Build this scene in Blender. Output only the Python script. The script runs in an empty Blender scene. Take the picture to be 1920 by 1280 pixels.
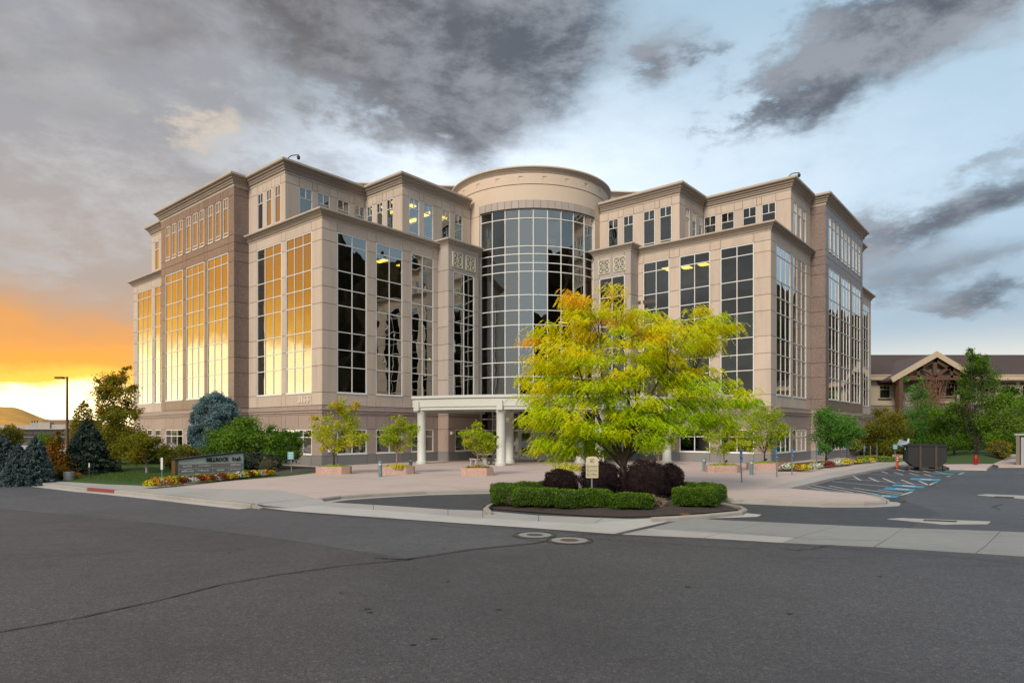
import bpy, math, random
import numpy as np
from mathutils import Vector, Matrix

rnd = random.Random(7)
RNG = np.random.default_rng(11)
D = bpy.data
SC = bpy.context.scene
COL = SC.collection
R = math.radians
PI = math.pi

# ------------------------------------------------------------------ camera
FPX, HORIZ, CAMH = 1204.8, 807.0, 2.4
cd = D.cameras.new('camera')
cam = D.objects.new('camera', cd)
COL.objects.link(cam)
cam.location = (0, 0, CAMH)
cam.rotation_euler = (R(90), 0, 0)
cd.sensor_width = 36.0
cd.lens = 36.0 * FPX / 1920.0
cd.shift_y = (HORIZ - 640.0) / 1920.0
cd.clip_end = 12000
cd.clip_start = 0.1
SC.camera = cam

# ------------------------------------------------------------------ render / view
SC.render.engine = 'CYCLES'
SC.view_settings.view_transform = 'Standard'
SC.view_settings.look = 'None'
SC.view_settings.gamma = 1.0
SC.view_settings.use_curve_mapping = False
SC.view_settings.exposure = 1.1
SC.cycles.use_denoising = True
SC.cycles.max_bounces = 6
SC.cycles.diffuse_bounces = 3
SC.cycles.glossy_bounces = 4
SC.cycles.transmission_bounces = 4
SC.cycles.transparent_max_bounces = 8
SC.cycles.caustics_reflective = False
SC.cycles.caustics_refractive = False

# ------------------------------------------------------------------ world: dusk sky with clouds
SUN_AZ, SUN_EL = -150.0, 34.0           # degrees from +Y; soft fill from behind left, not the sunset's direction


class X:
    """tiny expression wrapper over math nodes"""
    nt = None

    def __init__(s, v):
        s.v = v

    @staticmethod
    def m(op, *a, clamp=False):
        n = X.nt.nodes.new('ShaderNodeMath')
        n.operation = op
        n.use_clamp = clamp
        for i, q in enumerate(a):
            q = q.v if isinstance(q, X) else q
            if isinstance(q, (int, float)):
                n.inputs[i].default_value = q
            else:
                X.nt.links.new(q, n.inputs[i])
        return X(n.outputs[0])

    def __add__(s, o): return X.m('ADD', s, o)
    def __radd__(s, o): return X.m('ADD', o, s)
    def __sub__(s, o): return X.m('SUBTRACT', s, o)
    def __rsub__(s, o): return X.m('SUBTRACT', o, s)
    def __mul__(s, o): return X.m('MULTIPLY', s, o)
    def __rmul__(s, o): return X.m('MULTIPLY', o, s)
    def __truediv__(s, o): return X.m('DIVIDE', s, o)
    def __neg__(s): return X.m('MULTIPLY', s, -1.0)
    def clamp(s): return X.m('ADD', s, 0.0, clamp=True)
    def max(s, o): return X.m('MAXIMUM', s, o)
    def min(s, o): return X.m('MINIMUM', s, o)


def smooth(x, a, b):
    n = X.nt.nodes.new('ShaderNodeMapRange')
    n.interpolation_type = 'SMOOTHSTEP'
    n.inputs['From Min'].default_value = a
    n.inputs['From Max'].default_value = b
    if a > b:
        n.inputs['From Min'].default_value = b
        n.inputs['From Max'].default_value = a
        n.inputs['To Min'].default_value = 1
        n.inputs['To Max'].default_value = 0
    X.nt.links.new(x.v, n.inputs['Value'])
    return X(n.outputs['Result'])


def mixc(f, a, b):
    n = X.nt.nodes.new('ShaderNodeMix')
    n.data_type = 'RGBA'
    for sock, q in ((n.inputs['Factor'], f), (n.inputs['A'], a), (n.inputs['B'], b)):
        q = q.v if isinstance(q, X) else q
        if isinstance(q, (int, float)):
            sock.default_value = q
        elif isinstance(q, tuple):
            sock.default_value = (*q, 1)
        else:
            X.nt.links.new(q, sock)
    return X(n.outputs['Result'])


def ramp(f, stops, interp='EASE'):
    n = X.nt.nodes.new('ShaderNodeValToRGB')
    n.color_ramp.interpolation = interp
    el = n.color_ramp.elements
    while len(el) < len(stops):
        el.new(0.5)
    for e, (p, c) in zip(el, stops):
        e.position = p
        e.color = (*c, 1)
    X.nt.links.new(f.v, n.inputs[0])
    return X(n.outputs[0])


def noise(vec, scale, detail=6, rough=0.55, dist=0.0, out=0, lac=2.0):
    n = X.nt.nodes.new('ShaderNodeTexNoise')
    n.inputs['Scale'].default_value = scale
    n.inputs['Detail'].default_value = detail
    n.inputs['Roughness'].default_value = rough
    n.inputs['Distortion'].default_value = dist
    n.inputs['Lacunarity'].default_value = lac
    if vec is not None:
        X.nt.links.new(vec.v, n.inputs['Vector'])
    return X(n.outputs[out])


def vcomb(x, y, z):
    n = X.nt.nodes.new('ShaderNodeCombineXYZ')
    for i, q in enumerate((x, y, z)):
        q = q.v if isinstance(q, X) else q
        if isinstance(q, (int, float)):
            n.inputs[i].default_value = q
        else:
            X.nt.links.new(q, n.inputs[i])
    return X(n.outputs[0])


world = D.worlds.new('World')
SC.world = world
world.use_nodes = True
nt = world.node_tree
nt.nodes.clear()
X.nt = nt
tc = nt.nodes.new('ShaderNodeTexCoord')
sep = nt.nodes.new('ShaderNodeSeparateXYZ')
nrm = nt.nodes.new('ShaderNodeVectorMath')
nrm.operation = 'NORMALIZE'
nt.links.new(tc.outputs['Generated'], nrm.inputs[0])
nt.links.new(nrm.outputs[0], sep.inputs[0])
dx, dy, dz = (X(sep.outputs[i]) for i in range(3))
az = X.m('ARCTAN2', dx, dy) * 57.29578
el = X.m('ARCSINE', dz) * 57.29578
elp = el.max(0.0)
# cloud layer projected on a plane overhead, so that it foreshortens to the horizon
den = dz.max(0.0) + 0.16
cp = vcomb(dx / den, dy / den, 0.0)
wv = noise(cp, 1.1, 3, 0.5) - 0.5           # slow warp
n1 = noise(vcomb(dx + 3.1, dy + 1.7, dz * 2.0), 2.8, 11, 0.60, 0.1)
n2 = noise(vcomb(dx + 9.1, dy + 4.7, dz * 2.2), 7.5, 11, 0.66, 0.1)
n3 = noise(vcomb(dx / den - 5.0, dy / den * 1.4, 5.0), 0.55, 6, 0.5)
warp1 = (n2 - 0.5) * 24.0
warp2 = (n1 - 0.5) * 20.0
azw = az + warp1
elw = el + warp2 * 0.6


def blob(a0, e0, sa, se, w, tilt=0.0):
    da = (azw - a0)
    de = (elw - e0) - da * tilt
    q = X.m('POWER', (da / sa), 2.0) + X.m('POWER', (de / se), 2.0)
    return X.m('EXPONENT', -q) * w


# pale base of the sky
base = ramp((elp / 60.0).clamp(), [(0.0, (.62, .60, .53)), (0.06, (.55, .57, .56)), (0.14, (.34, .44, .53)),
                                  (0.30, (.45, .60, .72)), (0.55, (.37, .52, .64)), (1.0, (.38, .46, .56))])
bright = (blob(-2, 20, 19, 7.5, 1.0) + blob(22, 19, 10, 5, .25)).clamp()
base = mixc(bright * 0.9, base, (.90, .98, 1.08))
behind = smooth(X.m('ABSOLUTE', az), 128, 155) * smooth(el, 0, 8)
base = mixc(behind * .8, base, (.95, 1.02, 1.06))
# thin veil texture
base = mixc(smooth(n1, .40, .75) * 0.22, base, (.70, .76, .82))
# pale yellow band low on the right
lowr = smooth(el, 9.0, 1.0) * smooth(az, 0, 30) * smooth(az, 130, 60)
base = mixc(lowr * .8, base, (1.0, .90, .74))
# grey veil at left
leftg = smooth(azw, -6, -27) * smooth(az, -175, -120)
lcol = mixc(smooth(el, 8, 26), (.46, .35, .27), (.31, .30, .31))
lcol = mixc(smooth(n2, .40, .68) * .75, lcol, (.54, .51, .49))
base = mixc(leftg * .92, base, lcol)
# sunset glow, hugging the horizon and highest toward the sunset
glow_h = 8.5 + 11.0 * smooth(az, -33, -75) * smooth(az, -125, -95)
glow_w = smooth(az, -8, -34) * smooth(az, -112, -92)
ge = ((elp + (n1 - 0.5) * 6.0 + (n2 - .5) * 3.0) / (glow_h * 1.45)).clamp()
gcol = ramp(ge, [(0.0, (2.6, 2.1, 1.3)), (0.20, (2.4, 1.75, .80)), (0.27, (1.4, .66, .06)), (0.40, (1.0, .40, .028)),
                 (0.58, (.78, .34, .075)), (0.80, (.52, .33, .20)), (1.0, (.36, .31, .29))])
glow_amt = glow_w * smooth(ge, 1.0, .66)
# dark clouds where they stand
dark = (blob(-33, 34, 22, 8.0, 1.0) + blob(-10, 31, 13, 6.5, .9, -.15) + blob(3, 33, 10, 6, .8, .3) + blob(-6, 26, 7, 3.0, .4)
        + blob(13.5, 29.5, 3.4, 1.8, .75, .25) + blob(31, 29, 10.5, 4.2, 1.15, .22) + blob(22, 24.5, 4.5, 1.8, .7, .25)
        + blob(35, 15.5, 8.5, 1.8, 1.15, .08) + blob(39, 11, 8, 1.2, .5) + blob(36.5, 8.3, 3.6, 1.2, 1.0) + blob(38, 19, 3, 1.2, .5)
        + blob(30, 11.5, 9, 2.5, .55) + blob(-36, 14, 10, 3, .25) + blob(-30, 22, 9, 1.8, .3))
rest = smooth(az, 44, 62) + smooth(az, -44, -70)
dfar = smooth(n3, .40, .62) * rest.clamp() * smooth(el, 9, 22) * .75
dmask = smooth(dark * 1.05 + dfar + (n2 - .5) * 1.7 + (n1 - .5) * 1.6, .18, 1.08)
dcol = mixc(smooth(n2 + (n1 - .5) * .5, .40, .64), (.070, .072, .082), (.27, .28, .305))
dcol = mixc(smooth(az, 10, -30) * .55, dcol, (.17, .135, .11))
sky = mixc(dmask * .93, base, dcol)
gs = nt.nodes.new('ShaderNodeVectorMath')
gs.operation = 'SCALE'
nt.links.new(gcol.v, gs.inputs[0])
nt.links.new((smooth(az, -45, -72) * .10 + 1.0).v, gs.inputs['Scale'])
sky = mixc(glow_amt, sky, X(gs.outputs[0]))
# dark grey cloud bank behind and to the left, seen in the right wing's glass
bank = smooth(az, -94, -108) * smooth(az, -150, -138) * smooth(el, 40, 22)
sky = mixc(bank * .75, sky, mixc(smooth(n2, .35, .7), (.08, .086, .084), (.22, .235, .225)))
# warm lit cloud scraps at left
scrap = smooth(blob(-25, 22.3, 4.6, 1.5, 1.0) + (n2 - .5) * .8, .30, 1.1)
sky = mixc(scrap * .5, sky, (.86, .70, .50))

nish = nt.nodes.new('ShaderNodeTexSky')
nish.sky_type = 'NISHITA'
nish.sun_disc = False
nish.sun_elevation = R(SUN_EL)
nish.sun_rotation = R(SUN_AZ)
bg1 = nt.nodes.new('ShaderNodeBackground')
bg1.inputs['Strength'].default_value = 0.05
nt.links.new(nish.outputs[0], bg1.inputs['Color'])
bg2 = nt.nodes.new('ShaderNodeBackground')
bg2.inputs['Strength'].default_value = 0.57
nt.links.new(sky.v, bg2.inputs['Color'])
addw = nt.nodes.new('ShaderNodeMixShader')
addw.inputs[0].default_value = 0.90
nt.links.new(bg1.outputs[0], addw.inputs[1])
nt.links.new(bg2.outputs[0], addw.inputs[2])
wout = nt.nodes.new('ShaderNodeOutputWorld')
nt.links.new(addw.outputs[0], wout.inputs['Surface'])
world.cycles.sampling_method = 'MANUAL'
world.cycles.sample_map_resolution = 1024

fill_sun = D.lights.new('fill_sun', 'SUN')  # soft light added behind the camera to lift the facade
fill_sun.energy = 1.5
fill_sun.angle = R(20)
fill_sun.color = (1.0, .86, .70)
so = D.objects.new('fill_sun', fill_sun)
COL.objects.link(so)
sd = Vector((math.sin(R(SUN_AZ)) * math.cos(R(SUN_EL)), math.cos(R(SUN_AZ)) * math.cos(R(SUN_EL)), math.sin(R(SUN_EL))))
so.rotation_euler = sd.to_track_quat('Z', 'Y').to_euler()

# ------------------------------------------------------------------ helpers


def at(x, y=None, z=0.0, Y=None):
    """point of the place seen at photo pixel (x, y): on the level z, or at the distance Y"""
    if Y is None:
        Y = (CAMH - z) * FPX / (y - HORIZ)
        return Vector(((x - 960) / FPX * Y, Y, z))
    zz = z if y is None else CAMH + (HORIZ - y) * Y / FPX
    return Vector(((x - 960) / FPX * Y, Y, zz))


def tag(o, label=None, cat=None, group=None, kind=None):
    if label: o['label'] = label
    if cat: o['category'] = cat
    if group: o['group'] = group
    if kind: o['kind'] = kind
    return o


def empty(name, loc=(0, 0, 0), rz=0.0, parent=None):
    o = D.objects.new(name, None)
    COL.objects.link(o)
    o.location = loc
    o.rotation_euler = (0, 0, rz)
    o.empty_display_size = 0.3
    o.parent = parent
    return o


class MB:
    """collects geometry of ONE object"""

    def __init__(s):
        s.v = []
        s.f = []
        s.mi = []
        s.n = 0

    def add(s, verts, faces, mi=0):
        b = len(s.v)
        s.v.extend([tuple(p) for p in verts])
        s.f.extend([tuple(i + b for i in f) for f in faces])
        s.mi.extend([mi] * len(faces))

    def box(s, a, b, mi=0):
        x0, x1 = sorted((a[0], b[0])); y0, y1 = sorted((a[1], b[1])); z0, z1 = sorted((a[2], b[2]))
        s.add([(x0, y0, z0), (x1, y0, z0), (x1, y1, z0), (x0, y1, z0), (x0, y0, z1), (x1, y0, z1), (x1, y1, z1), (x0, y1, z1)],
              [(0, 3, 2, 1), (4, 5, 6, 7), (0, 1, 5, 4), (1, 2, 6, 5), (2, 3, 7, 6), (3, 0, 4, 7)], mi)

    def obox(s, c, ex, ey, ez, mi=0):
        c, ex, ey, ez = map(Vector, (c, ex, ey, ez))
        P = [c + ex * i + ey * j + ez * k for k in (-1, 1) for (i, j) in ((-1, -1), (1, -1), (1, 1), (-1, 1))]
        if ex.cross(ey).dot(ez) > 0:
            F = [(0, 3, 2, 1), (4, 5, 6, 7), (0, 1, 5, 4), (1, 2, 6, 5), (2, 3, 7, 6), (3, 0, 4, 7)]
        else:
            F = [(0, 1, 2, 3), (7, 6, 5, 4), (4, 5, 1, 0), (5, 6, 2, 1), (6, 7, 3, 2), (7, 4, 0, 3)]
        s.add(P, F, mi)

    def bar(s, a, b, w, h, mi=0, up=(0, 0, 1)):
        a, b = Vector(a), Vector(b)
        d = b - a
        L = d.length
        d = d / L
        u = Vector(up)
        if abs(d.dot(u)) > .98: u = Vector((1, 0, 0))
        r = d.cross(u).normalized()
        u2 = r.cross(d)
        s.obox((a + b) / 2, d * (L / 2), r * (w / 2), u2 * (h / 2), mi)

    def tube(s, pts, rad, n=8, mi=0, cap=True):
        pts = [Vector(p) for p in pts]
        if isinstance(rad, (int, float)): rad = [rad] * len(pts)
        V, F = [], []
        ref = Vector((0.13, 0.21, 1)).normalized()
        for i, p in enumerate(pts):
            t = (pts[min(i + 1, len(pts) - 1)] - pts[max(i - 1, 0)]).normalized()
            r = ref if abs(t.dot(ref)) < .9 else Vector((1, 0, 0))
            e1 = t.cross(r).normalized()
            e2 = t.cross(e1)
            for k in range(n):
                a = 2 * PI * k / n
                V.append(p + (e1 * math.cos(a) + e2 * math.sin(a)) * rad[i])
        for i in range(len(pts) - 1):
            for k in range(n):
                k2 = (k + 1) % n
                F.append((i * n + k, (i + 1) * n + k, (i + 1) * n + k2, i * n + k2))
        if cap:
            F.append(tuple(range(n)))
            F.append(tuple(reversed(range((len(pts) - 1) * n, len(pts) * n))))
        s.add(V, F, mi)

    def lathe(s, prof, c=(0, 0, 0), n=20, mi=0, a0=0.0, a1=2 * PI):
        full = abs(a1 - a0 - 2 * PI) < 1e-6
        m = n if full else n + 1
        V, F = [], []
        for (r, z) in prof:
            for k in range(m):
                a = a0 + (a1 - a0) * k / n
                V.append((c[0] + r * math.cos(a), c[1] + r * math.sin(a), c[2] + z))
        for i in range(len(prof) - 1):
            for k in range(n):
                k2 = (k + 1) % m
                F.append((i * m + k, i * m + k2, (i + 1) * m + k2, (i + 1) * m + k))
        s.add(V, F, mi)

    def prism(s, poly, z0, z1, mi=0):
        """polygon (x,y) list extruded"""
        n = len(poly)
        area = sum(poly[i][0] * poly[(i + 1) % n][1] - poly[(i + 1) % n][0] * poly[i][1] for i in range(n))
        if area < 0: poly = list(reversed(poly))
        V = [(p[0], p[1], z0) for p in poly] + [(p[0], p[1], z1) for p in poly]
        F = [tuple(reversed(range(n))), tuple(range(n, 2 * n))] + [(i, (i + 1) % n, n + (i + 1) % n, n + i) for i in range(n)]
        s.add(V, F, mi)

    def flat(s, poly, z, mi=0):
        n = len(poly)
        area = sum(poly[i][0] * poly[(i + 1) % n][1] - poly[(i + 1) % n][0] * poly[i][1] for i in range(n))
        if area < 0: poly = list(reversed(poly))
        s.add([(p[0], p[1], z) for p in poly], [tuple(range(n))], mi)

    def sweep(s, path, prof, mis=None, closed=False):
        """profile (out, z) swept along horizontal polyline; 'out' is to the RIGHT of the travel direction; mitred"""
        P = [Vector((p[0], p[1])) for p in path]
        n = len(P)
        outs = []
        for i in range(n):
            if closed or 0 < i < n - 1:
                d0 = (P[i] - P[i - 1]).normalized()
                d1 = (P[(i + 1) % n] - P[i]).normalized()
            elif i == 0:
                d0 = d1 = (P[1] - P[0]).normalized()
            else:
                d0 = d1 = (P[-1] - P[-2]).normalized()
            r0 = Vector((d0.y, -d0.x)); r1 = Vector((d1.y, -d1.x))
            m = r0 + r1
            outs.append(m / max(.2, (1 + r0.dot(r1))))
        V = []
        for i in range(n):
            for (o, z) in prof:
                q = P[i] + outs[i] * o
                V.append((q.x, q.y, z))
        k = len(prof)
        b = len(s.v)
        s.v.extend(V)
        for i in range(n if closed else n - 1):
            i2 = (i + 1) % n
            for j in range(k - 1):
                s.f.append((b + i * k + j, b + i * k + j + 1, b + i2 * k + j + 1, b + i2 * k + j))
                s.mi.append(mis[j] if mis else 0)
        if not closed:
            s.f.append(tuple(b + j for j in range(k)))
            s.mi.append(mis[0] if mis else 0)
            s.f.append(tuple(b + (n - 1) * k + j for j in reversed(range(k))))
            s.mi.append(mis[0] if mis else 0)

    def build(s, name, mats, parent=None, loc=(0, 0, 0), rz=0.0, smooth=False, origin=None):
        me = D.meshes.new(name)
        V = s.v
        if origin is not None:
            V = [(p[0] - origin[0], p[1] - origin[1], p[2] - origin[2]) for p in V]
            loc = origin
        me.from_pydata(V, [], s.f)
        if not isinstance(mats, (list, tuple)): mats = [mats]
        for m in mats: me.materials.append(m)
        if len(mats) > 1: me.polygons.foreach_set('material_index', s.mi)
        if smooth:
            me.polygons.foreach_set('use_smooth', [True] * len(me.polygons))
            try: me.set_sharp_from_angle(angle=R(40))
            except Exception: pass
        me.update()
        o = D.objects.new(name, me)
        COL.objects.link(o)
        o.location = loc
        o.rotation_euler = (0, 0, rz)
        o.parent = parent
        return o


def fast_mesh(name, V, F, mat, tone=None, parent=None, loc=(0, 0, 0), nper=4):
    """V (n,3), F (m,nper) numpy; tone: per-face float"""
    me = D.meshes.new(name)
    V = np.asarray(V, dtype=np.float32)
    F = np.asarray(F, dtype=np.int32)
    me.vertices.add(len(V)); me.vertices.foreach_set('co', V.ravel())
    me.loops.add(F.size); me.loops.foreach_set('vertex_index', F.ravel())
    me.polygons.add(len(F))
    me.polygons.foreach_set('loop_start', np.arange(0, F.size, F.shape[1], dtype=np.int32))
    me.update(calc_edges=True)
    me.materials.append(mat)
    if tone is not None:
        a = me.attributes.new('tone', 'FLOAT', 'FACE')
        a.data.foreach_set('value', np.asarray(tone, dtype=np.float32))
    o = D.objects.new(name, me)
    COL.objects.link(o)
    o.parent = parent
    o.location = loc
    return o


# ------------------------------------------------------------------ materials
def newmat(name):
    m = D.materials.new(name)
    m.use_nodes = True
    X.nt = m.node_tree
    b = m.node_tree.nodes['Principled BSDF']
    return m, b


def setin(b, key, q):
    q = q.v if isinstance(q, X) else q
    if isinstance(q, tuple): b.inputs[key].default_value = (*q, 1)
    elif isinstance(q, (int, float)): b.inputs[key].default_value = q
    else: X.nt.links.new(q, b.inputs[key])


def wpos(scale=(1, 1, 1)):
    g = X.nt.nodes.new('ShaderNodeNewGeometry')
    m = X.nt.nodes.new('ShaderNodeMapping')
    m.inputs['Scale'].default_value = scale
    X.nt.links.new(g.outputs['Position'], m.inputs['Vector'])
    return X(m.outputs[0])


def bump(b, h, strength=.3, dist=.02):
    n = X.nt.nodes.new('ShaderNodeBump')
    n.inputs['Strength'].default_value = strength
    n.inputs['Distance'].default_value = dist
    X.nt.links.new(h.v, n.inputs['Height'])
    X.nt.links.new(n.outputs[0], b.inputs['Normal'])


def surf(name, col, col2=None, scale=8.0, rough=.7, bs=.2, bd=.01, stain=.25, stain_col=None, spec=.4, metal=0.0, streak=False, rand=0.0):
    m, b = newmat(name)
    p = wpos()
    c = mixc(noise(p, scale, 8, .6), col, col2 or tuple(q * .82 for q in col))
    s = smooth(noise(wpos((.9, .9, .10) if streak else (.35, .35, .35)), 1.0 if not streak else 2.4, 7, .65), .44, .72)
    c = mixc(s * stain, c, stain_col or tuple(q * .6 for q in col))
    if rand:
        oi = X.nt.nodes.new('ShaderNodeObjectInfo')
        gg = X.nt.nodes.new('ShaderNodeNewGeometry')
        rr = X(oi.outputs['Random']) + X(gg.outputs['Random Per Island'])
        rr = X.m('FRACT', rr)
        hsv = X.nt.nodes.new('ShaderNodeHueSaturation')
        X.nt.links.new(c.v, hsv.inputs['Color'])
        X.nt.links.new((rr * (2 * rand) + (1 - rand)).v, hsv.inputs['Value'])
        c = X(hsv.outputs[0])
    setin(b, 'Base Color', c)
    setin(b, 'Roughness', rough)
    setin(b, 'Specular IOR Level', spec)
    setin(b, 'Metallic', metal)
    if bs: bump(b, noise(p, scale * 6, 6, .6), bs, bd)
    return m


def granite(name, c1, c2, c3, rough=.45, rand=.05):
    m, b = newmat(name)
    p = wpos()
    v = X.nt.nodes.new('ShaderNodeTexVoronoi')
    v.inputs['Scale'].default_value = 26
    X.nt.links.new(p.v, v.inputs['Vector'])
    sp = X.nt.nodes.new('ShaderNodeSeparateColor')
    X.nt.links.new(v.outputs['Color'], sp.inputs[0])
    r1 = X(sp.outputs[0])
    c = ramp(r1, [(0, c1), (.45, c1), (.55, c2), (.8, c2), (.9, c3), (1, c3)], 'LINEAR')
    c = mixc(noise(p, 5, 5, .6) * .6, c, c1)
    c = mixc(smooth(noise(wpos((.5, .5, .15)), 1.5, 5), .5, .8) * .25, c, tuple(q * .6 for q in c1))
    oi = X.nt.nodes.new('ShaderNodeObjectInfo')
    hsv = X.nt.nodes.new('ShaderNodeHueSaturation')
    X.nt.links.new(c.v, hsv.inputs['Color'])
    X.nt.links.new((X(oi.outputs['Random']) * (2 * rand) + (1 - rand)).v, hsv.inputs['Value'])
    setin(b, 'Base Color', X(hsv.outputs[0]))
    setin(b, 'Roughness', rough)
    bump(b, noise(p, 60, 4), .12, .01)
    return m


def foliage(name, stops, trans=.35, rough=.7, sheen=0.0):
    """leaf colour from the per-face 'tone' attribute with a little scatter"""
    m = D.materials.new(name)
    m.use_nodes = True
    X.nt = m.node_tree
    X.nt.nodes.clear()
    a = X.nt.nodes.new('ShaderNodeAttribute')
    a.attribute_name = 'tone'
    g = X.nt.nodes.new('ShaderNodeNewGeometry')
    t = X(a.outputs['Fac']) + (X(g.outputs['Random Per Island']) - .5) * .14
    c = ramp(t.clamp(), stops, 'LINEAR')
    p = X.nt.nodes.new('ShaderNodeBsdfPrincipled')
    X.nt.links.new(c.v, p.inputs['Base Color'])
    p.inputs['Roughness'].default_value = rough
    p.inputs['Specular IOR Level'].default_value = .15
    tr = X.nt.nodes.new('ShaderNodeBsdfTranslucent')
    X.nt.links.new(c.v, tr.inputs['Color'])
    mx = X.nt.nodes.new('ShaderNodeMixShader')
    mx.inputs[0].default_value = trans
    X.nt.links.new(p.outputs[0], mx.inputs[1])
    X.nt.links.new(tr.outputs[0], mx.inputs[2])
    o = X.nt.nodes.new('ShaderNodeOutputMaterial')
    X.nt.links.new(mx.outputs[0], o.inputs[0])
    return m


M = {}
M['tan'] = surf('precast_tan', (.585, .49, .405), (.525, .435, .36), 3, .75, .15, .004, .5, (.41, .345, .29), rand=.055, streak=True)
M['drum'] = surf('precast_cream', (.64, .53, .415), (.60, .49, .38), 3, .75, .12, .004, .15, (.46, .38, .29))
M['granite'] = granite('granite_brown', (.20, .150, .130), (.30, .225, .195), (.10, .075, .07), .35)
M['granite_l'] = granite('granite_pink', (.34, .270, .240), (.40, .32, .285), (.24, .185, .165), .45)
M['stone'] = surf('stone_grey', (.44, .385, .35), (.40, .35, .315), 4, .7, .15, .004, .3, (.29, .25, .225), rand=.05, streak=True)
M['plinth'] = surf('plinth_grey', (.24, .235, .235), (.20, .198, .2), 6, .6, .15, .004, .3, (.14, .14, .145), rand=.04)
M['joint'] = surf('joint_sealant', (.10, .08, .07), None, 8, .9, 0)
M['cornice_brown'] = surf('cornice_brown_strip', (.33, .27, .22), (.28, .23, .19), 5, .8, .1, .004, .3)  # browner tone for alternate steps of the cornice profile
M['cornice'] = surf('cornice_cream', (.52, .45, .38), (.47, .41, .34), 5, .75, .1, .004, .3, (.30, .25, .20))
M['cap'] = surf('zinc_cap', (.36, .36, .37), (.32, .32, .34), 5, .5, .05, .003, .2, metal=.2)
M['frame'] = surf('window_frame_white', (.78, .78, .76), (.72, .72, .70), 9, .4, 0, stain=.1)
M['canopy'] = surf('canopy_metal', (.58, .60, .56), (.54, .56, .52), 3, .45, .03, .003, .2, (.44, .46, .42))
M['cream'] = surf('grille_cream', (.72, .68, .52), None, 9, .5, 0, stain=.1)
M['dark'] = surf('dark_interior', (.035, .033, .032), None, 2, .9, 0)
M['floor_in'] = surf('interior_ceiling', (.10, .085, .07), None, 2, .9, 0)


def glassmat():
    m = D.materials.new('tinted_glass')
    m.use_nodes = True
    X.nt = m.node_tree
    nd = X.nt.nodes
    nd.clear()
    oi = nd.new('ShaderNodeObjectInfo')
    g = nd.new('ShaderNodeNewGeometry')
    off = X(oi.outputs['Random']) * 31.0 + X(g.outputs['Random Per Island']) * 17.0
    sp = nd.new('ShaderNodeSeparateXYZ')
    X.nt.links.new(g.outputs['Position'], sp.inputs[0])
    vec = vcomb(X(sp.outputs[0]) + off, X(sp.outputs[1]) + off * .7, X(sp.outputs[2]))
    h = noise(vec, .55, 1.5, .4)
    bn = nd.new('ShaderNodeBump')
    bn.inputs['Strength'].default_value = .30
    bn.inputs['Distance'].default_value = .06
    X.nt.links.new(h.v, bn.inputs['Height'])
    gl = nd.new('ShaderNodeBsdfGlossy')
    gl.inputs['Roughness'].default_value = 0.0
    gl.inputs['Color'].default_value = (.80, .82, .80, 1)
    X.nt.links.new(bn.outputs[0], gl.inputs['Normal'])
    tr = nd.new('ShaderNodeBsdfTransparent')
    tr.inputs['Color'].default_value = (.42, .44, .42, 1)
    fr = nd.new('ShaderNodeLayerWeight')
    fr.inputs['Blend'].default_value = .5
    fac = (X.m('POWER', X(fr.outputs['Facing']), 1.6) * .84 + .22).min(1.0)
    mx = nd.new('ShaderNodeMixShader')
    X.nt.links.new(fac.v, mx.inputs[0])
    X.nt.links.new(tr.outputs[0], mx.inputs[1])
    X.nt.links.new(gl.outputs[0], mx.inputs[2])
    o = nd.new('ShaderNodeOutputMaterial')
    X.nt.links.new(mx.outputs[0], o.inputs[0])
    return m


M['glass'] = glassmat()


def emis(name, col, s):
    m, b = newmat(name)
    setin(b, 'Base Color', (.8, .8, .8))
    setin(b, 'Emission Color', col)
    setin(b, 'Emission Strength', s)
    return m


M['lamp'] = emis('lit_ceiling_panel', (1.0, .62, .10), 7.0)
# ------------------------------------------------------------------ ground levels
ZR = -0.13          # road level; plaza, lawns and building stand on 0


def rd(x, y, dz=0.0):
    p = at(x, y, ZR + dz)
    return (p.x, p.y)


def pz(x, y, dz=0.0):
    p = at(x, y, dz)
    return (p.x, p.y)


def asphalt(name, c1, c2, speck, patch=.45, spec=.5):
    m, b = newmat(name)
    p = wpos()
    fine = noise(p, 55, 3, .7)
    v = X.nt.nodes.new('ShaderNodeTexVoronoi')
    v.inputs['Scale'].default_value = 70
    X.nt.links.new(p.v, v.inputs['Vector'])
    sp = X.nt.nodes.new('ShaderNodeSeparateColor')
    X.nt.links.new(v.outputs['Color'], sp.inputs[0])
    c = mixc(smooth(fine, .3, .7), c1, c2)
    c = mixc(smooth(X(sp.outputs[0]), .74, .95) * .55, c, speck)
    v2 = X.nt.nodes.new('ShaderNodeTexVoronoi')
    v2.inputs['Scale'].default_value = 34
    X.nt.links.new(p.v, v2.inputs['Vector'])
    s2 = X.nt.nodes.new('ShaderNodeSeparateColor')
    X.nt.links.new(v2.outputs['Color'], s2.inputs[0])
    c = mixc(smooth(X(s2.outputs[1]), .55, .95) * .45, c, tuple(q * .45 for q in c1))
    c = mixc(smooth(X(s2.outputs[0]), .88, .98) * .5, c, speck)
    big = smooth(noise(p, .16, 5, .55, .3), .35, .65)
    c = mixc(big * patch, c, tuple(q * .62 for q in c1))
    mid = smooth(noise(p, 1.3, 6, .65), .5, .8)
    c = mixc(mid * .3, c, tuple(q * 1.35 for q in c2))
    st = smooth(noise(wpos((.25, 2.2, 1)), 1.0, 5, .6), .55, .8)
    c = mixc(st * .4, c, tuple(q * .6 for q in c1))
    setin(b, 'Base Color', c)
    setin(b, 'Roughness', noise(p, 3, 4) * .25 + .50)
    setin(b, 'Specular IOR Level', spec)
    bump(b, X(v.outputs['Distance']) + fine * .8, .55, .012)
    return m


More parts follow.
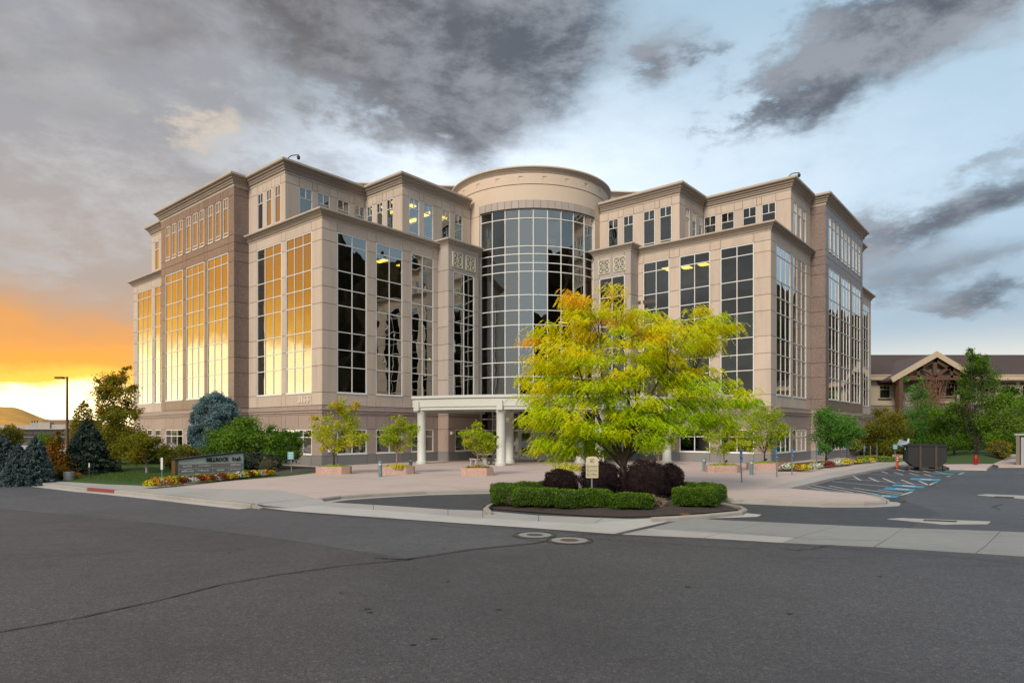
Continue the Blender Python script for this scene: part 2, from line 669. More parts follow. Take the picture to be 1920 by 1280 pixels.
M['asphalt'] = asphalt('old_asphalt', (.056, .054, .058), (.084, .080, .086), (.17, .165, .17))
M['asphalt_g'] = asphalt('paler_asphalt', (.074, .077, .085), (.104, .108, .118), (.20, .20, .21))  # paler, with some of the mid-road bluish sheen put into the colour
M['asphalt_l'] = asphalt('lot_asphalt', (.062, .066, .074), (.088, .093, .102), (.17, .17, .18))

M['asphalt_d'] = asphalt('fresh_asphalt', (.046, .050, .058), (.064, .069, .079), (.09, .09, .10), .2)


def concrete(name, c1, c2, line=None, rough=.8):
    m, b = newmat(name)
    p = wpos()
    c = mixc(noise(p, 3, 8, .65), c1, c2)
    c = mixc(smooth(noise(p, .35, 5, .6), .45, .7) * .35, c, tuple(q * .72 for q in c1))
    c = mixc(smooth(noise(p, 26, 4, .7), .55, .85) * .35, c, tuple(q * .6 for q in c1))
    c = mixc(smooth(noise(wpos((.3, 3.0, 1)), 1.1, 5, .6), .52, .8) * .25, c, tuple(q * .6 for q in c1))
    setin(b, 'Base Color', c)
    setin(b, 'Roughness', rough)
    bump(b, noise(p, 45, 5, .65), .3, .006)
    return m


M['conc'] = concrete('concrete', (.33, .325, .31), (.41, .405, .385))
M['conc_d'] = concrete('weathered_concrete', (.22, .225, .22), (.29, .295, .285))
M['conc_w'] = concrete('pale_concrete', (.40, .395, .38), (.49, .485, .465))
M['pink'] = concrete('pink_concrete', (.46, .375, .345), (.53, .44, .405))
M['kerb'] = concrete('kerb_concrete', (.27, .25, .225), (.38, .355, .32))
M['red'] = surf('red_kerb_paint', (.26, .045, .04), (.20, .05, .045), 9, .6)
M['tar'] = surf('crack_sealant', (.016, .016, .017), None, 9, .45, .1)
M['grass'] = surf('lawn_green', (.050, .098, .018), (.035, .075, .012), 18, .9, .6, .03, .4, (.07, .10, .02))
M['mulch'] = surf('mulch_brown', (.060, .045, .040), (.12, .095, .085), 30, .95, 1.0, .04, .3)
M['gravel'] = surf('dark_gravel', (.07, .065, .065), (.15, .14, .14), 30, .9, 1.0, .04, .2)
M['paint'] = surf('road_paint_white', (.62, .62, .60), (.42, .42, .41), 20, .7, .1, stain=.5, stain_col=(.2, .2, .2))
M['bluep'] = surf('road_paint_blue', (.035, .23, .40), (.05, .30, .46), 14, .7, .1, stain=.5, stain_col=(.06, .13, .18))
M['tealp'] = surf('road_paint_teal', (.05, .22, .24), (.04, .14, .17), 14, .7, .1, stain=.5)


def sheet(name, poly, z, m, kind='structure', label=None, parent=None):
    mb = MB()
    mb.flat(poly, z)
    o = mb.build(name, m, parent)
    if kind: o['kind'] = kind
    return o


sheet('road', [(-4000, -4000), (4000, -4000), (4000, 4000), (-4000, 4000)], ZR, M['asphalt'])
# paler lane along the kerb and an intersection patch
sheet('road_lane', [rd(0, 1000), rd(250, 1002), rd(480, 1020), rd(800, 1075), rd(960, 1100), rd(1150, 1060), rd(1300, 1010), rd(960, 992), rd(540, 957), rd(300, 932), rd(60, 912), rd(0, 905), (-70, 34), (-70, 24)][0:0]
      or [rd(-500, 925), rd(20, 955), rd(300, 982), rd(560, 1015), rd(760, 1047), rd(880, 1029), rd(1000, 1017), rd(1028, 1012), rd(1100, 1000), rd(960, 991), rd(540, 960), rd(320, 938), rd(160, 923), rd(20, 906), rd(-500, 896)], ZR + .003, M['asphalt_g'])

# big raised land behind the kerb line: plaza, lawns
plaza_poly = [pz(482, 944), pz(390, 936), pz(312, 927), pz(213, 918), pz(120, 909), pz(68, 903), pz(20, 900), pz(-260, 893), (-95, 62), (-60, 150), (120, 150), (130, 60), at(2300, 871).to_2d()[:], pz(1920, 873), pz(1872, 873), pz(1862, 870), pz(1850, 878),
              pz(1780, 877), pz(1760, 868), pz(1705, 869), pz(1640, 880), pz(1560, 896), pz(1480, 915), pz(1560, 921), pz(1625, 926),
              pz(1655, 931), pz(1664, 936), pz(1660, 939), pz(1620, 941), pz(1540, 941), pz(1440, 937), pz(1340, 933), pz(1240, 926), pz(1130, 920), pz(1040, 917), pz(930, 917), pz(800, 920), pz(700, 925), pz(640, 929), pz(596, 934)]
mb = MB()
mb.prism([tuple(p) for p in plaza_poly], ZR - .3, 0.0)
plaza = mb.build('plaza', M['pink'])
plaza['kind'] = 'structure'


def scored(m, scale_a, scale_b):
    """thin saw-cut joints added to a paving material"""
    X.nt = m.node_tree
    b = m.node_tree.nodes['Principled BSDF']
    p = wpos()
    mp = X.nt.nodes.new('ShaderNodeMapping')
    mp.inputs['Rotation'].default_value = (0, 0, R(-49.9))
    X.nt.links.new(p.v, mp.inputs['Vector'])
    sp = X.nt.nodes.new('ShaderNodeSeparateXYZ')
    X.nt.links.new(mp.outputs[0], sp.inputs[0])

    def line(q, s):
        f = X.m('FRACT', q / s)
        return smooth(X.m('ABSOLUTE', f - .5), .5 - .012 / s, .5)
    ln = line(X(sp.outputs[0]), scale_a).max(line(X(sp.outputs[1]), scale_b))
    old = b.inputs['Base Color'].links[0].from_socket
    c = mixc(ln * .6, X(old), (.20, .165, .15))
    X.nt.links.new(c.v, b.inputs['Base Color'])


scored(M['pink'], 1.5, 1.5)

# driveway apron at the left where the plaza ramps down to the street
mb = MB()
tp = [(*pz(600, 933), .003), (*pz(540, 938.5), .003), (*pz(468, 943.6), .003)]
bt = [(*rd(612, 944), ZR + .011), (*rd(545, 953), ZR + .011), (*rd(468, 949.5), ZR + .011)]
N3 = tp + bt
mb.add(N3 + [(x, y, ZR - .2) for x, y, z in N3], [(0, 1, 4, 3), (1, 2, 5, 4), (3, 4, 10, 9), (4, 5, 11, 10), (2, 8, 11, 5), (0, 3, 9, 6)])
ap = mb.build('driveway_ramp', M['conc']); ap['kind'] = 'structure'
# fresh asphalt drop-off drive
drive = [rd(596, 938), rd(640, 934), rd(700, 930), rd(800, 925), rd(930, 921), rd(1040, 921), rd(1130, 924), rd(1240, 930), rd(1340, 937), rd(1440, 942), rd(1540, 946), rd(1620, 947),
         rd(1672, 942), rd(1700, 940), rd(1760, 960), rd(1700, 992), rd(1440, 981), rd(1300, 968), rd(1180, 972), rd(1010, 966), rd(912, 955), rd(870, 957), rd(780, 951), rd(660, 942)]
sheet('drop_off_drive', drive, ZR + .004, M['asphalt_d'])
# accessible parking bay
bay = [rd(1478, 916), rd(1560, 898), rd(1640, 883), rd(1705, 871), rd(1815, 880), rd(1700, 925), rd(1690, 934), rd(1660, 936), rd(1600, 930)]
sheet('parking_bay', bay, ZR + .004, M['asphalt_d'])

# long concrete cross gutter and apron slabs
gut_up = [(470, 943), (600, 949), (720, 957), (880, 970), (1000, 977), (1150, 986)]
gut_lo = [(470, 949), (545, 958), (680, 968), (880, 982), (1000, 990), (1150, 1001)]
mb = MB()
for i in range(5):
    a, b2, c2, d2 = rd(*gut_up[i]), rd(*gut_up[i + 1]), rd(*gut_lo[i + 1]), rd(*gut_lo[i])
    mb.flat([a, b2, c2, d2], ZR + .010)
gt = mb.build('gutter', M['conc_w']); gt['kind'] = 'structure'
slabs_root = empty('concrete_apron', at(1100, 990, ZR)); tag(slabs_root, kind='structure')


def slab(poly, m='conc', name='concrete_slab', z=.012):
    c = Vector((sum(p[0] for p in poly) / len(poly), sum(p[1] for p in poly) / len(poly)))
    P = []
    for p in poly:
        v = Vector(p) - c
        L = v.length
        P.append((c.x + v.x * (1 - .012 / L) - slabs_root.location.x, c.y + v.y * (1 - .012 / L) - slabs_root.location.y))
    mb = MB()
    mb.prism(P, ZR - .1 - slabs_root.location.z, ZR + z - slabs_root.location.z + rnd.uniform(-.002, .002))
    return mb.build(name, M[m], slabs_root)


def lerp2(a, b, t): return (a[0] + (b[0] - a[0]) * t, a[1] + (b[1] - a[1]) * t)


# apron between gutter and drive (left part)
up = [(560, 938), (700, 946), (840, 955), (905, 957), (1010, 966), (1130, 971), (1190, 973)]
lo = [(560, 947), (700, 956), (840, 967), (905, 972), (1010, 978), (1110, 984), (1170, 987)]
for i in range(6):
    slab([rd(*up[i]), rd(*up[i + 1]), rd(*lo[i + 1]), rd(*lo[i])], z=.008)
# right part: three large slabs and a pale lower strip
slab([rd(1190, 973), rd(1290, 969), rd(1155, 1000), rd(1040, 989)], 'conc_w', z=.014)
ru = [(1290, 972), (1440, 979), (1575, 985), (1695, 990), (1876, 996), (2050, 1003), (2300, 1013)]
rl = [(1215, 991), (1350, 1000), (1493, 1008), (1660, 1013), (1848, 1024), (2010, 1033), (2260, 1046)]
rb = [(1165, 1001), (1320, 1008), (1470, 1017), (1640, 1025), (1830, 1037), (1990, 1047), (2240, 1062)]
for i in range(6):
    slab([rd(*ru[i]), rd(*ru[i + 1]), rd(*rl[i + 1]), rd(*rl[i])], 'conc_d')
    slab([rd(*rl[i]), rd(*rl[i + 1]), rd(*rb[i + 1]), rd(*rb[i])], 'conc_d' if i > 1 else 'conc')

# asphalt lot at the right beyond the apron
lot = [rd(1290, 970), rd(1440, 978), rd(1695, 989), rd(1876, 995), rd(2300, 1012), (60, 30), (60, 46), rd(1900, 880), rd(1815, 880), rd(1700, 925), rd(1700, 941), rd(1500, 960), rd(1420, 966)]
sheet('parking_lot', lot, ZR + .002, M['asphalt_l'])


def ribbon(mb, pts, w, z=ZR + .012):
    P = [Vector(p) for p in pts]
    L, Rr = [], []
    for i, p in enumerate(P):
        d = (P[min(i + 1, len(P) - 1)] - P[max(i - 1, 0)]).normalized()
        n = Vector((-d.y, d.x)) * (w / 2) * rnd.uniform(.65, 1.35)
        L.append((p.x + n.x, p.y + n.y, z)); Rr.append((p.x - n.x, p.y - n.y, z))
    for i in range(len(P) - 1):
        mb.add([Rr[i], Rr[i + 1], L[i + 1], L[i]], [(0, 1, 2, 3)])


def crack(px_pts, w, jit=.02, z=ZR + .013, sub=10):
    pts = [Vector(rd(*p)) for p in px_pts]
    out = []
    for i in range(len(pts) - 1):
        for k in range(sub):
            p = pts[i].lerp(pts[i + 1], k / sub)
            out.append(p + Vector((rnd.gauss(0, jit), rnd.gauss(0, jit))))
    out.append(pts[-1])
    mb = MB()
    ribbon(mb, [(p.x, p.y) for p in out], w, z)
    o = mb.build('road_crack', M['tar'])
    o['kind'] = 'structure'
    return o


crack([(-40, 1190), (0, 1185), (150, 1158), (300, 1125), (420, 1095), (520, 1078), (640, 1061), (760, 1050), (880, 1031), (1000, 1019), (1028, 1014)], .035, .006, sub=9)
crack([(700, 1046), (765, 1049), (775, 1046)], .05, .01)
crack([(560, 962), (700, 972), (860, 988), (960, 992), (1040, 998), (1190, 1005), (1330, 1012), (1500, 1022), (1700, 1036), (1920, 1056)], .02, .02)
crack([(560, 978), (690, 967), (760, 974)], .015, .02)
crack([(1130, 1010), (1180, 1016), (1260, 1019), (1310, 1024), (1420, 1030)], .014, .03)
crack([(200, 1035), (290, 1030), (380, 1033), (470, 1028)], .012, .03)
crack([(-20, 1052), (60, 1046), (140, 1040), (230, 1036)], .012, .03)
crack([(1460, 1027), (1500, 1032), (1560, 1022)], .02, .03)
crack([(1020, 1015), (990, 1012), (970, 1008), (955, 1003)], .02, .01)
crack([(1215, 994), (1150, 1004), (1100, 1000)], .018, .01)
crack([(1290, 991), (1420, 1001), (1520, 1011), (1650, 1014)], .02, .02)
crack([(1500, 955), (1600, 957), (1740, 960), (1920, 965)], .02, .03)
crack([(1880, 945), (1860, 950), (1875, 955)], .04, .02)
crack([(1740, 915), (1755, 905), (1790, 898)], .04, .03)
crack([(0, 968), (120, 962), (260, 975)], .015, .02)

# kerbs


def kerb(px, w=.15, h=.135, m='kerb', off=0.0, name='kerb', closed=False, z0=ZR, face=True):
    pts = [at(x, y, ZR + h).to_2d() for x, y in px]
    mb = MB()
    prof = [(0, z0 - .05), (0, z0 + h - .03), (-.03, z0 + h), (-w, z0 + h), (-w, z0 - .05)]
    mb.sweep([tuple(p) for p in pts], prof, closed=closed)
    return mb.build(name, M[m])


# travel so that the street is on the right
k1 = kerb([(214, 918.5), (312, 928), (390, 936.5), (470, 944.5)]); k1['kind'] = 'structure'
mb = MB()
ka, kb = at(469, 944.4, 0).to_2d(), at(487, 946.2, 0).to_2d()
kd = (kb - ka).normalized(); kn = Vector((-kd.y, kd.x)) * .15
mb.add([(ka.x, ka.y, ZR - .05), (kb.x, kb.y, ZR - .05), (kb.x + kn.x, kb.y + kn.y, ZR - .05), (ka.x + kn.x, ka.y + kn.y, ZR - .05), (ka.x, ka.y, ZR + .132), (kb.x, kb.y, ZR + .02), (kb.x + kn.x, kb.y + kn.y, ZR + .03), (ka.x + kn.x, ka.y + kn.y, ZR + .134)],
       [(0, 1, 5, 4), (1, 2, 6, 5), (4, 5, 6, 7), (2, 3, 7, 6)])
kw = mb.build('kerb', M['kerb']); kw['kind'] = 'structure'
k2 = kerb([(164, 914.5), (213, 918.4)], m='red', name='red_kerb'); k2['kind'] = 'structure'
k3 = kerb([(-260, 893.5), (20, 901), (68, 904), (163, 914.4)]); k3['kind'] = 'structure'
kp = [(1478, 915), (1560, 921), (1625, 926), (1652, 931), (1664, 935.5), (1661, 939), (1620, 941), (1540, 941), (1440, 937), (1340, 933), (1240, 926), (1130, 920), (1040, 917), (930, 917), (800, 920), (700, 925), (640, 929), (600, 934)]
k4 = kerb(list(reversed(kp))[:-1], w=.16); k4['kind'] = 'structure'
# gutter pans in front of the kerbs


def pan(px, w=.35, z=ZR + .009, m='conc'):
    pts = [at(x, y, 0).to_2d() for x, y in px]
    mb = MB()
    mb.sweep([tuple(p) for p in pts], [(-.02, z - .05), (-.02, z), (w, z - .003), (w, z - .05)])
    o = mb.build('gutter_pan', M[m])
    o['kind'] = 'structure'


pan([(20, 901), (68, 904), (163, 914.4), (214, 918.5), (312, 928), (390, 936.5), (470, 944.5)], .42, m='conc_w')
pan(list(reversed(kp[2:])), .40)
# concrete walk along the parking bay
mb = MB()
walk_o = [(1478, 915), (1560, 896), (1640, 880), (1705, 869)]
walk_i = [(1440, 914), (1540, 889), (1630, 872), (1690, 864)]
for i in range(3):
    mb.flat([pz(*walk_o[i]), pz(*walk_o[i + 1]), pz(*walk_i[i + 1]), pz(*walk_i[i])], .005)
wk = mb.build('footpath', M['conc']); wk['kind'] = 'structure'
mb = MB()
mb.flat([pz(1360, 925), pz(1478, 914.6), pz(1450, 911), pz(1345, 919)], .005)
# left public footpath along the street
mb = MB()
fo = [(70, 903.5), (163, 913.5), (214, 917.5), (312, 927), (390, 935.5), (482, 943.5), (590, 933), (520, 918), (400, 916)]
fi = [(300, 912), (200, 908), (120, 903)]
mb.flat([pz(*p) for p in fo + fi], .005)
fp = mb.build('footpath', M['conc']); fp['kind'] = 'structure'

# lawns
lawn_l = [pz(-300, 880), pz(40, 897), pz(120, 902.5), pz(200, 907.5), pz(300, 911.5), pz(330, 908), pz(470, 898), pz(540, 892), pz(600, 885), pz(596, 876), pz(460, 868), pz(240, 861), pz(100, 850)]


def mound(name, poly, h, m, z0=.01, n=26):
    """gently domed ground inside a polygon"""
    P = [Vector(p) for p in poly]
    xs = [p.x for p in P]; ys = [p.y for p in P]
    import mathutils.geometry as mg
    c = sum(P, Vector((0, 0))) / len(P)
    rings = 10
    V, F = [], []
    fine = []
    for i in range(len(P)):
        for k in range(5):
            fine.append(P[i].lerp(P[(i + 1) % len(P)], k / 5))
    N = len(fine)
    for r in range(rings):
        t = r / rings
        for p in fine:
            q = p.lerp(c, t)
            hh = h * math.sin(min(1, t * 1.3) * PI / 2) + (rnd.uniform(-.012, .012) if r else 0)
            V.append((q.x, q.y, z0 + hh))
    V.append((c.x, c.y, z0 + h))
    for r in range(rings - 1):
        for k in range(N):
            k2 = (k + 1) % N
            F.append((r * N + k, r * N + k2, (r + 1) * N + k2, (r + 1) * N + k))
    for k in range(N):
        F.append(((rings - 1) * N + k, (rings - 1) * N + (k + 1) % N, rings * N))
    mb = MB(); mb.v = V; mb.f = F; mb.mi = [0] * len(F)
    o = mb.build(name, m, smooth=True)
    return o


ll = mound('lawn', lawn_l, .35, M['grass'], .012)
ll['kind'] = 'structure'
gbed = mound('gravel_bed', [pz(455, 893), pz(520, 892), pz(575, 886), pz(600, 880.5), pz(590, 877), pz(540, 876), pz(480, 878)], .12, M['gravel'], .03)
gbed['kind'] = 'structure'
lr = mound('lawn', [pz(1770, 870), pz(1862, 869), pz(1880, 862), pz(1900, 850), pz(1880, 844), pz(1760, 844)], .35, M['grass'], .012); lr['kind'] = 'structure'
bedr = mound('flower_bed_soil', [pz(1458, 884), pz(1500, 883), pz(1560, 876), pz(1620, 868), pz(1668, 861), pz(1660, 858), pz(1600, 860), pz(1520, 866), pz(1462, 871)], .12, M['mulch'], .02); bedr['kind'] = 'structure'

# parking marks
root = empty('parking_markings', at(1600, 900, ZR)); tag(root, kind='structure')


def zp(X_, Y_): return (1440 + X_ / 4.0, 820 + Y_ / 4.0)


def mark(name, polypx, m, z=.009):
    mb = MB()
    q = [rd(*p) for p in polypx]
    mb.flat([(p[0] - root.location.x, p[1] - root.location.y) for p in q], z)
    return mb.build(name, m, root)


def stripe(a, b, w=.10):
    p, q = Vector(rd(*zp(*a))), Vector(rd(*zp(*b)))
    d = (q - p).normalized()
    n = Vector((-d.y, d.x)) * w / 2
    mb = MB()
    l = root.location
    mb.flat([(v.x - l.x, v.y - l.y) for v in (p + n, q + n, q - n, p - n)], .010)
    mb.build('white_line', M['paint'], root)


for s_ in [((245, 362), (420, 392)), ((290, 350), (640, 412)), ((455, 362), (830, 430)), ((640, 378), (1000, 432)), ((825, 392), (1010, 420)),
           ((480, 330), (930, 372)), ((640, 290), (695, 322)), ((755, 300), (830, 332)), ((860, 305), (950, 342)), ((1000, 318), (1090, 352)),
           ((1130, 325), (1205, 358)), ((1205, 358), (1265, 335)), ((850, 255), (900, 270)), ((945, 262), (1015, 280)), ((1060, 268), (1130, 285)),
           ((960, 235), (1020, 253)), ((1055, 243), (1125, 260)), ((1160, 247), (1220, 265)), ((1255, 253), (1330, 270)), ((1170, 275), (1230, 290)),
           ((600, 310), (1200, 357)), ((700, 272), (1300, 298)), ((995, 434), (1080, 408)), ((1340, 294), (1370, 288)), ((1430, 277), (1470, 264)),
           ((190, 372), (730, 424)), ((860, 240), (1400, 272)), ((1850, 265), (2000, 270))]:
    stripe(*s_)
for i, q in enumerate([[(730, 424), (850, 430), (985, 436), (965, 452), (900, 450)], [(885, 374), (1112, 388), (1085, 404), (860, 390)], [(945, 350), (1182, 366), (1160, 380), (925, 364)],
                       [(1075, 303), (1300, 312), (1280, 328), (1060, 316)]]):
    mark('blue_space_mark', [zp(*p) for p in q], M['bluep'])
for q in [[(1240, 264), (1400, 272), (1380, 282), (1225, 274)], [(1330, 246), (1505, 254), (1480, 264), (1310, 255)]]:
    mark('teal_space_mark', [zp(*p) for p in q], M['tealp'])
for q in [[(960, 381), (1060, 389), (1050, 394), (945, 386)], [(1010, 358), (1110, 365), (1100, 371), (1000, 364)], [(1150, 311), (1230, 315), (1222, 320), (1140, 316)], [(850, 434), (920, 438), (915, 444), (860, 441)]]:
    mark('white_emblem', [zp(*p) for p in q], M['paint'], .012)

# drains with grates
M['iron'] = surf('cast_iron', (.045, .042, .04), (.08, .06, .05), 20, .6, .3, .005, .3, (.10, .06, .04), metal=.4)


def drain(px, grate, name, lab):
    c = rd(*px[0])
    root2 = empty(name, (0, 0, 0))
    ctr = rd(sum(p[0] for p in px) / len(px), sum(p[1] for p in px) / len(px))
    root2.location = (*ctr, ZR)
    mb = MB()
    mb.prism([(rd(*p)[0] - ctr[0], rd(*p)[1] - ctr[1]) for p in px], -.05, .016)
    mb.build('concrete_collar', M['conc'], root2)
    g0, g1, g2, g3 = [Vector(rd(*p)) - Vector(ctr) for p in grate]
    mb = MB()
    n = 9
    for k in range(n):
        for j in (0, 1):
            a = g0.lerp(g1, (k + .12) / n); b = g0.lerp(g1, (k + .62) / n); c3 = g3.lerp(g2, (k + .62) / n); d3 = g3.lerp(g2, (k + .12) / n)
        mb.prism([tuple(a), tuple(b), tuple(c3), tuple(d3)], .0, .022)
    mb.prism([tuple(g0), tuple(g1), tuple(g2), tuple(g3)], -.02, .018)
    mb.build('grate', M['iron'], root2)
    tag(root2, lab, 'storm drain')


drain([(1664, 973), (1690, 971.5), (1858, 978), (1852, 982.5), (1770, 983)], [(1733, 974.5), (1796, 977), (1792, 979.5), (1730, 977)], 'storm_drain', 'long concrete storm drain collar with dark slotted grate nearest the cracked concrete apron')
drain([(1832, 928), (1850, 926.5), (1935, 930), (1930, 936)], [(1866, 930.5), (1903, 932), (1900, 934), (1863, 932.5)], 'storm_drain', 'concrete storm drain collar with dark grate at the right edge of the parking lot')
mb = MB()
q = [at(x, y, ZR + .02) for x, y in ((1667, 935), (1698, 938), (1694, 941), (1668, 939))]
mb.prism([(p.x, p.y) for p in q], ZR - .02, ZR + .022)
o = mb.build('kerb_inlet', M['iron']); tag(o, 'black kerb inlet opening at the tip of the rounded plaza kerb', 'drain')

# manholes
for (x, y, r_, lab, m2) in [(1003, 1003, .40, 'round manhole in a pale concrete ring, the one farther left', 'iron'), (1068, 1013, .42, 'round manhole in a pale concrete ring with rusty cover, nearest the viewer', 'iron')]:
    c = at(x, y, ZR)
    t = empty('manhole', c)
    tag(t, lab, 'manhole', 'manholes in the road')
    mb = MB()
    mb.lathe([(r_, .012), (r_ * .52, .015), (r_ * .52, .0)], n=28)
    mb.build('concrete_ring', M['conc_d'], t)
    mb = MB()
    mb.lathe([(r_ * .5, 0), (r_ * .5, .012), (r_ * .42, .013), (.0, .013)], n=24)
    for k in range(5):
        mb.bar((-r_ * .35, (k - 2) * .06, .015), (r_ * .35, (k - 2) * .06, .015), .02, .006)
    mb.build('cover', surf('rusty_cover' if x > 1050 else 'iron_cover', (.16, .09, .06) if x > 1050 else (.09, .09, .09), (.08, .06, .05), 12, .7, .3), t)
    mb = MB()
    pts = [(c.x + math.cos(a) * r_ * 1.25, c.y + math.sin(a) * r_ * 1.25) for a in [k * 2 * PI / 40 for k in range(41)]]
    ribbon(mb, pts, .03, ZR + .010)
    o = mb.build('road_crack', M['tar']); o['kind'] = 'structure'
# dark tar spots on the road
mb = MB()
for (x, y) in [(833, 1027), (550 + 90, 1111), (688, 1141), (694, 1148), (775, 1209), (813, 1197), (840, 1090), (935, 1143), (940, 1290), (430, 1036), (1290, 1100), (1480, 1150), (1650, 1080)]:
    c = rd(x, y)
    n = 9
    mb.flat([(c[0] + math.cos(2 * PI * k / n) * .05 * rnd.uniform(.5, 1.3), c[1] + math.sin(2 * PI * k / n) * .03 * rnd.uniform(.5, 1.3)) for k in range(n)], ZR + .006)
o = mb.build('tar_spots', M['tar']); o['kind'] = 'structure'

# ------------------------------------------------------------------ hills, mountain


def ridge(name, az0, az1, dist, elf, depth, m, n=160, seed=3, rows=26, ja=1.0):
    """terrain strip: rises from near ground to a jagged ridge"""
    rr = np.random.default_rng(seed)
    V = []

    def fbm(u, k0, oct_=6, p=.55):
        s = 0; a = 1; f = k0
        for o_ in range(oct_):
            ph = rr_ph[o_]
            s += a * math.sin(u * f + ph) * math.cos(u * f * .37 + ph * 2.1)
            a *= p; f *= 2.03
        return s
    rr_ph = rr.uniform(0, 6.28, 12)
    for j in range(rows):
        t = j / (rows - 1)
        for i in range(n):
            u = i / (n - 1)
            a = az0 + (az1 - az0) * u
            e = elf(a) * (1 + .09 * ja * fbm(a / 8.0, 1.0))
            d = dist + depth * t + 40 * fbm(a * 1.7 + t * 9, 1.0, 4)
            hgt = (dist + depth) * math.tan(R(e)) * (t ** 1.15)
            hgt += (dist * .012) * ja * math.sin(t * PI) * fbm(a * 1.3 + t * 17, 1.7, 5)
            hgt += rr.uniform(-1, 1) * dist * .0016 * ja * (t > .05)
            V.append((math.sin(R(a)) * d, math.cos(R(a)) * d, ZR - .4 + max(0, hgt)))
    F = []
    for j in range(rows - 1):
        for i in range(n - 1):
            F.append((j * n + i, j * n + i + 1, (j + 1) * n + i + 1, (j + 1) * n + i))
    o = fast_mesh(name, V, F, m)
    o['kind'] = 'structure'
    return o


def interp(pts):
    def f(a):
        for (a0, e0), (a1, e1) in zip(pts, pts[1:]):
            if a0 <= a <= a1:
                t = (a - a0) / (a1 - a0)
                t = t * t * (3 - 2 * t)
                return e0 + (e1 - e0) * t
        return pts[0][1] if a < pts[0][0] else pts[-1][1]
    return f


def mountmat():
    m, b = newmat('mountain_rock')
    p = wpos()
    c = mixc(smooth(noise(p, .012, 8, .65), .35, .65), (.022, .028, .014), (.070, .048, .032))
    c = mixc(smooth(noise(p, .06, 6, .7), .5, .7) * .7, c, (.012, .017, .008))
    setin(b, 'Base Color', c); setin(b, 'Roughness', .95); setin(b, 'Specular IOR Level', .1)
    bump(b, noise(p, .03, 8, .7), 1.0, 12)
    return m


ridge('mountain', 27, 225, 900, interp([(27, 3.5), (36, 4.4), (43, 5), (52, 10), (58, 13.5), (68, 14), (80, 15.5), (95, 17), (110, 17), (130, 18), (148, 17), (160, 13.5), (172, 11), (182, 7), (190, 4.5), (200, 3.5), (225, 3)]), 700, mountmat(), n=420)
hm = surf('hazy_hill', (.55, .30, .06), (.48, .25, .05), .01, .9, 0)  # golden sunset haze put into the hills' base colour
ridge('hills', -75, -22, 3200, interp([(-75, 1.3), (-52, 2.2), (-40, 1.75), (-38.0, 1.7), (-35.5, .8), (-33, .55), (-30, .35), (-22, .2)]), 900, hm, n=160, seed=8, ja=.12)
# ------------------------------------------------------------------ text helper
def text_geo(s, width, height, depth=.01, bold=0.0, space=1.0):
    cu = D.curves.new('text', 'FONT')
    cu.body = s
    cu.size = 1
    cu.extrude = 0.0
    cu.offset = bold
    cu.space_character = space
    cu.resolution_u = 2
    ob = D.objects.new('text', cu)
    COL.objects.link(ob)
    dg = bpy.context.evaluated_depsgraph_get()
    dg.update()
    me = D.meshes.new_from_object(ob.evaluated_get(dg))
    V = [tuple(v.co) for v in me.vertices]
    F = [tuple(p.vertices) for p in me.polygons]
    D.objects.remove(ob)
    D.curves.remove(cu)
    D.meshes.remove(me)
    xs = [v[0] for v in V]; ys = [v[1] for v in V]
    x0, x1, y0, y1 = min(xs), max(xs), min(ys), max(ys)
    V = [((v[0] - (x0 + x1) / 2) / (x1 - x0) * width, (v[1] - (y0 + y1) / 2) / (y1 - y0) * height) for v in V]
    return V, F


def put_text(mb, s, c, right, up, width, height, depth=.01, bold=0.0, mi=0):
    V, F = text_geo(s, width, height, depth, bold)
    c, right, up = Vector(c), Vector(right).normalized(), Vector(up).normalized()
    n = right.cross(up)
    P = [c + right * v[0] + up * v[1] + n * depth for v in V]
    mb.add(P, F, mi)
    if depth > .015:     # raised letters: side walls
        edges = {}
        for f in F:
            for i in range(len(f)):
                e = (f[i], f[(i + 1) % len(f)])
                if (e[1], e[0]) in edges: del edges[(e[1], e[0])]
                else: edges[e] = 1
        Q = [c + right * v[0] + up * v[1] for v in V]
        for (a, b) in edges:
            mb.add([P[a], P[b], Q[b], Q[a]], [(3, 2, 1, 0)], mi)


# ------------------------------------------------------------------ the office building
uu = Vector((math.cos(R(49.9)), math.sin(R(49.9))))
vv = Vector((-uu.y, uu.x))
A0 = uu * 24.82 + vv * 37.60
B = empty('office_building', (A0.x, A0.y, 0), R(49.9))
tag(B, 'large five storey office building of tan precast and brown granite with a curved glass rotunda', 'building')


def T(p, q, mir):
    return (q + 22.18, p - 22.18) if mir else (p, q)


def loc2world(p, q, z):
    w = A0 + uu * p + vv * q
    return Vector((w.x, w.y, z))


UNIT = {}


def unit(mat):
    if mat not in UNIT:
        mb = MB()
        mb.box((-.5, -.5, -.5), (.5, .5, .5))
        me = D.meshes.new('block')
        me.from_pydata(mb.v, [], mb.f)
        me.materials.append(M[mat])
        UNIT[mat] = me
    return UNIT[mat]


PIECES = []      # (name, parent, parent_origin, centre, dims, rotz, mat)


def piece(name, parent, porig, c, dims, rz, mat):
    PIECES.append((name, parent, porig, c, dims, rz, mat))


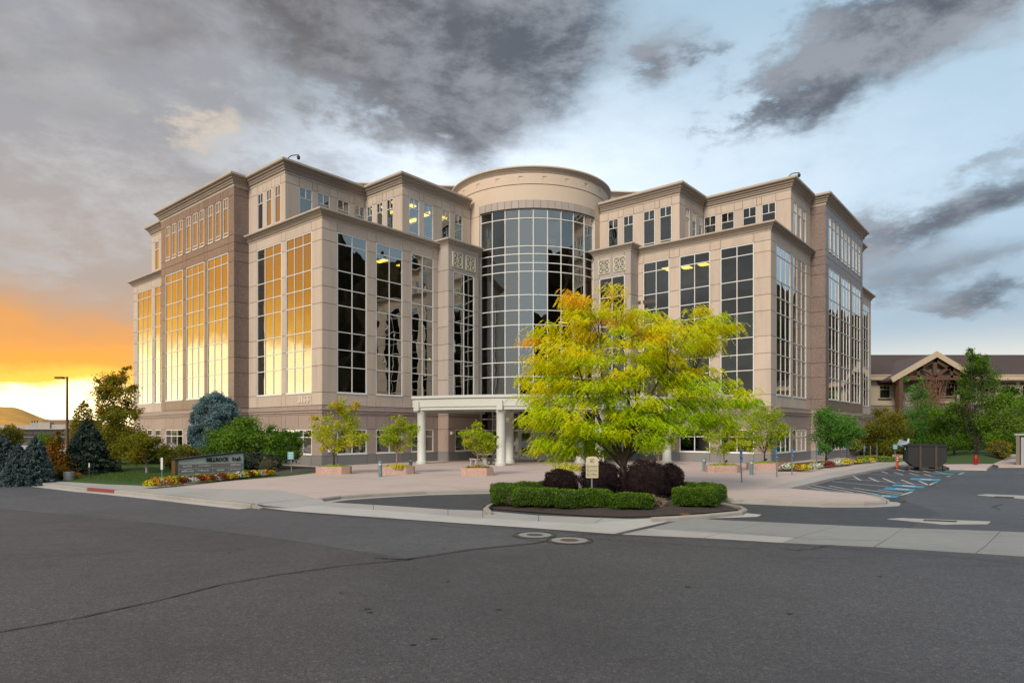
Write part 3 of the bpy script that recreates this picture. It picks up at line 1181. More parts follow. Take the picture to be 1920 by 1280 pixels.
class Face:
    def __init__(s, p0, q0, d, n, mir=False):
        s.o, s.d, s.n, s.mir = (p0, q0), d, n, mir

    def pt(s, a, t):
        return T(s.o[0] + s.d[0] * a + s.n[0] * t, s.o[1] + s.d[1] * a + s.n[1] * t, s.mir)

    def aabb(s, s0, s1, t0, t1, z0, z1):
        a, b = s.pt(s0, t0), s.pt(s1, t1)
        return (min(a[0], b[0]), min(a[1], b[1]), min(z0, z1)), (max(a[0], b[0]), max(a[1], b[1]), max(z0, z1))

    def piece(s, name, s0, s1, t0, t1, z0, z1, mat, parent=None, porig=(0, 0, 0)):
        lo, hi = s.aabb(s0, s1, t0, t1, z0, z1)
        c = tuple((lo[i] + hi[i]) / 2 for i in range(3))
        piece(name, parent or B, porig, c, tuple(hi[i] - lo[i] for i in range(3)), 0.0, mat)


WALL = {}


def backing(mat, f, s0, s1, z0, z1, t0=-.34, t1=-.028):
    mb = WALL.setdefault(mat, MB())
    mb.box(*f.aabb(s0, s1, t0, t1, z0, z1))


G_ = .016


def zone(f, s0, s1, levels, wins, mat, name='wall_panel', extra=(), t=.008):
    """panels between joints, leaving the window openings free"""
    sb = sorted(set([round(s0, 3), round(s1, 3)] + [round(w[0], 3) for w in wins] + [round(w[1], 3) for w in wins] + [round(e, 3) for e in extra]))
    sb = [q for q in sb if s0 - 1e-6 <= q <= s1 + 1e-6]
    for a, b in zip(sb, sb[1:]):
        m = (a + b) / 2
        ws = [w for w in wins if w[0] < m < w[1]]
        zb = sorted(set(list(levels) + [w[2] for w in ws if levels[0] < w[2] < levels[-1]] + [w[3] for w in ws if levels[0] < w[3] < levels[-1]]))
        for z0, z1 in zip(zb, zb[1:]):
            zm = (z0 + z1) / 2
            if any(w[2] < zm < w[3] for w in ws): continue
            if z1 - z0 < .05 or b - a < .05: continue
            backing('joint', f, a, b, z0, z1)
            f.piece(name, a + G_, b - G_, -.032, t, z0 + G_, z1 - G_, mat)


def window(f, s0, s1, z0, z1, vm, hm, half=None, fw=.075, mw=.058):
    """frame mesh + panes. vm: inner mullion positions, hm: transom levels, half: {band index: [extra verticals]}"""
    c2 = f.pt((s0 + s1) / 2, 0)
    org = (c2[0], c2[1], (z0 + z1) / 2)
    mb = MB()
    ta, tb = -.11, -.004

    def bx(a, b, c_, d, t0=ta, t1=tb):
        lo, hi = f.aabb(a, b, t0, t1, c_, d)
        mb.box(lo, hi)
    bx(s0 + .004, s0 + fw, z0 + .004, z1 - .004); bx(s1 - fw, s1 - .004, z0 + .004, z1 - .004)
    bx(s0 + fw, s1 - fw, z1 - fw, z1 - .004); bx(s0 + fw, s1 - fw, z0 + .004, z0 + fw)
    bx(s0 - .02, s1 + .02, z0 - .05, z0 + .003, -.1, .045)      # sill
    vb = [s0 + fw / 2] + list(vm) + [s1 - fw / 2]
    hb = [z0 + fw / 2] + list(hm) + [z1 - fw / 2]
    for h_ in hm: bx(s0 + fw, s1 - fw, h_ - mw / 2, h_ + mw / 2, ta, tb - .008)
    for bi in range(len(hb) - 1):
        vs = list(vb)
        if half is not None:
            vs = [vb[0]] + list(half.get(bi, [])) + [vb[-1]]
        for x_ in vs[1:-1]: bx(x_ - mw / 2, x_ + mw / 2, hb[bi] + mw / 2, hb[bi + 1] - mw / 2, ta, tb - .014)
        for a, b in zip(vs, vs[1:]):
            f.piece('pane', a, b, -.062, -.050, hb[bi], hb[bi + 1], 'glass', 'WIN', org)
            PIECES[-1] = PIECES[-1][:1] + (len(WINS),) + PIECES[-1][2:]
    w = mb.build('window', M['frame'], B, origin=org)
    WINS.append(w)
    return w


WINS = []
LV = [5.0, 6.8, 7.97, 9.2, 11.02, 12.17, 13.41, 15.26, 16.04]
LT = [5.0, 6.8, 7.97, 9.2, 11.02, 12.17, 13.41, 15.26, 16.04, 16.70]


def thirds(a, b, n): return [a + (b - a) * k / n for k in range(1, n)]


def main_bay(f, L, wins, mat='tan', low='granite_l', s_end=None):
    """wins: (s0, s1, npanes)"""
    W = [(a, b, 5.0, 16.04) for a, b, n in wins]
    zone(f, 0, L, [4.13] + LT, W, mat, 'granite_panel' if 'gran' in mat else 'wall_panel')
    for a, b, n in wins: window(f, a, b, 5.0, 16.04, thirds(a, b, n), LV[1:-1])
    Wg = [(a, b, .76, 2.5) for a, b, n in wins]
    zone(f, 0, L, [.72, 2.5, 3.5], Wg, low, 'base_panel', extra=[(a + b) / 2 for a, b, n in wins])
    for a, b, n in wins: window(f, a, b, .76, 2.5, thirds(a, b, n), [1.94])
    zone(f, 0, L, [-.3, .70], [], 'plinth', 'plinth_panel', extra=[a for a, b, n in wins] + [b for a, b, n in wins], t=.035)


def upper(f, s0, s1, wins, mat='tan', zb=17.15, joints=(20.26, 20.95)):
    W = [(a, b, 17.3, 20.26) for a, b in wins]
    zone(f, s0, s1, [zb] + list(joints), W, mat, 'granite_panel' if 'gran' in mat else 'upper_panel')
    for a, b in wins: window(f, a, b, 17.3, 20.26, [], [17.58, 19.48], half={2: [(a + b) / 2]}, fw=.06, mw=.05)


for mir in (False, True):
    front = Face(0, 0, (1, 0), (0, -1), mir)
    main_bay(front, 10.63, [(1.19, 3.70, 2), (4.50, 7.0, 2), (7.85, 10.17, 2)])
    left = Face(0, 0, (0, 1), (-1, 0), mir)
    main_bay(left, 9.82, [(1.22, 4.52, 3), (5.09, 8.6, 3)])
    gf = Face(-1.16, 9.82, (1, 0), (0, -1), mir)
    zone(gf, 0, 1.16, [4.13] + LT + [17.25, 20.26, 20.95], [], 'granite', 'granite_panel')
    zone(gf, 0, 1.16, [.72, 2.5, 3.5], [], 'granite_l', 'base_panel')
    zone(gf, 0, 1.16, [-.3, .70], [], 'plinth', 'plinth_panel', t=.035)
    gl = Face(-1.16, 9.82, (0, 1), (-1, 0), mir)
    main_bay(gl, 13.35, [(.95, 4.39, 3), (4.95, 8.3, 3), (8.95, 12.45, 3)], 'granite', 'granite_l')
    zone(gl, 0, 13.35, [16.70, 17.28], [], 'granite', 'granite_panel', extra=[.95, 4.39, 4.95, 8.3, 8.95, 12.45])
    upper(gl, 0, 13.35, [(.95, 1.76), (2.2, 3.01), (3.45, 4.28), (4.99, 5.8), (6.17, 7.05), (7.45, 8.3), (9.0, 9.85), (10.25, 11.1), (11.5, 12.4)], 'granite', zb=17.28)
    bk = Face(0, 23.17, (0, 1), (-1, 0), mir)
    main_bay(bk, 9.75, [(.9, 4.5, 3), (5.1, 8.7, 3)])
    upper(bk, 0, 5.15, [(.6, 1.5), (2.0, 2.9), (3.5, 4.4)])
    bend = Face(0, 32.92, (1, 0), (0, 1), mir)
    zone(bend, 0, 8, [.7, 3.5, 4.13] + LT, [], 'tan', 'wall_panel')
    # upper set-back storey
    cl = Face(0, 4.59, (0, 1), (-1, 0), mir)
    upper(cl, 0, 5.23, [(a - 4.59, b - 4.59) for a, b in ((5.22, 6.03), (6.45, 7.23), (7.7, 8.51))])
    cf = Face(0, 4.59, (1, 0), (0, -1), mir)
    upper(cf, 0, 7.03, [(1.12, 2.22), (2.62, 3.72), (4.4, 5.5), (5.93, 6.97)])
    vf = Face(7.03, .07, (0, 1), (-1, 0), mir)
    upper(vf, 0, 4.52, [(1.07, 1.88), (2.33, 3.11), (3.62, 4.33)])
    df = Face(7.03, .07, (1, 0), (0, -1), mir)
    upper(df, 0, 7.45, [(.65, 1.71), (2.12, 3.16), (4.07, 5.03), (5.51, 6.49)])
    # stone pier with grilles
    pl = Face(10.63, -1.2, (0, 1), (-1, 0), mir)
    pf = Face(10.63, -1.2, (1, 0), (0, -1), mir)
    plv = [4.13, 5.0, 6.4, 7.97, 9.2, 10.6, 12.17, 13.41, 15.06, 16.9]
    zone(pl, 0, 1.2, plv, [], 'stone', 'stone_panel')
    zone(pf, 0, 3.5, [4.13] + LV[:7] + [15.06, 16.9], [(.55, 2.97, 5.0, 15.06)], 'stone', 'stone_panel', extra=[1.75])
    window(pf, .55, 2.97, 5.0, 15.06, [1.76], LV[1:7])
    zone(pl, 0, 1.2, [.72, 2.5, 3.5], [], 'granite_l', 'base_panel')
    zone(pf, 0, 3.5, [.72, 2.5, 3.5], [(.75, 2.97, .76, 2.5)], 'granite_l', 'base_panel')
    window(pf, .75, 2.97, .76, 2.5, [1.86], [1.94])
    zone(pl, 0, 1.2, [-.3, .70], [], 'plinth', 'plinth_panel', t=.035)
    zone(pf, 0, 3.5, [-.3, .70], [], 'plinth', 'plinth_panel', extra=[1.2, 2.4], t=.035)
    pe = Face(14.13, -1.2, (0, 1), (1, 0), mir)
    zone(pe, 0, 1.3, [-.3, 3.5], [], 'stone', 'stone_panel')
    zone(pe, 0, 1.3, plv, [], 'stone', 'stone_panel')
    for (a, b) in ((.47, 1.53), (1.95, 3.01)):
        mb = MB()
        z0, z1 = 15.42, 16.55
        cs, cz = (a + b) / 2, (z0 + z1) / 2
        c2 = pf.pt(cs, 0)
        d3 = Vector((*[pf.pt(cs + 1, 0)[i] - c2[i] for i in (0, 1)], 0))
        n3 = Vector((*[pf.pt(cs, 1)[i] - c2[i] for i in (0, 1)], 0))
        o3 = Vector((c2[0], c2[1], cz)) + n3 * .05
        hw, hh = (b - a) / 2, (z1 - z0) / 2

        def P3(x_, z_): return o3 + d3 * x_ + Vector((0, 0, z_))
        for x_ in (-hw, hw): mb.bar(P3(x_, -hh), P3(x_, hh), .06, .07)
        for z_ in (-hh, hh): mb.bar(P3(-hw, z_), P3(hw, z_), .055, .065)
        for k in range(8):
            an = k * PI / 4
            L = min(hw / max(1e-6, abs(math.cos(an))), hh / max(1e-6, abs(math.sin(an))))
            mb.bar(P3(math.cos(an) * .05, math.sin(an) * .05), P3(math.cos(an) * L, math.sin(an) * L), .045, .05)
        ring = [P3(math.cos(k * PI / 10) * hw * .86, math.sin(k * PI / 10) * hw * .86) for k in range(21)]
        for k in range(20): mb.bar(ring[k], ring[k + 1], .05, .055)
        mb.box(*pf.aabb(a + .03, b - .03, .009, .014, z0 + .03, z1 - .03), mi=1)
        mb.build('grille', [M['cream'], M['plinth']], B)

# cornices: stepped profiles swept along the walls


def prof(zt, h, o):
    return [(-.3, zt - h), (.02, zt - h), (.05, zt - h * .93), (.05, zt - h * .82), (o * .30, zt - h * .76), (o * .32, zt - h * .62), (o * .42, zt - h * .60), (o * .45, zt - h * .46), (o * .66, zt - h * .42), (o * .70, zt - h * .28), (o * .93, zt - h * .25), (o, zt - h * .18), (o, zt - h * .02), (o * .9, zt), (-.3, zt + .02)]


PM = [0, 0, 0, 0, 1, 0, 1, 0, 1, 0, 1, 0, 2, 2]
for mir in (False, True):
    def path(pts):
        q = [T(a, b, mir) for a, b in pts]
        return q if not mir else list(reversed(q))

    # sweep puts 'out' on the right of travel: travel so that the outside is right
    def cor(pts, zt, h, o, name='cornice'):
        mb = MB()
        mb.sweep(path(pts), prof(zt, h, o), PM)
        mb.build(name, [M['cornice'], M['cornice_brown'], M['cap']], B)
    cor([(0, 9.8), (0, 0), (10.6, 0)][::1] if True else 0, 17.30, .62, .42)
    cor([(10.63, 0), (10.63, -1.2), (14.13, -1.2), (14.13, -.4)], 17.50, .62, .36, 'pier_cornice')
    cor([(7, 32.92), (0, 32.92), (0, 23.2)], 17.30, .62, .42)
    cor([(7, 28.32), (0, 28.32), (0, 23.17), (-1.16, 23.17), (-1.16, 9.82), (0, 9.82), (0, 4.59), (7.03, 4.59), (7.03, .07), (14.2, .07)], 21.80, .92, .50, 'upper_cornice')
    # mid moulding
    mb = MB()
    mb.sweep(path([(5, 32.92), (0, 32.92), (0, 23.17), (-1.16, 23.17), (-1.16, 9.82), (0, 9.82), (0, 0), (10.63, 0), (10.63, -1.2), (14.13, -1.2), (14.13, -.4)]),
             [(-.2, 3.5), (.03, 3.5), (.035, 3.60), (.09, 3.63), (.09, 3.70), (.06, 3.72), (.06, 3.76), (.13, 3.80), (.13, 3.86), (.04, 3.89), (.04, 4.11), (-.2, 4.12)], [0] * 11)
    mb.build('moulding', M['granite_l'], B)
    # thin drip line over plinth
    mb = MB()
    mb.sweep(path([(5, 32.92), (0, 32.92), (0, 23.17), (-1.16, 23.17), (-1.16, 9.82), (0, 9.82), (0, 0), (10.63, 0), (10.63, -1.2), (14.13, -1.2), (14.13, -.4)]),
             [(-.2, .70), (.045, .70), (.03, .735), (-.2, .735)])
    mb.build('plinth_cap', M['plinth'], B)

# rotunda ----------------------------------------------------------------
DC = (21.5, -.85)
RW, RG = 6.98, 6.80
PHG = 44.0


def dpt(r, phi, z):
    a = R(225 + phi)
    return (DC[0] + r * math.cos(a), DC[1] + r * math.sin(a), z)


def sector(mb, r0, r1, z0, z1, p0, p1, n, mi=0, caps=True):
    """solid ring sector"""
    V = []
    for k in range(n + 1):
        ph = p0 + (p1 - p0) * k / n
        for (r, z) in ((r0, z0), (r1, z0), (r1, z1), (r0, z1)): V.append(dpt(r, ph, z))
    F = []
    for k in range(n):
        a, b = k * 4, (k + 1) * 4
        for j in range(4):
            j2 = (j + 1) % 4
            F.append((a + j, b + j, b + j2, a + j2))
    if caps: F += [(3, 2, 1, 0), (n * 4, n * 4 + 1, n * 4 + 2, n * 4 + 3)]
    mb.add(V, F, mi)


rows = [4.55, 5.0, 6.8, 7.97, 9.2, 11.02, 12.2, 13.45, 15.35, 16.05, 16.78, 17.42, 19.68, 20.42]
bays = [-PHG + 2 * PHG * k / 9 for k in range(10)]
org = (*dpt(RG, 0, 0)[:2], 12.0)
mb = MB()
for ph in bays:
    a = R(225 + ph)
    e = Vector((math.cos(a), math.sin(a), 0)); t3 = Vector((-e.y, e.x, 0))
    c = Vector(dpt(RG + .01, ph, (4.5 + 20.45) / 2))
    mb.obox(c, t3 * .032, e * .055, (0, 0, 7.975))
for z in rows[1:] + [4.5]:
    sector(mb, RG - .05, RG + .05, z - .03, z + .03, -PHG, PHG, 36)
rw = mb.build('rotunda_window', M['frame'], B, origin=org)
WINS.append(rw)
for i in range(9):
    for j in range(len(rows) - 1):
        ph = (bays[i] + bays[i + 1]) / 2
        hw = RG * math.sin(R(bays[i + 1] - bays[i]) / 2) * 2
        rr = RG * math.cos(R(bays[i + 1] - bays[i]) / 2)
        c = dpt(rr, ph, (rows[j] + rows[j + 1]) / 2)
        piece('pane', len(WINS) - 1, org, c, (hw, .012, rows[j + 1] - rows[j]), R(225 + ph + 90), 'glass')
# flanking wall, frieze, bands
mb = MB()
for s_ in (-1, 1):
    for (z0, z1) in ((-.2, 4.12), (4.15, 8.5), (8.53, 12.7), (12.73, 16.9), (16.93, 20.26), (20.29, 22.35)):
        sector(mb, RW - .5, RW + .03, z0, z1, s_ * (PHG + .3), s_ * 100, 24)
sector(mb, RW - .5, RW + .03, 21.08, 22.35, -PHG - .3, PHG + .3, 40)
mb.build('rotunda_wall', M['drum'], B, smooth=True)
mb = MB()
sector(mb, RW - .5, RW, -.2, 22.5, PHG + .5, 100, 24)
sector(mb, RW - .5, RW, -.2, 22.5, -PHG - .5, -100, 24)
sector(mb, RW - .5, RW, 20.45, 23.3, -PHG - .5, PHG + .5, 24)
sector(mb, RW - .5, RW - .02, 22.3, 23.2, -180, 180, 72, caps=False)
mb.build('joint_backing', M['joint'], B)
for k in range(18):
    a = -PHG + 2 * PHG * k / 18
    mb = MB()
    sector(mb, RW - .3, RW + .045, 20.45, 21.06, a + .12, a + 2 * PHG / 18 - .12, 2)
    mb.build('stone_lintel', M['stone'], B)
# frieze with small square recesses, then cornice
mb = MB()
sector(mb, RW - .4, RW + .06, 22.40, 22.72, -180, 180, 90, caps=False)
sector(mb, RW - .4, RW + .06, 23.02, 23.2, -180, 180, 90, caps=False)
st = 16.0
k0 = -11
for k in range(k0, 12):
    a = 2.6 + st * k
    sector(mb, RW - .4, RW + .06, 22.72, 23.02, a + 1.3, a + st - 1.3, 8)
mb.build('rotunda_frieze', M['drum'], B, smooth=False)
mb = MB()
sector(mb, RW - .4, RW + .012, 22.7, 23.04, -180, 180, 90, caps=False)
mb.build('frieze_recess', M['drum'], B, smooth=True)
mb = MB()
zt, h, o = 23.78, .62, .34
pr = [(RW + r_, z) for r_, z in prof(zt, h, o)]
for j in range(len(pr) - 1):
    mb.lathe([pr[j], pr[j + 1]], (DC[0], DC[1], 0), 96, PM[j])
mb.lathe([(RW - .3, zt + .02), (0.01, zt + .5)], (DC[0], DC[1], 0), 96, 2)
mb.build('rotunda_cornice', [M['drum'], M['cornice_brown'], M['cap']], B, smooth=True)

# entrance glazing under the canopy
org2 = (*dpt(RG, 0, 0)[:2], 2.2)
mb = MB()
eb = [-PHG + 2 * PHG * k / 9 for k in range(10)]
for i, ph in enumerate(eb):
    a = R(225 + ph)
    e = Vector((math.cos(a), math.sin(a), 0)); t3 = Vector((-e.y, e.x, 0))
    w = .055 if i in (3, 4, 5, 6) else .04
    mb.obox(Vector(dpt(RG - .02, ph, 2.2)), t3 * w, e * .06, (0, 0, 2.2))
for z in (.06, 2.42, 3.35, 4.0):
    sector(mb, RG - .08, RG + .04, z - .05, z + .05, -PHG, PHG, 36)
ent = mb.build('entrance_glazing', M['frame'], B, origin=org2)
WINS.append(ent)
er = [.1, 2.42, 3.35, 4.0, 4.5]
for i in range(9):
    for j in range(4):
        if j == 0 and i in (3, 4, 5): continue
        ph = (eb[i] + eb[i + 1]) / 2
        rr = RG * math.cos(R(eb[i + 1] - eb[i]) / 2) - .02
        piece('pane', len(WINS) - 1, org2, dpt(rr, ph, (er[j] + er[j + 1]) / 2), (1.16, .012, er[j + 1] - er[j]), R(225 + ph + 90), 'glass')
for i in (3, 4, 5):
    ph = (eb[i] + eb[i + 1]) / 2
    a = R(225 + ph)
    e = Vector((math.cos(a), math.sin(a), 0)); t3 = Vector((-e.y, e.x, 0))
    cc = Vector(dpt(RG * math.cos(R(4.9)) + .03, ph, 0))
    mb = MB()
    for s_ in (-1, 1): mb.obox(cc + t3 * s_ * .44 + Vector((0, 0, 1.2)), t3 * .06, e * .03, (0, 0, 1.15))
    mb.obox(cc + Vector((0, 0, .17)), t3 * .38, e * .03, (0, 0, .12))
    mb.obox(cc + Vector((0, 0, 2.29)), t3 * .38, e * .03, (0, 0, .06))
    door = mb.build('door', M['frame'], B)
    mb = MB(); mb.obox(cc + Vector((0, 0, 1.26)), t3 * .38, e * .006, (0, 0, .97)); mb.build('door_glass', M['glass'], door)
    mb = MB(); mb.tube([cc + t3 * .3 + e * .08 + Vector((0, 0, z)) for z in (.8, 1.5)], .018, 6); mb.build('handle', M['cap'], door)

# canopy -------------------------------------------------------------------
mb = MB()
pr = [(7.0, 4.02), (15.0, 4.02), (15.05, 3.86), (15.42, 3.86), (15.42, 4.06), (15.50, 4.08), (15.50, 4.66), (15.62, 4.68), (15.62, 4.84), (15.4, 4.88), (7.0, 4.92)]
p0, p1, n = -40.0, 37.5, 60
V = []
for k in range(n + 1):
    ph = p0 + (p1 - p0) * k / n
    for (r, z) in pr: V.append(dpt(r, ph, z))
kk = len(pr)
F = []
for k in range(n):
    for j in range(kk):
        j2 = (j + 1) % kk
        F.append((k * kk + j, (k + 1) * kk + j, (k + 1) * kk + j2, k * kk + j2))
F.append(tuple(reversed(range(kk)))); F.append(tuple(n * kk + j for j in range(kk)))
mb.add(V, F)
cano = mb.build('entrance_canopy', M['canopy'], B)
# radial beams under the soffit and end beams
for ph in (-39.6, -14.4, 12, 37.1):
    mb = MB()
    mb.bar(dpt(7.2, ph, 3.92), dpt(15.3, ph, 3.92), .32, .34)
    mb.build('canopy_beam', M['canopy'], cano)
mb = MB()
sector(mb, 11.35, 11.75, 3.82, 4.02, p0, p1, 40)
mb.build('canopy_beam', M['canopy'], cano)
for ph in (-38.2, -14.4, 12.0, 35.5):
    mb = MB()
    a = R(225 + ph); e = Vector((math.cos(a), math.sin(a), 0)); t3 = Vector((-e.y, e.x, 0))
    mb.obox(Vector(dpt(15.55, ph, 4.15)), t3 * .2, e * .08, (0, 0, .33))
    mb.build('fascia_bracket', M['canopy'], cano)
COLS = [(15.05, -38.2), (15.05, -14.4), (15.05, 12.0), (15.05, 35.5), (11.55, -14.4), (11.55, 12.0)]
cme = None
for (r_, ph) in COLS:
    if cme is None:
        mb = MB()
        mb.lathe([(.40, 0), (.40, .16), (.33, .22), (.315, .24), (.315, 1.55), (.30, 1.555), (.30, 1.575), (.315, 1.58), (.315, 2.75), (.30, 2.755), (.30, 2.775), (.315, 2.78), (.315, 3.62), (.37, 3.70), (.37, 3.84)], n=28)
        mb.v = [(x, y, z) for x, y, z in mb.v]
        c_ = mb.build('column', M['canopy'], B, smooth=True)
        cme = c_.data
    else:
        c_ = D.objects.new('column', cme); COL.objects.link(c_); c_.parent = B
    c_.location = dpt(r_, ph, 0)

# house number on the left block
mb = MB()
lf = Face(0, 0, (0, 1), (-1, 0))
for ch, sx in zip('3165', (2.74, 2.38, 2.01, 1.63)):
    c2 = lf.pt(sx, .012)
    put_text(mb, ch, (c2[0], c2[1], 4.56), (0, -1, 0), (0, 0, 1), .28 if ch != '1' else .14, .44, .05, bold=.02)
mb.build('house_number', surf('number_metal', (.85, .76, .64), None, 9, .4, 0), B)

# roof, floors, core, penthouse ------------------------------------------------
up_path = [(7, 28.1), (.1, 28.1), (.1, 23.1), (-1.0, 23.1), (-1.0, 9.9), (.1, 9.9), (.1, 4.7), (7.1, 4.7), (7.1, .2), (15, .2)]
poly = up_path + [T(a, b, True) for a, b in reversed(up_path)] + [(50, -8), (30, 10), (10, 29)]


def fix(poly):
    return poly


mb = MB(); mb.prism(poly, 20.95, 21.25); mb.build('roof', M['cap'], B)
lowp = [(.1, 32.8), (.1, .1), (14.6, .1), (16.5, .3), (21.8, -5.1), (22.08, -7.6), T(.1, .1, True), T(.1, 32.8, True), (54, -12), (30, 9), (11, 32.8)]
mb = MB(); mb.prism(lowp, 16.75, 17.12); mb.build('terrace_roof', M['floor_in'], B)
for z in (4.35, 8.55, 12.72):
    mb = MB(); mb.prism([(p[0] * 1.0, p[1]) for p in [(.4, 32.5), (.4, .4), (14.6, .4), (15.8, -.6), (17.2, -3.2), (19.2, -4.7), (21.6, -5.1), (22.0, -7.6), T(.4, .4, True), T(.4, 32.5, True), (54, -12), (30, 9), (11, 32.5)]], z, z + .3)
    mb.build('floor_slab', M['floor_in'], B)
for z in (4.6,):
    pass
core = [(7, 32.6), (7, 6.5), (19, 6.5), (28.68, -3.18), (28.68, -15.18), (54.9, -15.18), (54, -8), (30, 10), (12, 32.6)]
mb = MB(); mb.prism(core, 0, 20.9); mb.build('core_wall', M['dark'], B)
# ceiling lights that are on
lme = None


def lamp(p, q, z, mir=False, w=.6, l=1.25):
    p, q = T(p, q, mir)
    mb = MB(); mb.box((-w / 2, -l / 2, -.02), (w / 2, l / 2, .02))
    o = mb.build('ceiling_lamp', M['lamp'], B, loc=(p, q, z))


for (p, q) in ((8.6, 3.0), (8.8, 5.4), (10.4, 3.2), (10.2, 5.6), (12.6, 3.4), (12.9, 5.6), (14.2, 3.4)):
    lamp(p, q, 20.9)
lamp(11.6, 5.3, 16.7); lamp(9.6, 5.8, 16.7)
for (p, q, w) in ((10.6, 5.6, 1.4), (9.2, 6.0, 1.2), (7.6, 6.0, .8)):
    lamp(p, q, 16.7, True, w, .8)
lamp(12.6, 3.0, 8.5, w=.3, l=.3); lamp(25, -2, 12.65, w=.8, l=.5)

# penthouse behind the rotunda
p1_, p2_ = Vector((-16.3, 66)), Vector((13.2, 68.6))
dr = (p2_ - p1_).normalized(); nb = Vector((-dr.y, dr.x))
ph_poly = [p1_, p2_, p2_ + nb * 8, p1_ + nb * 8]


def w2l(v):
    d = Vector(v) - A0
    return (d.dot(uu), d.dot(vv))


mb = MB(); mb.prism([w2l(v) for v in ph_poly], 21.0, 27.3); mb.build('penthouse', M['drum'], B)
pp = [w2l(v) for v in (p1_ + nb * 8, p1_, p2_, p2_ + nb * 8)]
mb = MB(); mb.sweep(pp, prof(27.75, .7, .45), PM); mb.build('penthouse_cornice', [M['drum'], M['cornice_brown'], M['cap']], B)

# roof cameras on goosenecks
for (p, q, mir) in ((.3, 4.9, False), (.3, 4.9, True)):
    a, b = T(p, q, mir)
    mb = MB()
    w = (math.cos(R(-49.9 + 0)), math.sin(R(-49.9)))   # world +X in building coordinates
    pts = [(a, b, 21.8)]
    for k in range(9):
        t = k / 8 * PI / 2
        pts.append((a + w[0] * .55 * (1 - math.cos(t)), b + w[1] * .55 * (1 - math.cos(t)), 21.85 + .5 * math.sin(t)))
    pts.append((a + w[0] * .85, b + w[1] * .85, 22.37))
    mb.tube(pts, .035, 6)
    scam = mb.build('security_camera', M['iron'], B)
    mb = MB()
    mb.lathe([(0.001, -.36), (.10, -.30), (.12, -.2), (.12, -.12), (.05, -.05), (.03, .02)], (a + w[0] * .85, b + w[1] * .85, 22.37), 12)
    mb.build('camera_dome', M['iron'], scam)
# small wall lights / boxes at the entrance wall
for (f_, s_, z_) in ((Face(0, 0, (1, 0), (0, -1)), .55, 1.05), (Face(10.63, -1.2, (1, 0), (0, -1)), .3, 2.2)):
    mb = MB(); mb.box(*f_.aabb(s_ - .1, s_ + .1, .02, .2, z_ - .1, z_ + .12)); mb.build('wall_lamp', M['frame'], B)

for mname, mb in WALL.items():
    mb.build('wall', M[mname], B)

# realise the pieces: the 300 largest of each kind singly, the rest joined per kind and material
bym = {}
for P in PIECES: bym.setdefault(P[0], []).append(P)


def shown(P):
    w = loc2world(P[3][0], P[3][1], P[3][2])
    return (P[4][0] + P[4][1]) * P[4][2] / (w.x ** 2 + w.y ** 2)


for nm, L in bym.items():
    L.sort(key=shown, reverse=True)
    for P in L[:300]:
        o = D.objects.new(nm, unit(P[6]))
        COL.objects.link(o)
        par = WINS[P[1]] if isinstance(P[1], int) else P[1]
        o.parent = par
        o.location = tuple(P[3][i] - P[2][i] for i in range(3))
        o.scale = P[4]
        o.rotation_euler = (0, 0, P[5])
    rest_ = {}
    for P in L[300:]: rest_.setdefault(P[6], []).append(P)
    for mt, LL in rest_.items():
        mb = MB()
        for P in LL:
            ca, sa = math.cos(P[5]), math.sin(P[5])
            mb.obox(P[3], (ca * P[4][0] / 2, sa * P[4][0] / 2, 0), (-sa * P[4][1] / 2, ca * P[4][1] / 2, 0), (0, 0, P[4][2] / 2))
        o = mb.build(nm, M[mt], B)
        o['kind'] = 'stuff'
print('pieces', {k: len(v) for k, v in bym.items()})
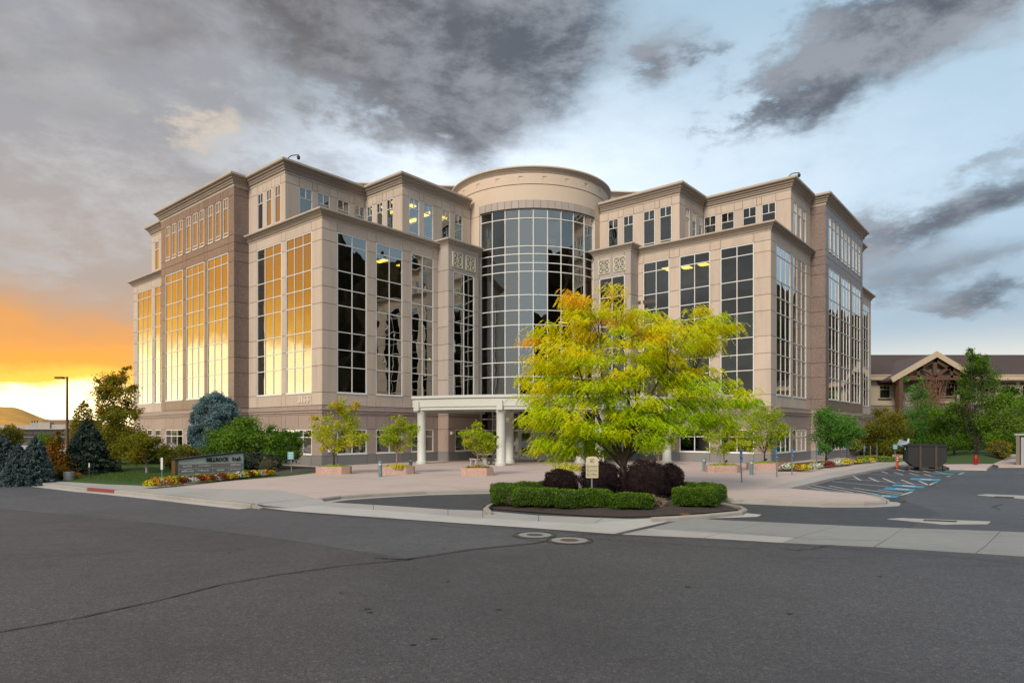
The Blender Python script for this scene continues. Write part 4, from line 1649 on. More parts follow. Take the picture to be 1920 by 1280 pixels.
# ------------------------------------------------------------------ vegetation
M['bark'] = surf('bark_grey_brown', (.16, .12, .09), (.10, .075, .06), 22, .9, .8, .02, .3)
M['bark_pink'] = surf('bark_pale_red', (.36, .24, .17), (.26, .17, .12), 22, .85, .5, .01, .2)
M['bark_white'] = surf('bark_white', (.50, .47, .42), (.36, .33, .29), 16, .85, .5, .01, .4, (.12, .10, .09))
M['bark_dark'] = surf('bark_dark', (.060, .048, .04), None, 20, .9, .6, .02)
FM = dict(
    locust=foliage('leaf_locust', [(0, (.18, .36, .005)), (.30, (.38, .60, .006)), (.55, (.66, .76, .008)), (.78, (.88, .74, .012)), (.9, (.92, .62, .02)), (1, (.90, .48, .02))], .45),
    young=foliage('leaf_yellow_green', [(0, (.17, .30, .015)), (.45, (.38, .50, .02)), (.8, (.60, .60, .03)), (1, (.70, .42, .05))], .45),
    green=foliage('leaf_green', [(0, (.026, .07, .008)), (.5, (.085, .19, .016)), (1, (.20, .33, .03))], .35),
    bright=foliage('leaf_fresh_green', [(0, (.03, .10, .015)), (.5, (.09, .24, .035)), (1, (.20, .38, .06))], .35),
    olive=foliage('leaf_olive', [(0, (.04, .055, .008)), (.5, (.15, .17, .014)), (.85, (.30, .26, .02)), (1, (.44, .27, .02))], .4),
    autumn=foliage('leaf_autumn', [(0, (.05, .05, .008)), (.4, (.18, .13, .015)), (.75, (.42, .20, .02)), (1, (.52, .16, .02))], .4),
    box=foliage('leaf_boxwood', [(0, (.018, .05, .006)), (.4, (.06, .14, .010)), (.75, (.15, .27, .018)), (1, (.36, .46, .05))], .25),
    purple=foliage('leaf_barberry', [(0, (.010, .006, .008)), (.5, (.024, .012, .017)), (.85, (.055, .026, .034)), (1, (.13, .07, .07))], .2),
    spruce=foliage('needle_dark', [(0, (.010, .020, .012)), (.5, (.035, .06, .042)), (1, (.12, .16, .12))], .1, .7),
    silver=foliage('needle_silver', [(0, (.018, .035, .035)), (.5, (.075, .115, .115)), (1, (.22, .28, .28))], .1, .7),
    blue=foliage('needle_blue', [(0, (.04, .09, .10)), (.5, (.15, .28, .31)), (1, (.40, .58, .62))], .1, .7),
    dry=foliage('leaf_dry', [(0, (.10, .07, .05)), (.5, (.26, .19, .13)), (1, (.45, .36, .26))], .3),
    ivy=foliage('twig_rust', [(0, (.10, .045, .03)), (.5, (.24, .12, .08)), (1, (.38, .22, .15))], .2),
    grassb=foliage('grass_blade', [(0, (.03, .07, .01)), (.5, (.07, .14, .02)), (1, (.14, .20, .04))], .3),
)


def rvec(n):
    v = RNG.normal(size=(n, 3))
    return v / np.linalg.norm(v, axis=1, keepdims=True)


def quads(P, D1, D2):
    """leaf quads at P with half-axes D1, D2 -> V,F; kite shaped"""
    n = len(P)
    V = np.empty((n, 4, 3))
    V[:, 0] = P - D1
    V[:, 1] = P - D1 * .1 + D2
    V[:, 2] = P + D1
    V[:, 3] = P - D1 * .1 - D2
    F = np.arange(n * 4).reshape(n, 4)
    return V.reshape(-1, 3), F


def leaves_at(P, size, asp=.5, up=.35, jit=.3):
    n = len(P)
    d = rvec(n); d[:, 2] *= .7; d[:, 2] -= .15
    d /= np.linalg.norm(d, axis=1, keepdims=True)
    nn = rvec(n); nn[:, 2] += up
    e = np.cross(d, nn); e /= np.linalg.norm(e, axis=1, keepdims=True) + 1e-9
    s = size * (1 + RNG.uniform(-jit, jit, (n, 1)))
    return quads(P, d * s * .5, e * s * .5 * asp)


def limb(mb, a, b, r0, r1, bend=.12, n=5, seg=6):
    a, b = Vector(a), Vector(b)
    L = (b - a).length
    o = Vector((rnd.gauss(0, 1), rnd.gauss(0, 1), rnd.gauss(0, .5))) * L * bend
    pts = []
    for k in range(n + 1):
        t = k / n
        p = a.lerp(b, t) + o * math.sin(t * PI) + Vector((0, 0, L * .06 * math.sin(t * PI)))
        pts.append(p)
    mb.tube(pts, [r0 + (r1 - r0) * k / n for k in range(n + 1)], seg)
    return pts


def tree(name, label, cat, base, puffs, nleaf, size, fm, fork_h=.5, r=.06, bark='bark', group=None, ncl=9, sig=.35, asp=.55, tone=None, limbs=True, lean=(0, 0), twigs=2, dead=0):
    """puffs: (x, y, z, rx, ry, rz) relative to the base"""
    base = Vector(base)
    root = empty(name, base)
    tag(root, label, cat, group)
    tw = MB()
    fork = Vector((lean[0], lean[1], fork_h))
    limb(tw, (0, 0, -.1), fork, r * 1.15, r * .85, .03, 4, 8)
    P = []
    T_ = []
    vol = np.array([q[3] * q[4] * q[5] for q in puffs]) ** (2 / 3)
    vol = vol / vol.sum()
    zs = [q[2] for q in puffs]
    zmin, zmax = min(zs) - .3, max(zs) + .3
    cl_all = []
    for q, w in zip(puffs, vol):
        c = np.array(q[:3]); rad = np.array(q[3:6])
        if limbs:
            pts = limb(tw, fork, c, r * .55 * (.5 + w * 2) if r * .55 * (.5 + w * 2) < r * .7 else r * .7, r * .10, .08, 5, 5)
        k = max(3, int(ncl * len(puffs) * w))
        d = rvec(k) * (RNG.uniform(.25, 1, (k, 1)) ** .6)
        cl = c + d * rad
        cl_all.append(cl)
        if limbs:
            for j in range(min(k, twigs * 3)):
                st = pts[rnd.randint(2, 5)]
                limb(tw, st, Vector(cl[j]), r * .13, r * .03, .1, 3, 4)
        n = max(20, int(nleaf * w))
        ci = RNG.integers(0, k, n)
        s = sig * rad.mean() * RNG.uniform(.6, 1.3, (k, 1))[ci]
        pts_ = cl[ci] + RNG.normal(size=(n, 3)) * s * np.array([1, 1, .75])
        ct = RNG.normal(0, .13, k)[ci]
        P.append(pts_)
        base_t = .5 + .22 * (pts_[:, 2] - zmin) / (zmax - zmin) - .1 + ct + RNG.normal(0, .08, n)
        T_.append(base_t if tone is None else tone(pts_, ct, n))
    P = np.concatenate(P); T_ = np.concatenate(T_)
    keep = P[:, 2] > .05
    P, T_ = P[keep], T_[keep]
    V, F = leaves_at(P, size, asp)
    tw.build('trunk', M[bark], root, smooth=True)
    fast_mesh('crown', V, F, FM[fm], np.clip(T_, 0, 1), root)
    return root


def pxpuffs(base, Y, L, dep=.6):
    """crown lobes given by their place in the photo, at the tree's own distance"""
    s = Y / FPX
    out = []
    for q in L:
        x, y, rx, ry = q[:4]
        dy = q[4] if len(q) > 4 else RNG.uniform(-dep, dep)
        p = at(x, y, Y=Y)
        k = (Y + dy) / Y
        out.append((p.x * k - base[0], dy, p.z - base[2], rx * s, rx * s * .9, ry * s))
    return out


# --- the honey locust on the island -------------------------------------------
YL = 24.4
lb = Vector(((1167 - 960) / FPX * YL, YL, -.02))
root = empty('honey_locust_tree', lb)
tag(root, 'large yellow green honey locust with orange tips standing on the hedged island', 'tree')
LP = [(1078, 592, 42, 38), (1130, 612, 70, 46), (1040, 655, 55, 46), (1012, 715, 34, 50), (1100, 700, 90, 66), (1200, 650, 80, 48), (1188, 588, 24, 28), (1225, 602, 44, 30), (1318, 598, 34, 28), (1285, 650, 74, 42),
      (1340, 615, 24, 26), (1220, 728, 92, 58), (1320, 722, 74, 46), (1368, 742, 40, 30), (1396, 742, 24, 18), (1056, 790, 58, 40), (1008, 770, 30, 30), (1125, 785, 84, 48), (1200, 800, 80, 40), (1285, 785, 76, 30),
      (1052, 840, 46, 20), (1345, 778, 50, 22), (1118, 832, 60, 24), (1010, 828, 24, 18), (1150, 560, 18, 16), (1070, 565, 14, 12), (1360, 610, 16, 10)]
tw = MB()
limb(tw, (0, 0, -.1), (.02, 0, 1.05), .17, .13, .02, 5, 10)
fork = Vector((.02, 0, 1.05))
prim = []
for (x, y, dy, r0) in ((1085, 690, -1.0, .07), (1125, 640, .6, .08), (1165, 640, -.3, .09), (1215, 650, .9, .08), (1250, 690, -.8, .075), (1300, 700, .5, .06), (1050, 760, .3, .055), (1190, 720, -1.6, .06), (1110, 740, 1.6, .055), (1280, 760, 1.2, .05), (1080, 800, -1.2, .04)):
    p = at(x, y, Y=YL + dy) - lb
    prim.append(limb(tw, fork + Vector((rnd.uniform(-.05, .05), rnd.uniform(-.05, .05), rnd.uniform(-.15, .3))), p, r0, .025, .06, 7, 7))
allp = [q for pr_ in prim for q in pr_[2:]]
FV, FT = [], []
s = YL / FPX
nf_total = 15500
area = np.array([q[2] * q[3] for q in LP], float)
area /= area.sum()
for q, w in zip(LP, area):
    nf = int(nf_total * w)
    dep = 2.6 if q[2] > 50 else 1.6
    nc = max(3, int(nf / 36))
    for c_i in range(nc):
        d = rvec(1)[0] * RNG.uniform(.2, 1) ** .5
        Yd = d[1] * dep + (0 if q[2] > 30 else RNG.uniform(-1.2, 1.2))
        p = at(q[0] + d[0] * q[2], q[1] - d[2] * q[3], Y=YL)
        k = (YL + Yd) / YL
        c = np.array([p.x * k - lb.x, Yd, p.z - lb.z])
        near = min(allp, key=lambda a: (a - Vector(c)).length)
        if c_i % 2 == 0:
            limb(tw, near, Vector(c), .016, .006, .1, 4, 4)
        hgt = (c[2] - .8) / 5.2
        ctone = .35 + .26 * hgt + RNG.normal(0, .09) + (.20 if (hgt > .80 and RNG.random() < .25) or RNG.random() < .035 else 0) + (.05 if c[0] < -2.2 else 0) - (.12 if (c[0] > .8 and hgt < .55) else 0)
        m = 36
        o = c + RNG.normal(size=(m, 3)) * np.array([.23, .23, .09])
        h = RNG.normal(size=(m, 3)); h[:, 2] = RNG.uniform(-.25, .35, m)
        out = c[:2] / (np.linalg.norm(c[:2]) + .01)
        h[:, :2] += out * .8
        h /= np.linalg.norm(h, axis=1, keepdims=True)
        L = RNG.uniform(.18, .32, (m, 1))
        NL = 6
        for j in range(NL):
            t = (j + .6) / NL
            pt = o + h * L * t; pt[:, 2] -= (L[:, 0] * .85) * t * t
            ax = h * 1.0; ax = ax.copy(); ax[:, 2] -= 1.7 * t
            ax /= np.linalg.norm(ax, axis=1, keepdims=True)
            sd_ = np.cross(ax, np.array([0, 0, 1.0]) + RNG.normal(0, .15, (m, 3))); sd_ /= np.linalg.norm(sd_, axis=1, keepdims=True) + 1e-6
            for sg in (-1, 1):
                dirn = sd_ * sg * .8 + ax * .55 + np.array([0, 0, -.35])
                dirn /= np.linalg.norm(dirn, axis=1, keepdims=True)
                ll = .085 * (1 - .35 * abs(t - .5))
                wd = np.cross(dirn, rvec(m) * .5 + np.array([0, 0, 1.])); wd /= np.linalg.norm(wd, axis=1, keepdims=True) + 1e-6
                V, F_ = quads(pt + dirn * ll * .5, dirn * ll * .5, wd * .021)
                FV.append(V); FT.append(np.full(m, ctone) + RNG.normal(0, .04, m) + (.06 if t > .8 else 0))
V = np.concatenate(FV)
Fq = np.arange(len(V)).reshape(-1, 4)
tw.build('trunk', M['bark'], root, smooth=True)
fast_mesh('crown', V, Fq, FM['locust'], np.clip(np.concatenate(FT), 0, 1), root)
print('locust quads', len(Fq))

# --- trees in the plaza planters -----------------------------------------------
M['planter'] = granite('planter_pink_granite', (.46, .30, .25), (.56, .39, .33), (.34, .21, .18), .7)
M['soil'] = surf('soil', (.05, .038, .03), (.08, .06, .05), 20, .95, .8, .03)
FLC = {}


def blossoms(name, col, col2):
    FLC[name] = foliage('petal_' + name, [(0, col), (1, col2)], .3)


blossoms('white', (.55, .58, .50), (.85, .85, .80)); blossoms('yellow', (.62, .48, .02), (.85, .72, .04)); blossoms('orange', (.60, .20, .02), (.80, .34, .03))
blossoms('red', (.16, .02, .02), (.36, .05, .03)); blossoms('lime', (.25, .36, .03), (.45, .55, .06)); blossoms('lilac', (.38, .33, .42), (.6, .55, .62))


def ellip(n, c, rad, p=2.0, rough=.06, zmin=-.3):
    """points on a clipped shrub surface + outward normals"""
    d = rvec(int(n * 1.7))
    d = d[d[:, 2] > zmin][:n]
    k = (np.abs(d) ** p).sum(1) ** (1 / p)
    q = d / k[:, None]
    nz = 1 + rough * (np.sin(q[:, 0] * 7 + c[0] * 3) * np.cos(q[:, 1] * 6 + c[1]) + np.sin(q[:, 2] * 9 + q[:, 0] * 5)) + RNG.normal(0, rough * .5, len(q))
    return np.array(c) + q * np.array(rad) * nz[:, None], d


def core(mb, c, rad, k=.86, p=2.0, n=14):
    V, F = [], []
    for i in range(n + 1):
        th = PI * i / n
        for j in range(2 * n):
            a = PI * j / n
            d = np.array([math.sin(th) * math.cos(a), math.sin(th) * math.sin(a), math.cos(th)])
            kk = (np.abs(d) ** p).sum() ** (1 / p)
            q = d / kk
            nz = 1 + .05 * (math.sin(q[0] * 7 + c[0] * 3) * math.cos(q[1] * 6 + c[1]))
            V.append(tuple(np.array(c) + q * np.array(rad) * k * nz))
    for i in range(n):
        for j in range(2 * n):
            j2 = (j + 1) % (2 * n)
            F.append((i * 2 * n + j, (i + 1) * 2 * n + j, (i + 1) * 2 * n + j2, i * 2 * n + j2))
    mb.add(V, F)


def shrub(name, label, cat, base, blobs, n, size, fm, p=2.0, group=None, asp=.6, rough=.06, core_col=None, zmin=-.6, tm=.45, ts=.2, parts=True, dens=None):
    """blobs: (x,y,z,rx,ry,rz) relative"""
    root = empty(name, base)
    tag(root, label, cat, group)
    mb = MB()
    P, T_ = [], []
    tot = sum(b[3] * b[5] + b[3] * b[4] for b in blobs)
    for b in blobs:
        m = int(n * (b[3] * b[5] + b[3] * b[4]) / tot)
        a1, d1 = ellip(m, b[:3], b[3:6], p, rough, zmin)
        inn = RNG.uniform(.86, 1.03, (len(a1), 1))
        c = np.array(b[:3])
        a1 = c + (a1 - c) * inn
        P.append(a1)
        cl = .5 * np.sin(a1[:, 0] * 9 + 2 * np.sin(a1[:, 1] * 7)) * np.cos(a1[:, 2] * 11 + a1[:, 0] * 3)
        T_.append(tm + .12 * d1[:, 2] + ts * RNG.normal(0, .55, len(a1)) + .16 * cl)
        core(mb, b[:3], b[3:6], .84, p)
    P = np.concatenate(P); T_ = np.concatenate(T_)
    k = P[:, 2] > .0
    V, F = leaves_at(P[k], size, asp, up=.1)
    mb.build('branches', M['core_' + (core_col or 'green')], root, smooth=True)
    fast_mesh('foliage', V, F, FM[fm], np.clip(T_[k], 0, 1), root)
    return root


M['core_green'] = surf('twig_mass', (.022, .035, .012), (.04, .045, .02), 30, .95, .8, .03)
M['core_purple'] = surf('twig_mass_purple', (.018, .010, .011), (.03, .018, .015), 30, .95, .8, .03)
M['core_blue'] = surf('twig_mass_blue', (.03, .055, .06), (.05, .05, .04), 30, .95, .8, .03)


def planter(loc, rx, ry, h, label):
    root = empty('stone_planter', loc)
    tag(root, label, 'planter', 'stone planters on the plaza')
    c = .30
    octo = [(rx, -ry * .4), (rx, ry * .4), (rx * .62, ry), (-rx * .62, ry), (-rx, ry * .4), (-rx, -ry * .4), (-rx * .62, -ry), (rx * .62, -ry)]
    for k in range(8):       # granite slabs, one per side
        a, b = Vector(octo[k]), Vector(octo[(k + 1) % 8])
        mid = (a + b) / 2
        d = (b - a); L = d.length; d /= L
        nn = Vector((d.y, -d.x))
        mb = MB()
        mb.obox((mid.x - nn.x * .06, mid.y - nn.y * .06, h / 2 - .01), (d.x * (L / 2 - .008), d.y * (L / 2 - .008), 0), (nn.x * .06, nn.y * .06, 0), (0, 0, h / 2 + .01))
        mb.build('granite_slab', M['planter'], root)
    mb = MB()
    mb.prism([(x * .93, y * .93) for x, y in octo], 0, h - .06)
    mb.build('soil', M['soil'], root)
    return root


def ground_plants(root, c, rad, n, fm, nbl=0, bl=None, size=.07):
    a, d = ellip(n, c, rad, 2, .15, -.1)
    a = np.array(c) + (a - np.array(c)) * RNG.uniform(.5, 1.05, (len(a), 1))
    V, F = leaves_at(a, size, .5)
    fast_mesh('foliage', V, F, FM[fm] if fm in FM else FLC[fm], np.clip(RNG.normal(.6, .2, len(a)), 0, 1), root)
    if nbl:
        a, d = ellip(nbl, c, tuple(q * 1.06 for q in rad), 2, .12, -.05)
        nrm_ = d + RNG.normal(0, .3, d.shape)
        e1 = np.cross(nrm_, rvec(len(a))); e1 /= np.linalg.norm(e1, axis=1, keepdims=True)
        e2 = np.cross(nrm_, e1); e2 /= np.linalg.norm(e2, axis=1, keepdims=True)
        s_ = RNG.uniform(.6, 1.2, (len(a), 1)) * size * .42
        V = np.stack([a - e1 * s_, a - e2 * s_, a + e1 * s_, a + e2 * s_], 1).reshape(-1, 3)
        fast_mesh('blossom', V, np.arange(len(V)).reshape(-1, 4), FLC[bl], RNG.uniform(0, 1, len(a)), root)


yt = lambda hi: (lambda P_, ct, n: .42 + hi + ct * 1.1 + RNG.normal(0, .08, n) + .05 * P_[:, 2])
PLN = [
    (626, 889, .95, .55, .42, 'pink granite planter at the left end of the row, below the tallest yellow tree', 'lime', 7),
    (746, 889, .92, .55, .42, 'pink granite planter beside the left bollard, yellow plants spilling over its front', 'yellow', 16),
    (895, 892, .86, .55, .42, 'pink granite planter in front of the entrance columns and stone picnic table', 'orange', 9),
    (1356, 886, .98, .55, .42, 'pink granite planter between the two right bollards', 'lime', 9),
    (1432, 881, 1.0, .55, .42, 'pink granite planter nearest the right corner of the building', 'lime', 5),
]
for (x, y, rx, ry, h, lab, pl_, npl) in PLN:
    c = at(x, y); c.y += ry
    c.x = (x - 960) / FPX * c.y
    planter(c, rx, ry, h, lab)
    t = empty('planter_flowers', c + Vector((0, 0, h - .05)))
    tag(t, {626: 'small lime tufts in the leftmost granite planter', 746: 'yellow green trailing plants in the planter by the left bollard', 895: 'orange and green bedding plants in the planter before the entrance columns',
            1356: 'low green plants in the planter between the right bollards', 1432: 'low green plants in the planter at the right corner of the building'}[x], 'plants', 'bedding plants in the planters')
    ground_plants(t, (0, 0, .02), (rx * .75, ry * .7, .12), 90 * npl, 'lime' if x != 895 else 'bright', 25 * npl, pl_, .085)
    if x == 746:
        ground_plants(t, (.15, -ry, -.05), (.3, .12, .22), 500, 'lime', 200, 'yellow', .07)


def ptree(x, y, L, n, size, fm, lab, fork_y, r, bark, hi=0.0, **kw):
    Y = at(x, y).y + (.5 if y > 875 else 0)
    b = at(x, None, 0, Y=Y)
    b.z = kw.pop('z', .3)
    fz = CAMH + (HORIZ - fork_y) * Y / FPX - b.z
    return tree('plaza_tree', lab, 'tree', b, pxpuffs(b, Y, L, kw.pop('dep', .45)), n, size, fm, fz, r, bark, 'small trees on the plaza', tone=yt(hi), **kw)


ptree(625, 889, [(615, 800, 26, 20), (650, 790, 24, 22), (640, 766, 14, 16), (668, 757, 8, 9), (600, 815, 22, 14), (665, 815, 26, 14), (635, 830, 30, 12), (592, 790, 10, 12), (625, 760, 14, 8), (655, 775, 18, 16), (680, 825, 10, 8), (607, 838, 10, 8)],
      7500, .105, 'young', 'tallest yellow green plaza tree, in the leftmost planter', 850, .055, 'bark_dark', .16, ncl=7, sig=.3, twigs=3)
ptree(744, 889, [(735, 815, 24, 16), (765, 812, 18, 14), (748, 795, 12, 14), (725, 825, 16, 10), (755, 832, 22, 12), (770, 800, 9, 10), (736, 780, 6, 7), (752, 785, 6, 7), (775, 803, 10, 8), (715, 822, 8, 6)],
      5200, .10, 'young', 'small yellow green plaza tree beside the left bollard', 850, .045, 'bark_pink', -.02, ncl=7, sig=.3, twigs=3)
ptree(896, 892, [(885, 818, 18, 14), (908, 822, 20, 14), (895, 800, 10, 9), (880, 833, 14, 10), (918, 836, 16, 8), (900, 842, 22, 9), (868, 812, 8, 6), (925, 815, 9, 7), (886, 798, 6, 5), (928, 832, 9, 6)],
      4600, .10, 'young', 'smallest yellow green plaza tree, in front of the entrance columns', 856, .04, 'bark_pink', -.02, ncl=7, sig=.3, twigs=3)
ptree(1234, 872, [(1215, 815, 22, 16), (1245, 810, 24, 18), (1232, 835, 28, 12), (1258, 830, 16, 12), (1205, 838, 16, 9)],
      3600, .10, 'young', 'plaza tree with pale red forked stems behind the honey locust', 858, .06, 'bark_pink', .05, ncl=7, sig=.3, twigs=3, z=0)
ptree(1357, 886, [(1345, 815, 20, 16), (1372, 810, 22, 16), (1350, 838, 20, 10), (1382, 832, 18, 12), (1365, 792, 18, 12)],
      4600, .10, 'young', 'plaza tree in the planter between the right bollards, behind locust branches', 850, .045, 'bark_pink', .02, ncl=7, sig=.3, twigs=3)
ptree(1434, 881, [(1420, 790, 28, 18), (1440, 780, 22, 15), (1455, 805, 22, 16), (1410, 815, 26, 18), (1440, 830, 26, 14), (1465, 815, 10, 10), (1400, 835, 14, 10), (1425, 770, 14, 8), (1472, 800, 8, 8)],
      8500, .10, 'young', 'fullest green plaza tree beside the right corner of the building', 850, .05, 'bark_dark', -.14, ncl=9, sig=.34, twigs=3)

# --- green trees at the right ----------------------------------------------------


def btree(name, lab, x, ybase, Y, L, n, size, fm, fork_y, r, bark='bark_dark', dep=1.2, group=None, cat='tree', **kw):
    b = at(x, None, 0, Y=Y)
    b.z = kw.pop('z', 0)
    fz = max(.2, CAMH + (HORIZ - fork_y) * Y / FPX - b.z)
    return tree(name, lab, cat, b, pxpuffs(b, Y, L, dep), n, size, fm, fz, r, bark, group, **kw)


btree('corner_tree', 'fresh green leafy tree against the right corner of the building', 1550, 872, 46, [(1555, 790, 26, 22), (1548, 775, 14, 12), (1575, 800, 26, 22), (1548, 820, 22, 22), (1580, 825, 26, 14), (1600, 805, 18, 14), (1612, 815, 10, 9), (1540, 840, 14, 10)],
      15000, .12, 'bright', 852, .09, ncl=14, sig=.33, group='trees along the right side')
btree('maroon_tree', 'dull olive and brown tree between the building and the lodge', 1632, 872, 52, [(1650, 800, 28, 24), (1670, 790, 22, 18), (1640, 825, 24, 18), (1680, 820, 20, 22), (1655, 775, 12, 8), (1695, 808, 10, 14), (1665, 835, 28, 12)],
      13000, .13, 'olive', 856, .08, ncl=14, sig=.36, group='trees along the right side')
btree('lodge_tree', 'slim light green tree in front of the rust coloured vine', 1722, 860, 62, [(1722, 740, 14, 20), (1705, 725, 9, 8), (1730, 770, 22, 18), (1712, 790, 24, 22), (1745, 800, 24, 22), (1720, 825, 32, 16), (1700, 712, 5, 6), (1724, 712, 5, 10)],
      13000, .15, 'bright', 835, .10, ncl=12, sig=.36, group='trees along the right side', dep=1.6)
btree('lodge_tree', 'tallest slender green tree rising above the lodge roof', 1832, 862, 56, [(1822, 655, 7, 8), (1832, 668, 9, 8), (1828, 675, 12, 8), (1840, 682, 14, 8), (1822, 665, 8, 8), (1850, 672, 6, 5), (1828, 690, 22, 14), (1845, 700, 24, 16), (1822, 718, 18, 14), (1850, 730, 26, 18), (1865, 712, 10, 10), (1815, 745, 16, 14), (1858, 762, 24, 20), (1830, 790, 30, 22), (1800, 735, 10, 8)],
      17000, .14, 'green', 850, .12, ncl=14, sig=.32, group='trees along the right side', dep=1.4, twigs=3)
btree('lodge_tree', 'broad green tree right of the dumpster with low hanging branches', 1790, 862, 58, [(1790, 770, 26, 18), (1770, 795, 26, 22), (1805, 800, 30, 20), (1780, 822, 34, 16), (1760, 770, 12, 8), (1815, 825, 26, 14)],
      15000, .15, 'green', 840, .10, ncl=14, sig=.36, group='trees along the right side', dep=1.8)
btree('lodge_tree', 'yellowish green spreading tree at the right edge of the view', 1880, 862, 54, [(1885, 755, 26, 16), (1905, 775, 26, 20), (1870, 790, 28, 22), (1900, 810, 30, 18), (1880, 745, 12, 8), (1935, 780, 26, 30), (1862, 820, 20, 16), (1925, 750, 18, 14)],
      17000, .14, 'green', 845, .10, ncl=14, sig=.36, group='trees along the right side', dep=1.8, tone=lambda P_, ct, n: .72 + ct + RNG.normal(0, .1, n))
btree('lodge_tree', 'dark green conifer-like shrub beside the lodge window at right', 1892, 862, 68, [(1895, 735, 14, 14), (1905, 750, 14, 16), (1885, 750, 10, 12)],
      4000, .15, 'green', 840, .08, ncl=10, sig=.4, group='trees along the right side', tone=lambda P_, ct, n: .2 + ct + RNG.normal(0, .1, n))
for i, (x, y, Y, rx, ry, fm, lab) in enumerate([(1700, 838, 66, 36, 24, 'green', 'dark shrub mass under the slim tree by the lodge'), (1775, 838, 70, 40, 22, 'olive', 'dark shrub mass behind the dumpster lawn'), (1850, 832, 72, 44, 30, 'green', 'dark shrub mass at the back of the right lawn'),
                                               (1925, 835, 66, 36, 34, 'green', 'dark shrub mass beside the metal container'), (1640, 848, 60, 24, 16, 'olive', 'low olive shrub behind the right flower bed')]):
    b = at(x, None, 0, Y=Y)
    s_ = Y / FPX
    shrub('background_shrub', lab, 'shrub', b, [(0, 0, CAMH + (HORIZ - y) * s_, rx * s_, 1.2, ry * s_), (rx * s_ * .5, .4, CAMH + (HORIZ - y) * s_ + .3, rx * s_ * .5, 1.0, ry * s_ * .8)], 7000, .17, fm, tm=.3, rough=.12, group='dark shrubs behind the right lawn')
# small bush with yellow leaves by the container and pale flowering bushes
b = at(1873, 862)
shrub('yellow_bush', 'small yellow green bush on the lawn near the metal container', 'bush', b, [(0, 0, .9, .75, .6, .7), (.2, -.1, .4, .5, .4, .35)], 1800, .12, 'olive', tm=.75, rough=.2)
b = at(1668, 858)
shrub('pale_bush', 'loose pale flowering bush left of the dumpster', 'bush', b + Vector((0, 1.5, 0)), [(0, 0, 1.3, 1.0, .6, .9), (-2.2, .6, 1.1, .9, .6, .7)], 2600, .11, 'young', tm=.5, rough=.2)
b = at(1650, 866)
shrub('groundcover', 'low mound of bright green ground cover at the end of the right bed', 'ground cover', b + Vector((0, .8, 0)), [(0, 0, .05, 2.0, 1.0, .42), (1.6, .8, .05, 1.2, .8, .35)], 5200, .07, 'box', tm=.75)

# --- left: spruces, maples, street trees -----------------------------------------


def conifer(name, lab, base, H, Rb, fm, whorls=22, per=11, size=.10, group=None, p=1.0, z0=.15, dens=1.0, droop=.25, tm=.45, cat='conifer'):
    root = empty(name, base)
    tag(root, lab, cat, group)
    tw = MB()
    tw.tube([(0, 0, -.1), (0, 0, H * .5), (0, 0, H * .97)], [H * .022, H * .014, .012], 7)
    P, T_, DD = [], [], []
    for k in range(whorls):
        t = k / (whorls - 1)
        z = z0 + (H - z0) * (t ** .9)
        L = Rb * (1 - t) ** p + .06
        m = max(4, int(per * (1 - t * .5)))
        for j in range(m):
            a = 2 * PI * (j + (k % 2) * .5) / m + rnd.uniform(-.2, .2)
            Lj = L * rnd.uniform(.8, 1.12)
            tip = Vector((math.cos(a) * Lj, math.sin(a) * Lj, z - Lj * droop + rnd.uniform(-.05, .05)))
            if k % 2 == 0: tw.tube([(0, 0, z), tip * .5 + Vector((0, 0, z * .5)), tip], [.018, .012, .005], 4)
            n = int((34 + 60 * Lj / max(Rb, .1)) * dens)
            u_ = RNG.uniform(.15, 1, n) ** .65
            st = np.array([0, 0, z]); tp = np.array(tip)
            pts = st + (tp - st) * u_[:, None]
            side = np.array([-math.sin(a), math.cos(a), 0])
            wdt = (Lj * .30 * (1 - u_ * .65) + .03)
            pts = pts + side * (RNG.uniform(-1, 1, n) * wdt)[:, None]
            pts[:, 2] += RNG.normal(0, .035, n) - .04 * np.abs(RNG.normal(size=n))
            P.append(pts)
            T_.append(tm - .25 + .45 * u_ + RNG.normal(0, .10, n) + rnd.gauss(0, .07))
            d = (tp - st) / np.linalg.norm(tp - st)
            DD.append(np.tile(d, (n, 1)) + RNG.normal(0, .5, (n, 3)))
    P = np.concatenate(P); T_ = np.concatenate(T_); DD = np.concatenate(DD)
    DD /= np.linalg.norm(DD, axis=1, keepdims=True)
    e = np.cross(DD, rvec(len(P))); e /= np.linalg.norm(e, axis=1, keepdims=True)
    V, F = quads(P, DD * size * .5, e * size * .16)
    tw.build('trunk', M['bark_dark'], root)
    fast_mesh('crown', V, F, FM[fm], np.clip(T_, 0, 1), root)
    return root


conifer('spruce_tree', 'dark green spruce with wide skirt behind the concrete tub', at(163, 895), 2.95, 1.75, 'spruce', 26, 14, .13, p=.85, dens=1.5, group='conifers at the left')
conifer('pine_tree', 'backlit slender pine rising behind the dark spruce', at(157, None, 0, Y=46), 4.5, 1.15, 'olive', 17, 9, .15, p=.6, dens=.75, group='conifers at the left', tm=.62, z0=2.0)  # golden backlight put into the needles through the olive leaf tones
for (x, y, H, Rb, lab) in [(5, 903, 2.15, .95, 'silvery spruce cut by the left edge of the view'), (34, 905, 1.75, .70, 'silvery spruce, the lowest of the three at far left'), (66, 904, 2.05, .85, 'silvery spruce standing next to the autumn coloured bush'), (-40, 904, 2.2, 1.0, 'silvery spruce just outside the left edge')]:
    conifer('silver_spruce', lab, at(x, y), H, Rb, 'silver', 20, 13, .11, p=.6, dens=1.3, group='silvery spruces at far left', z0=.08)
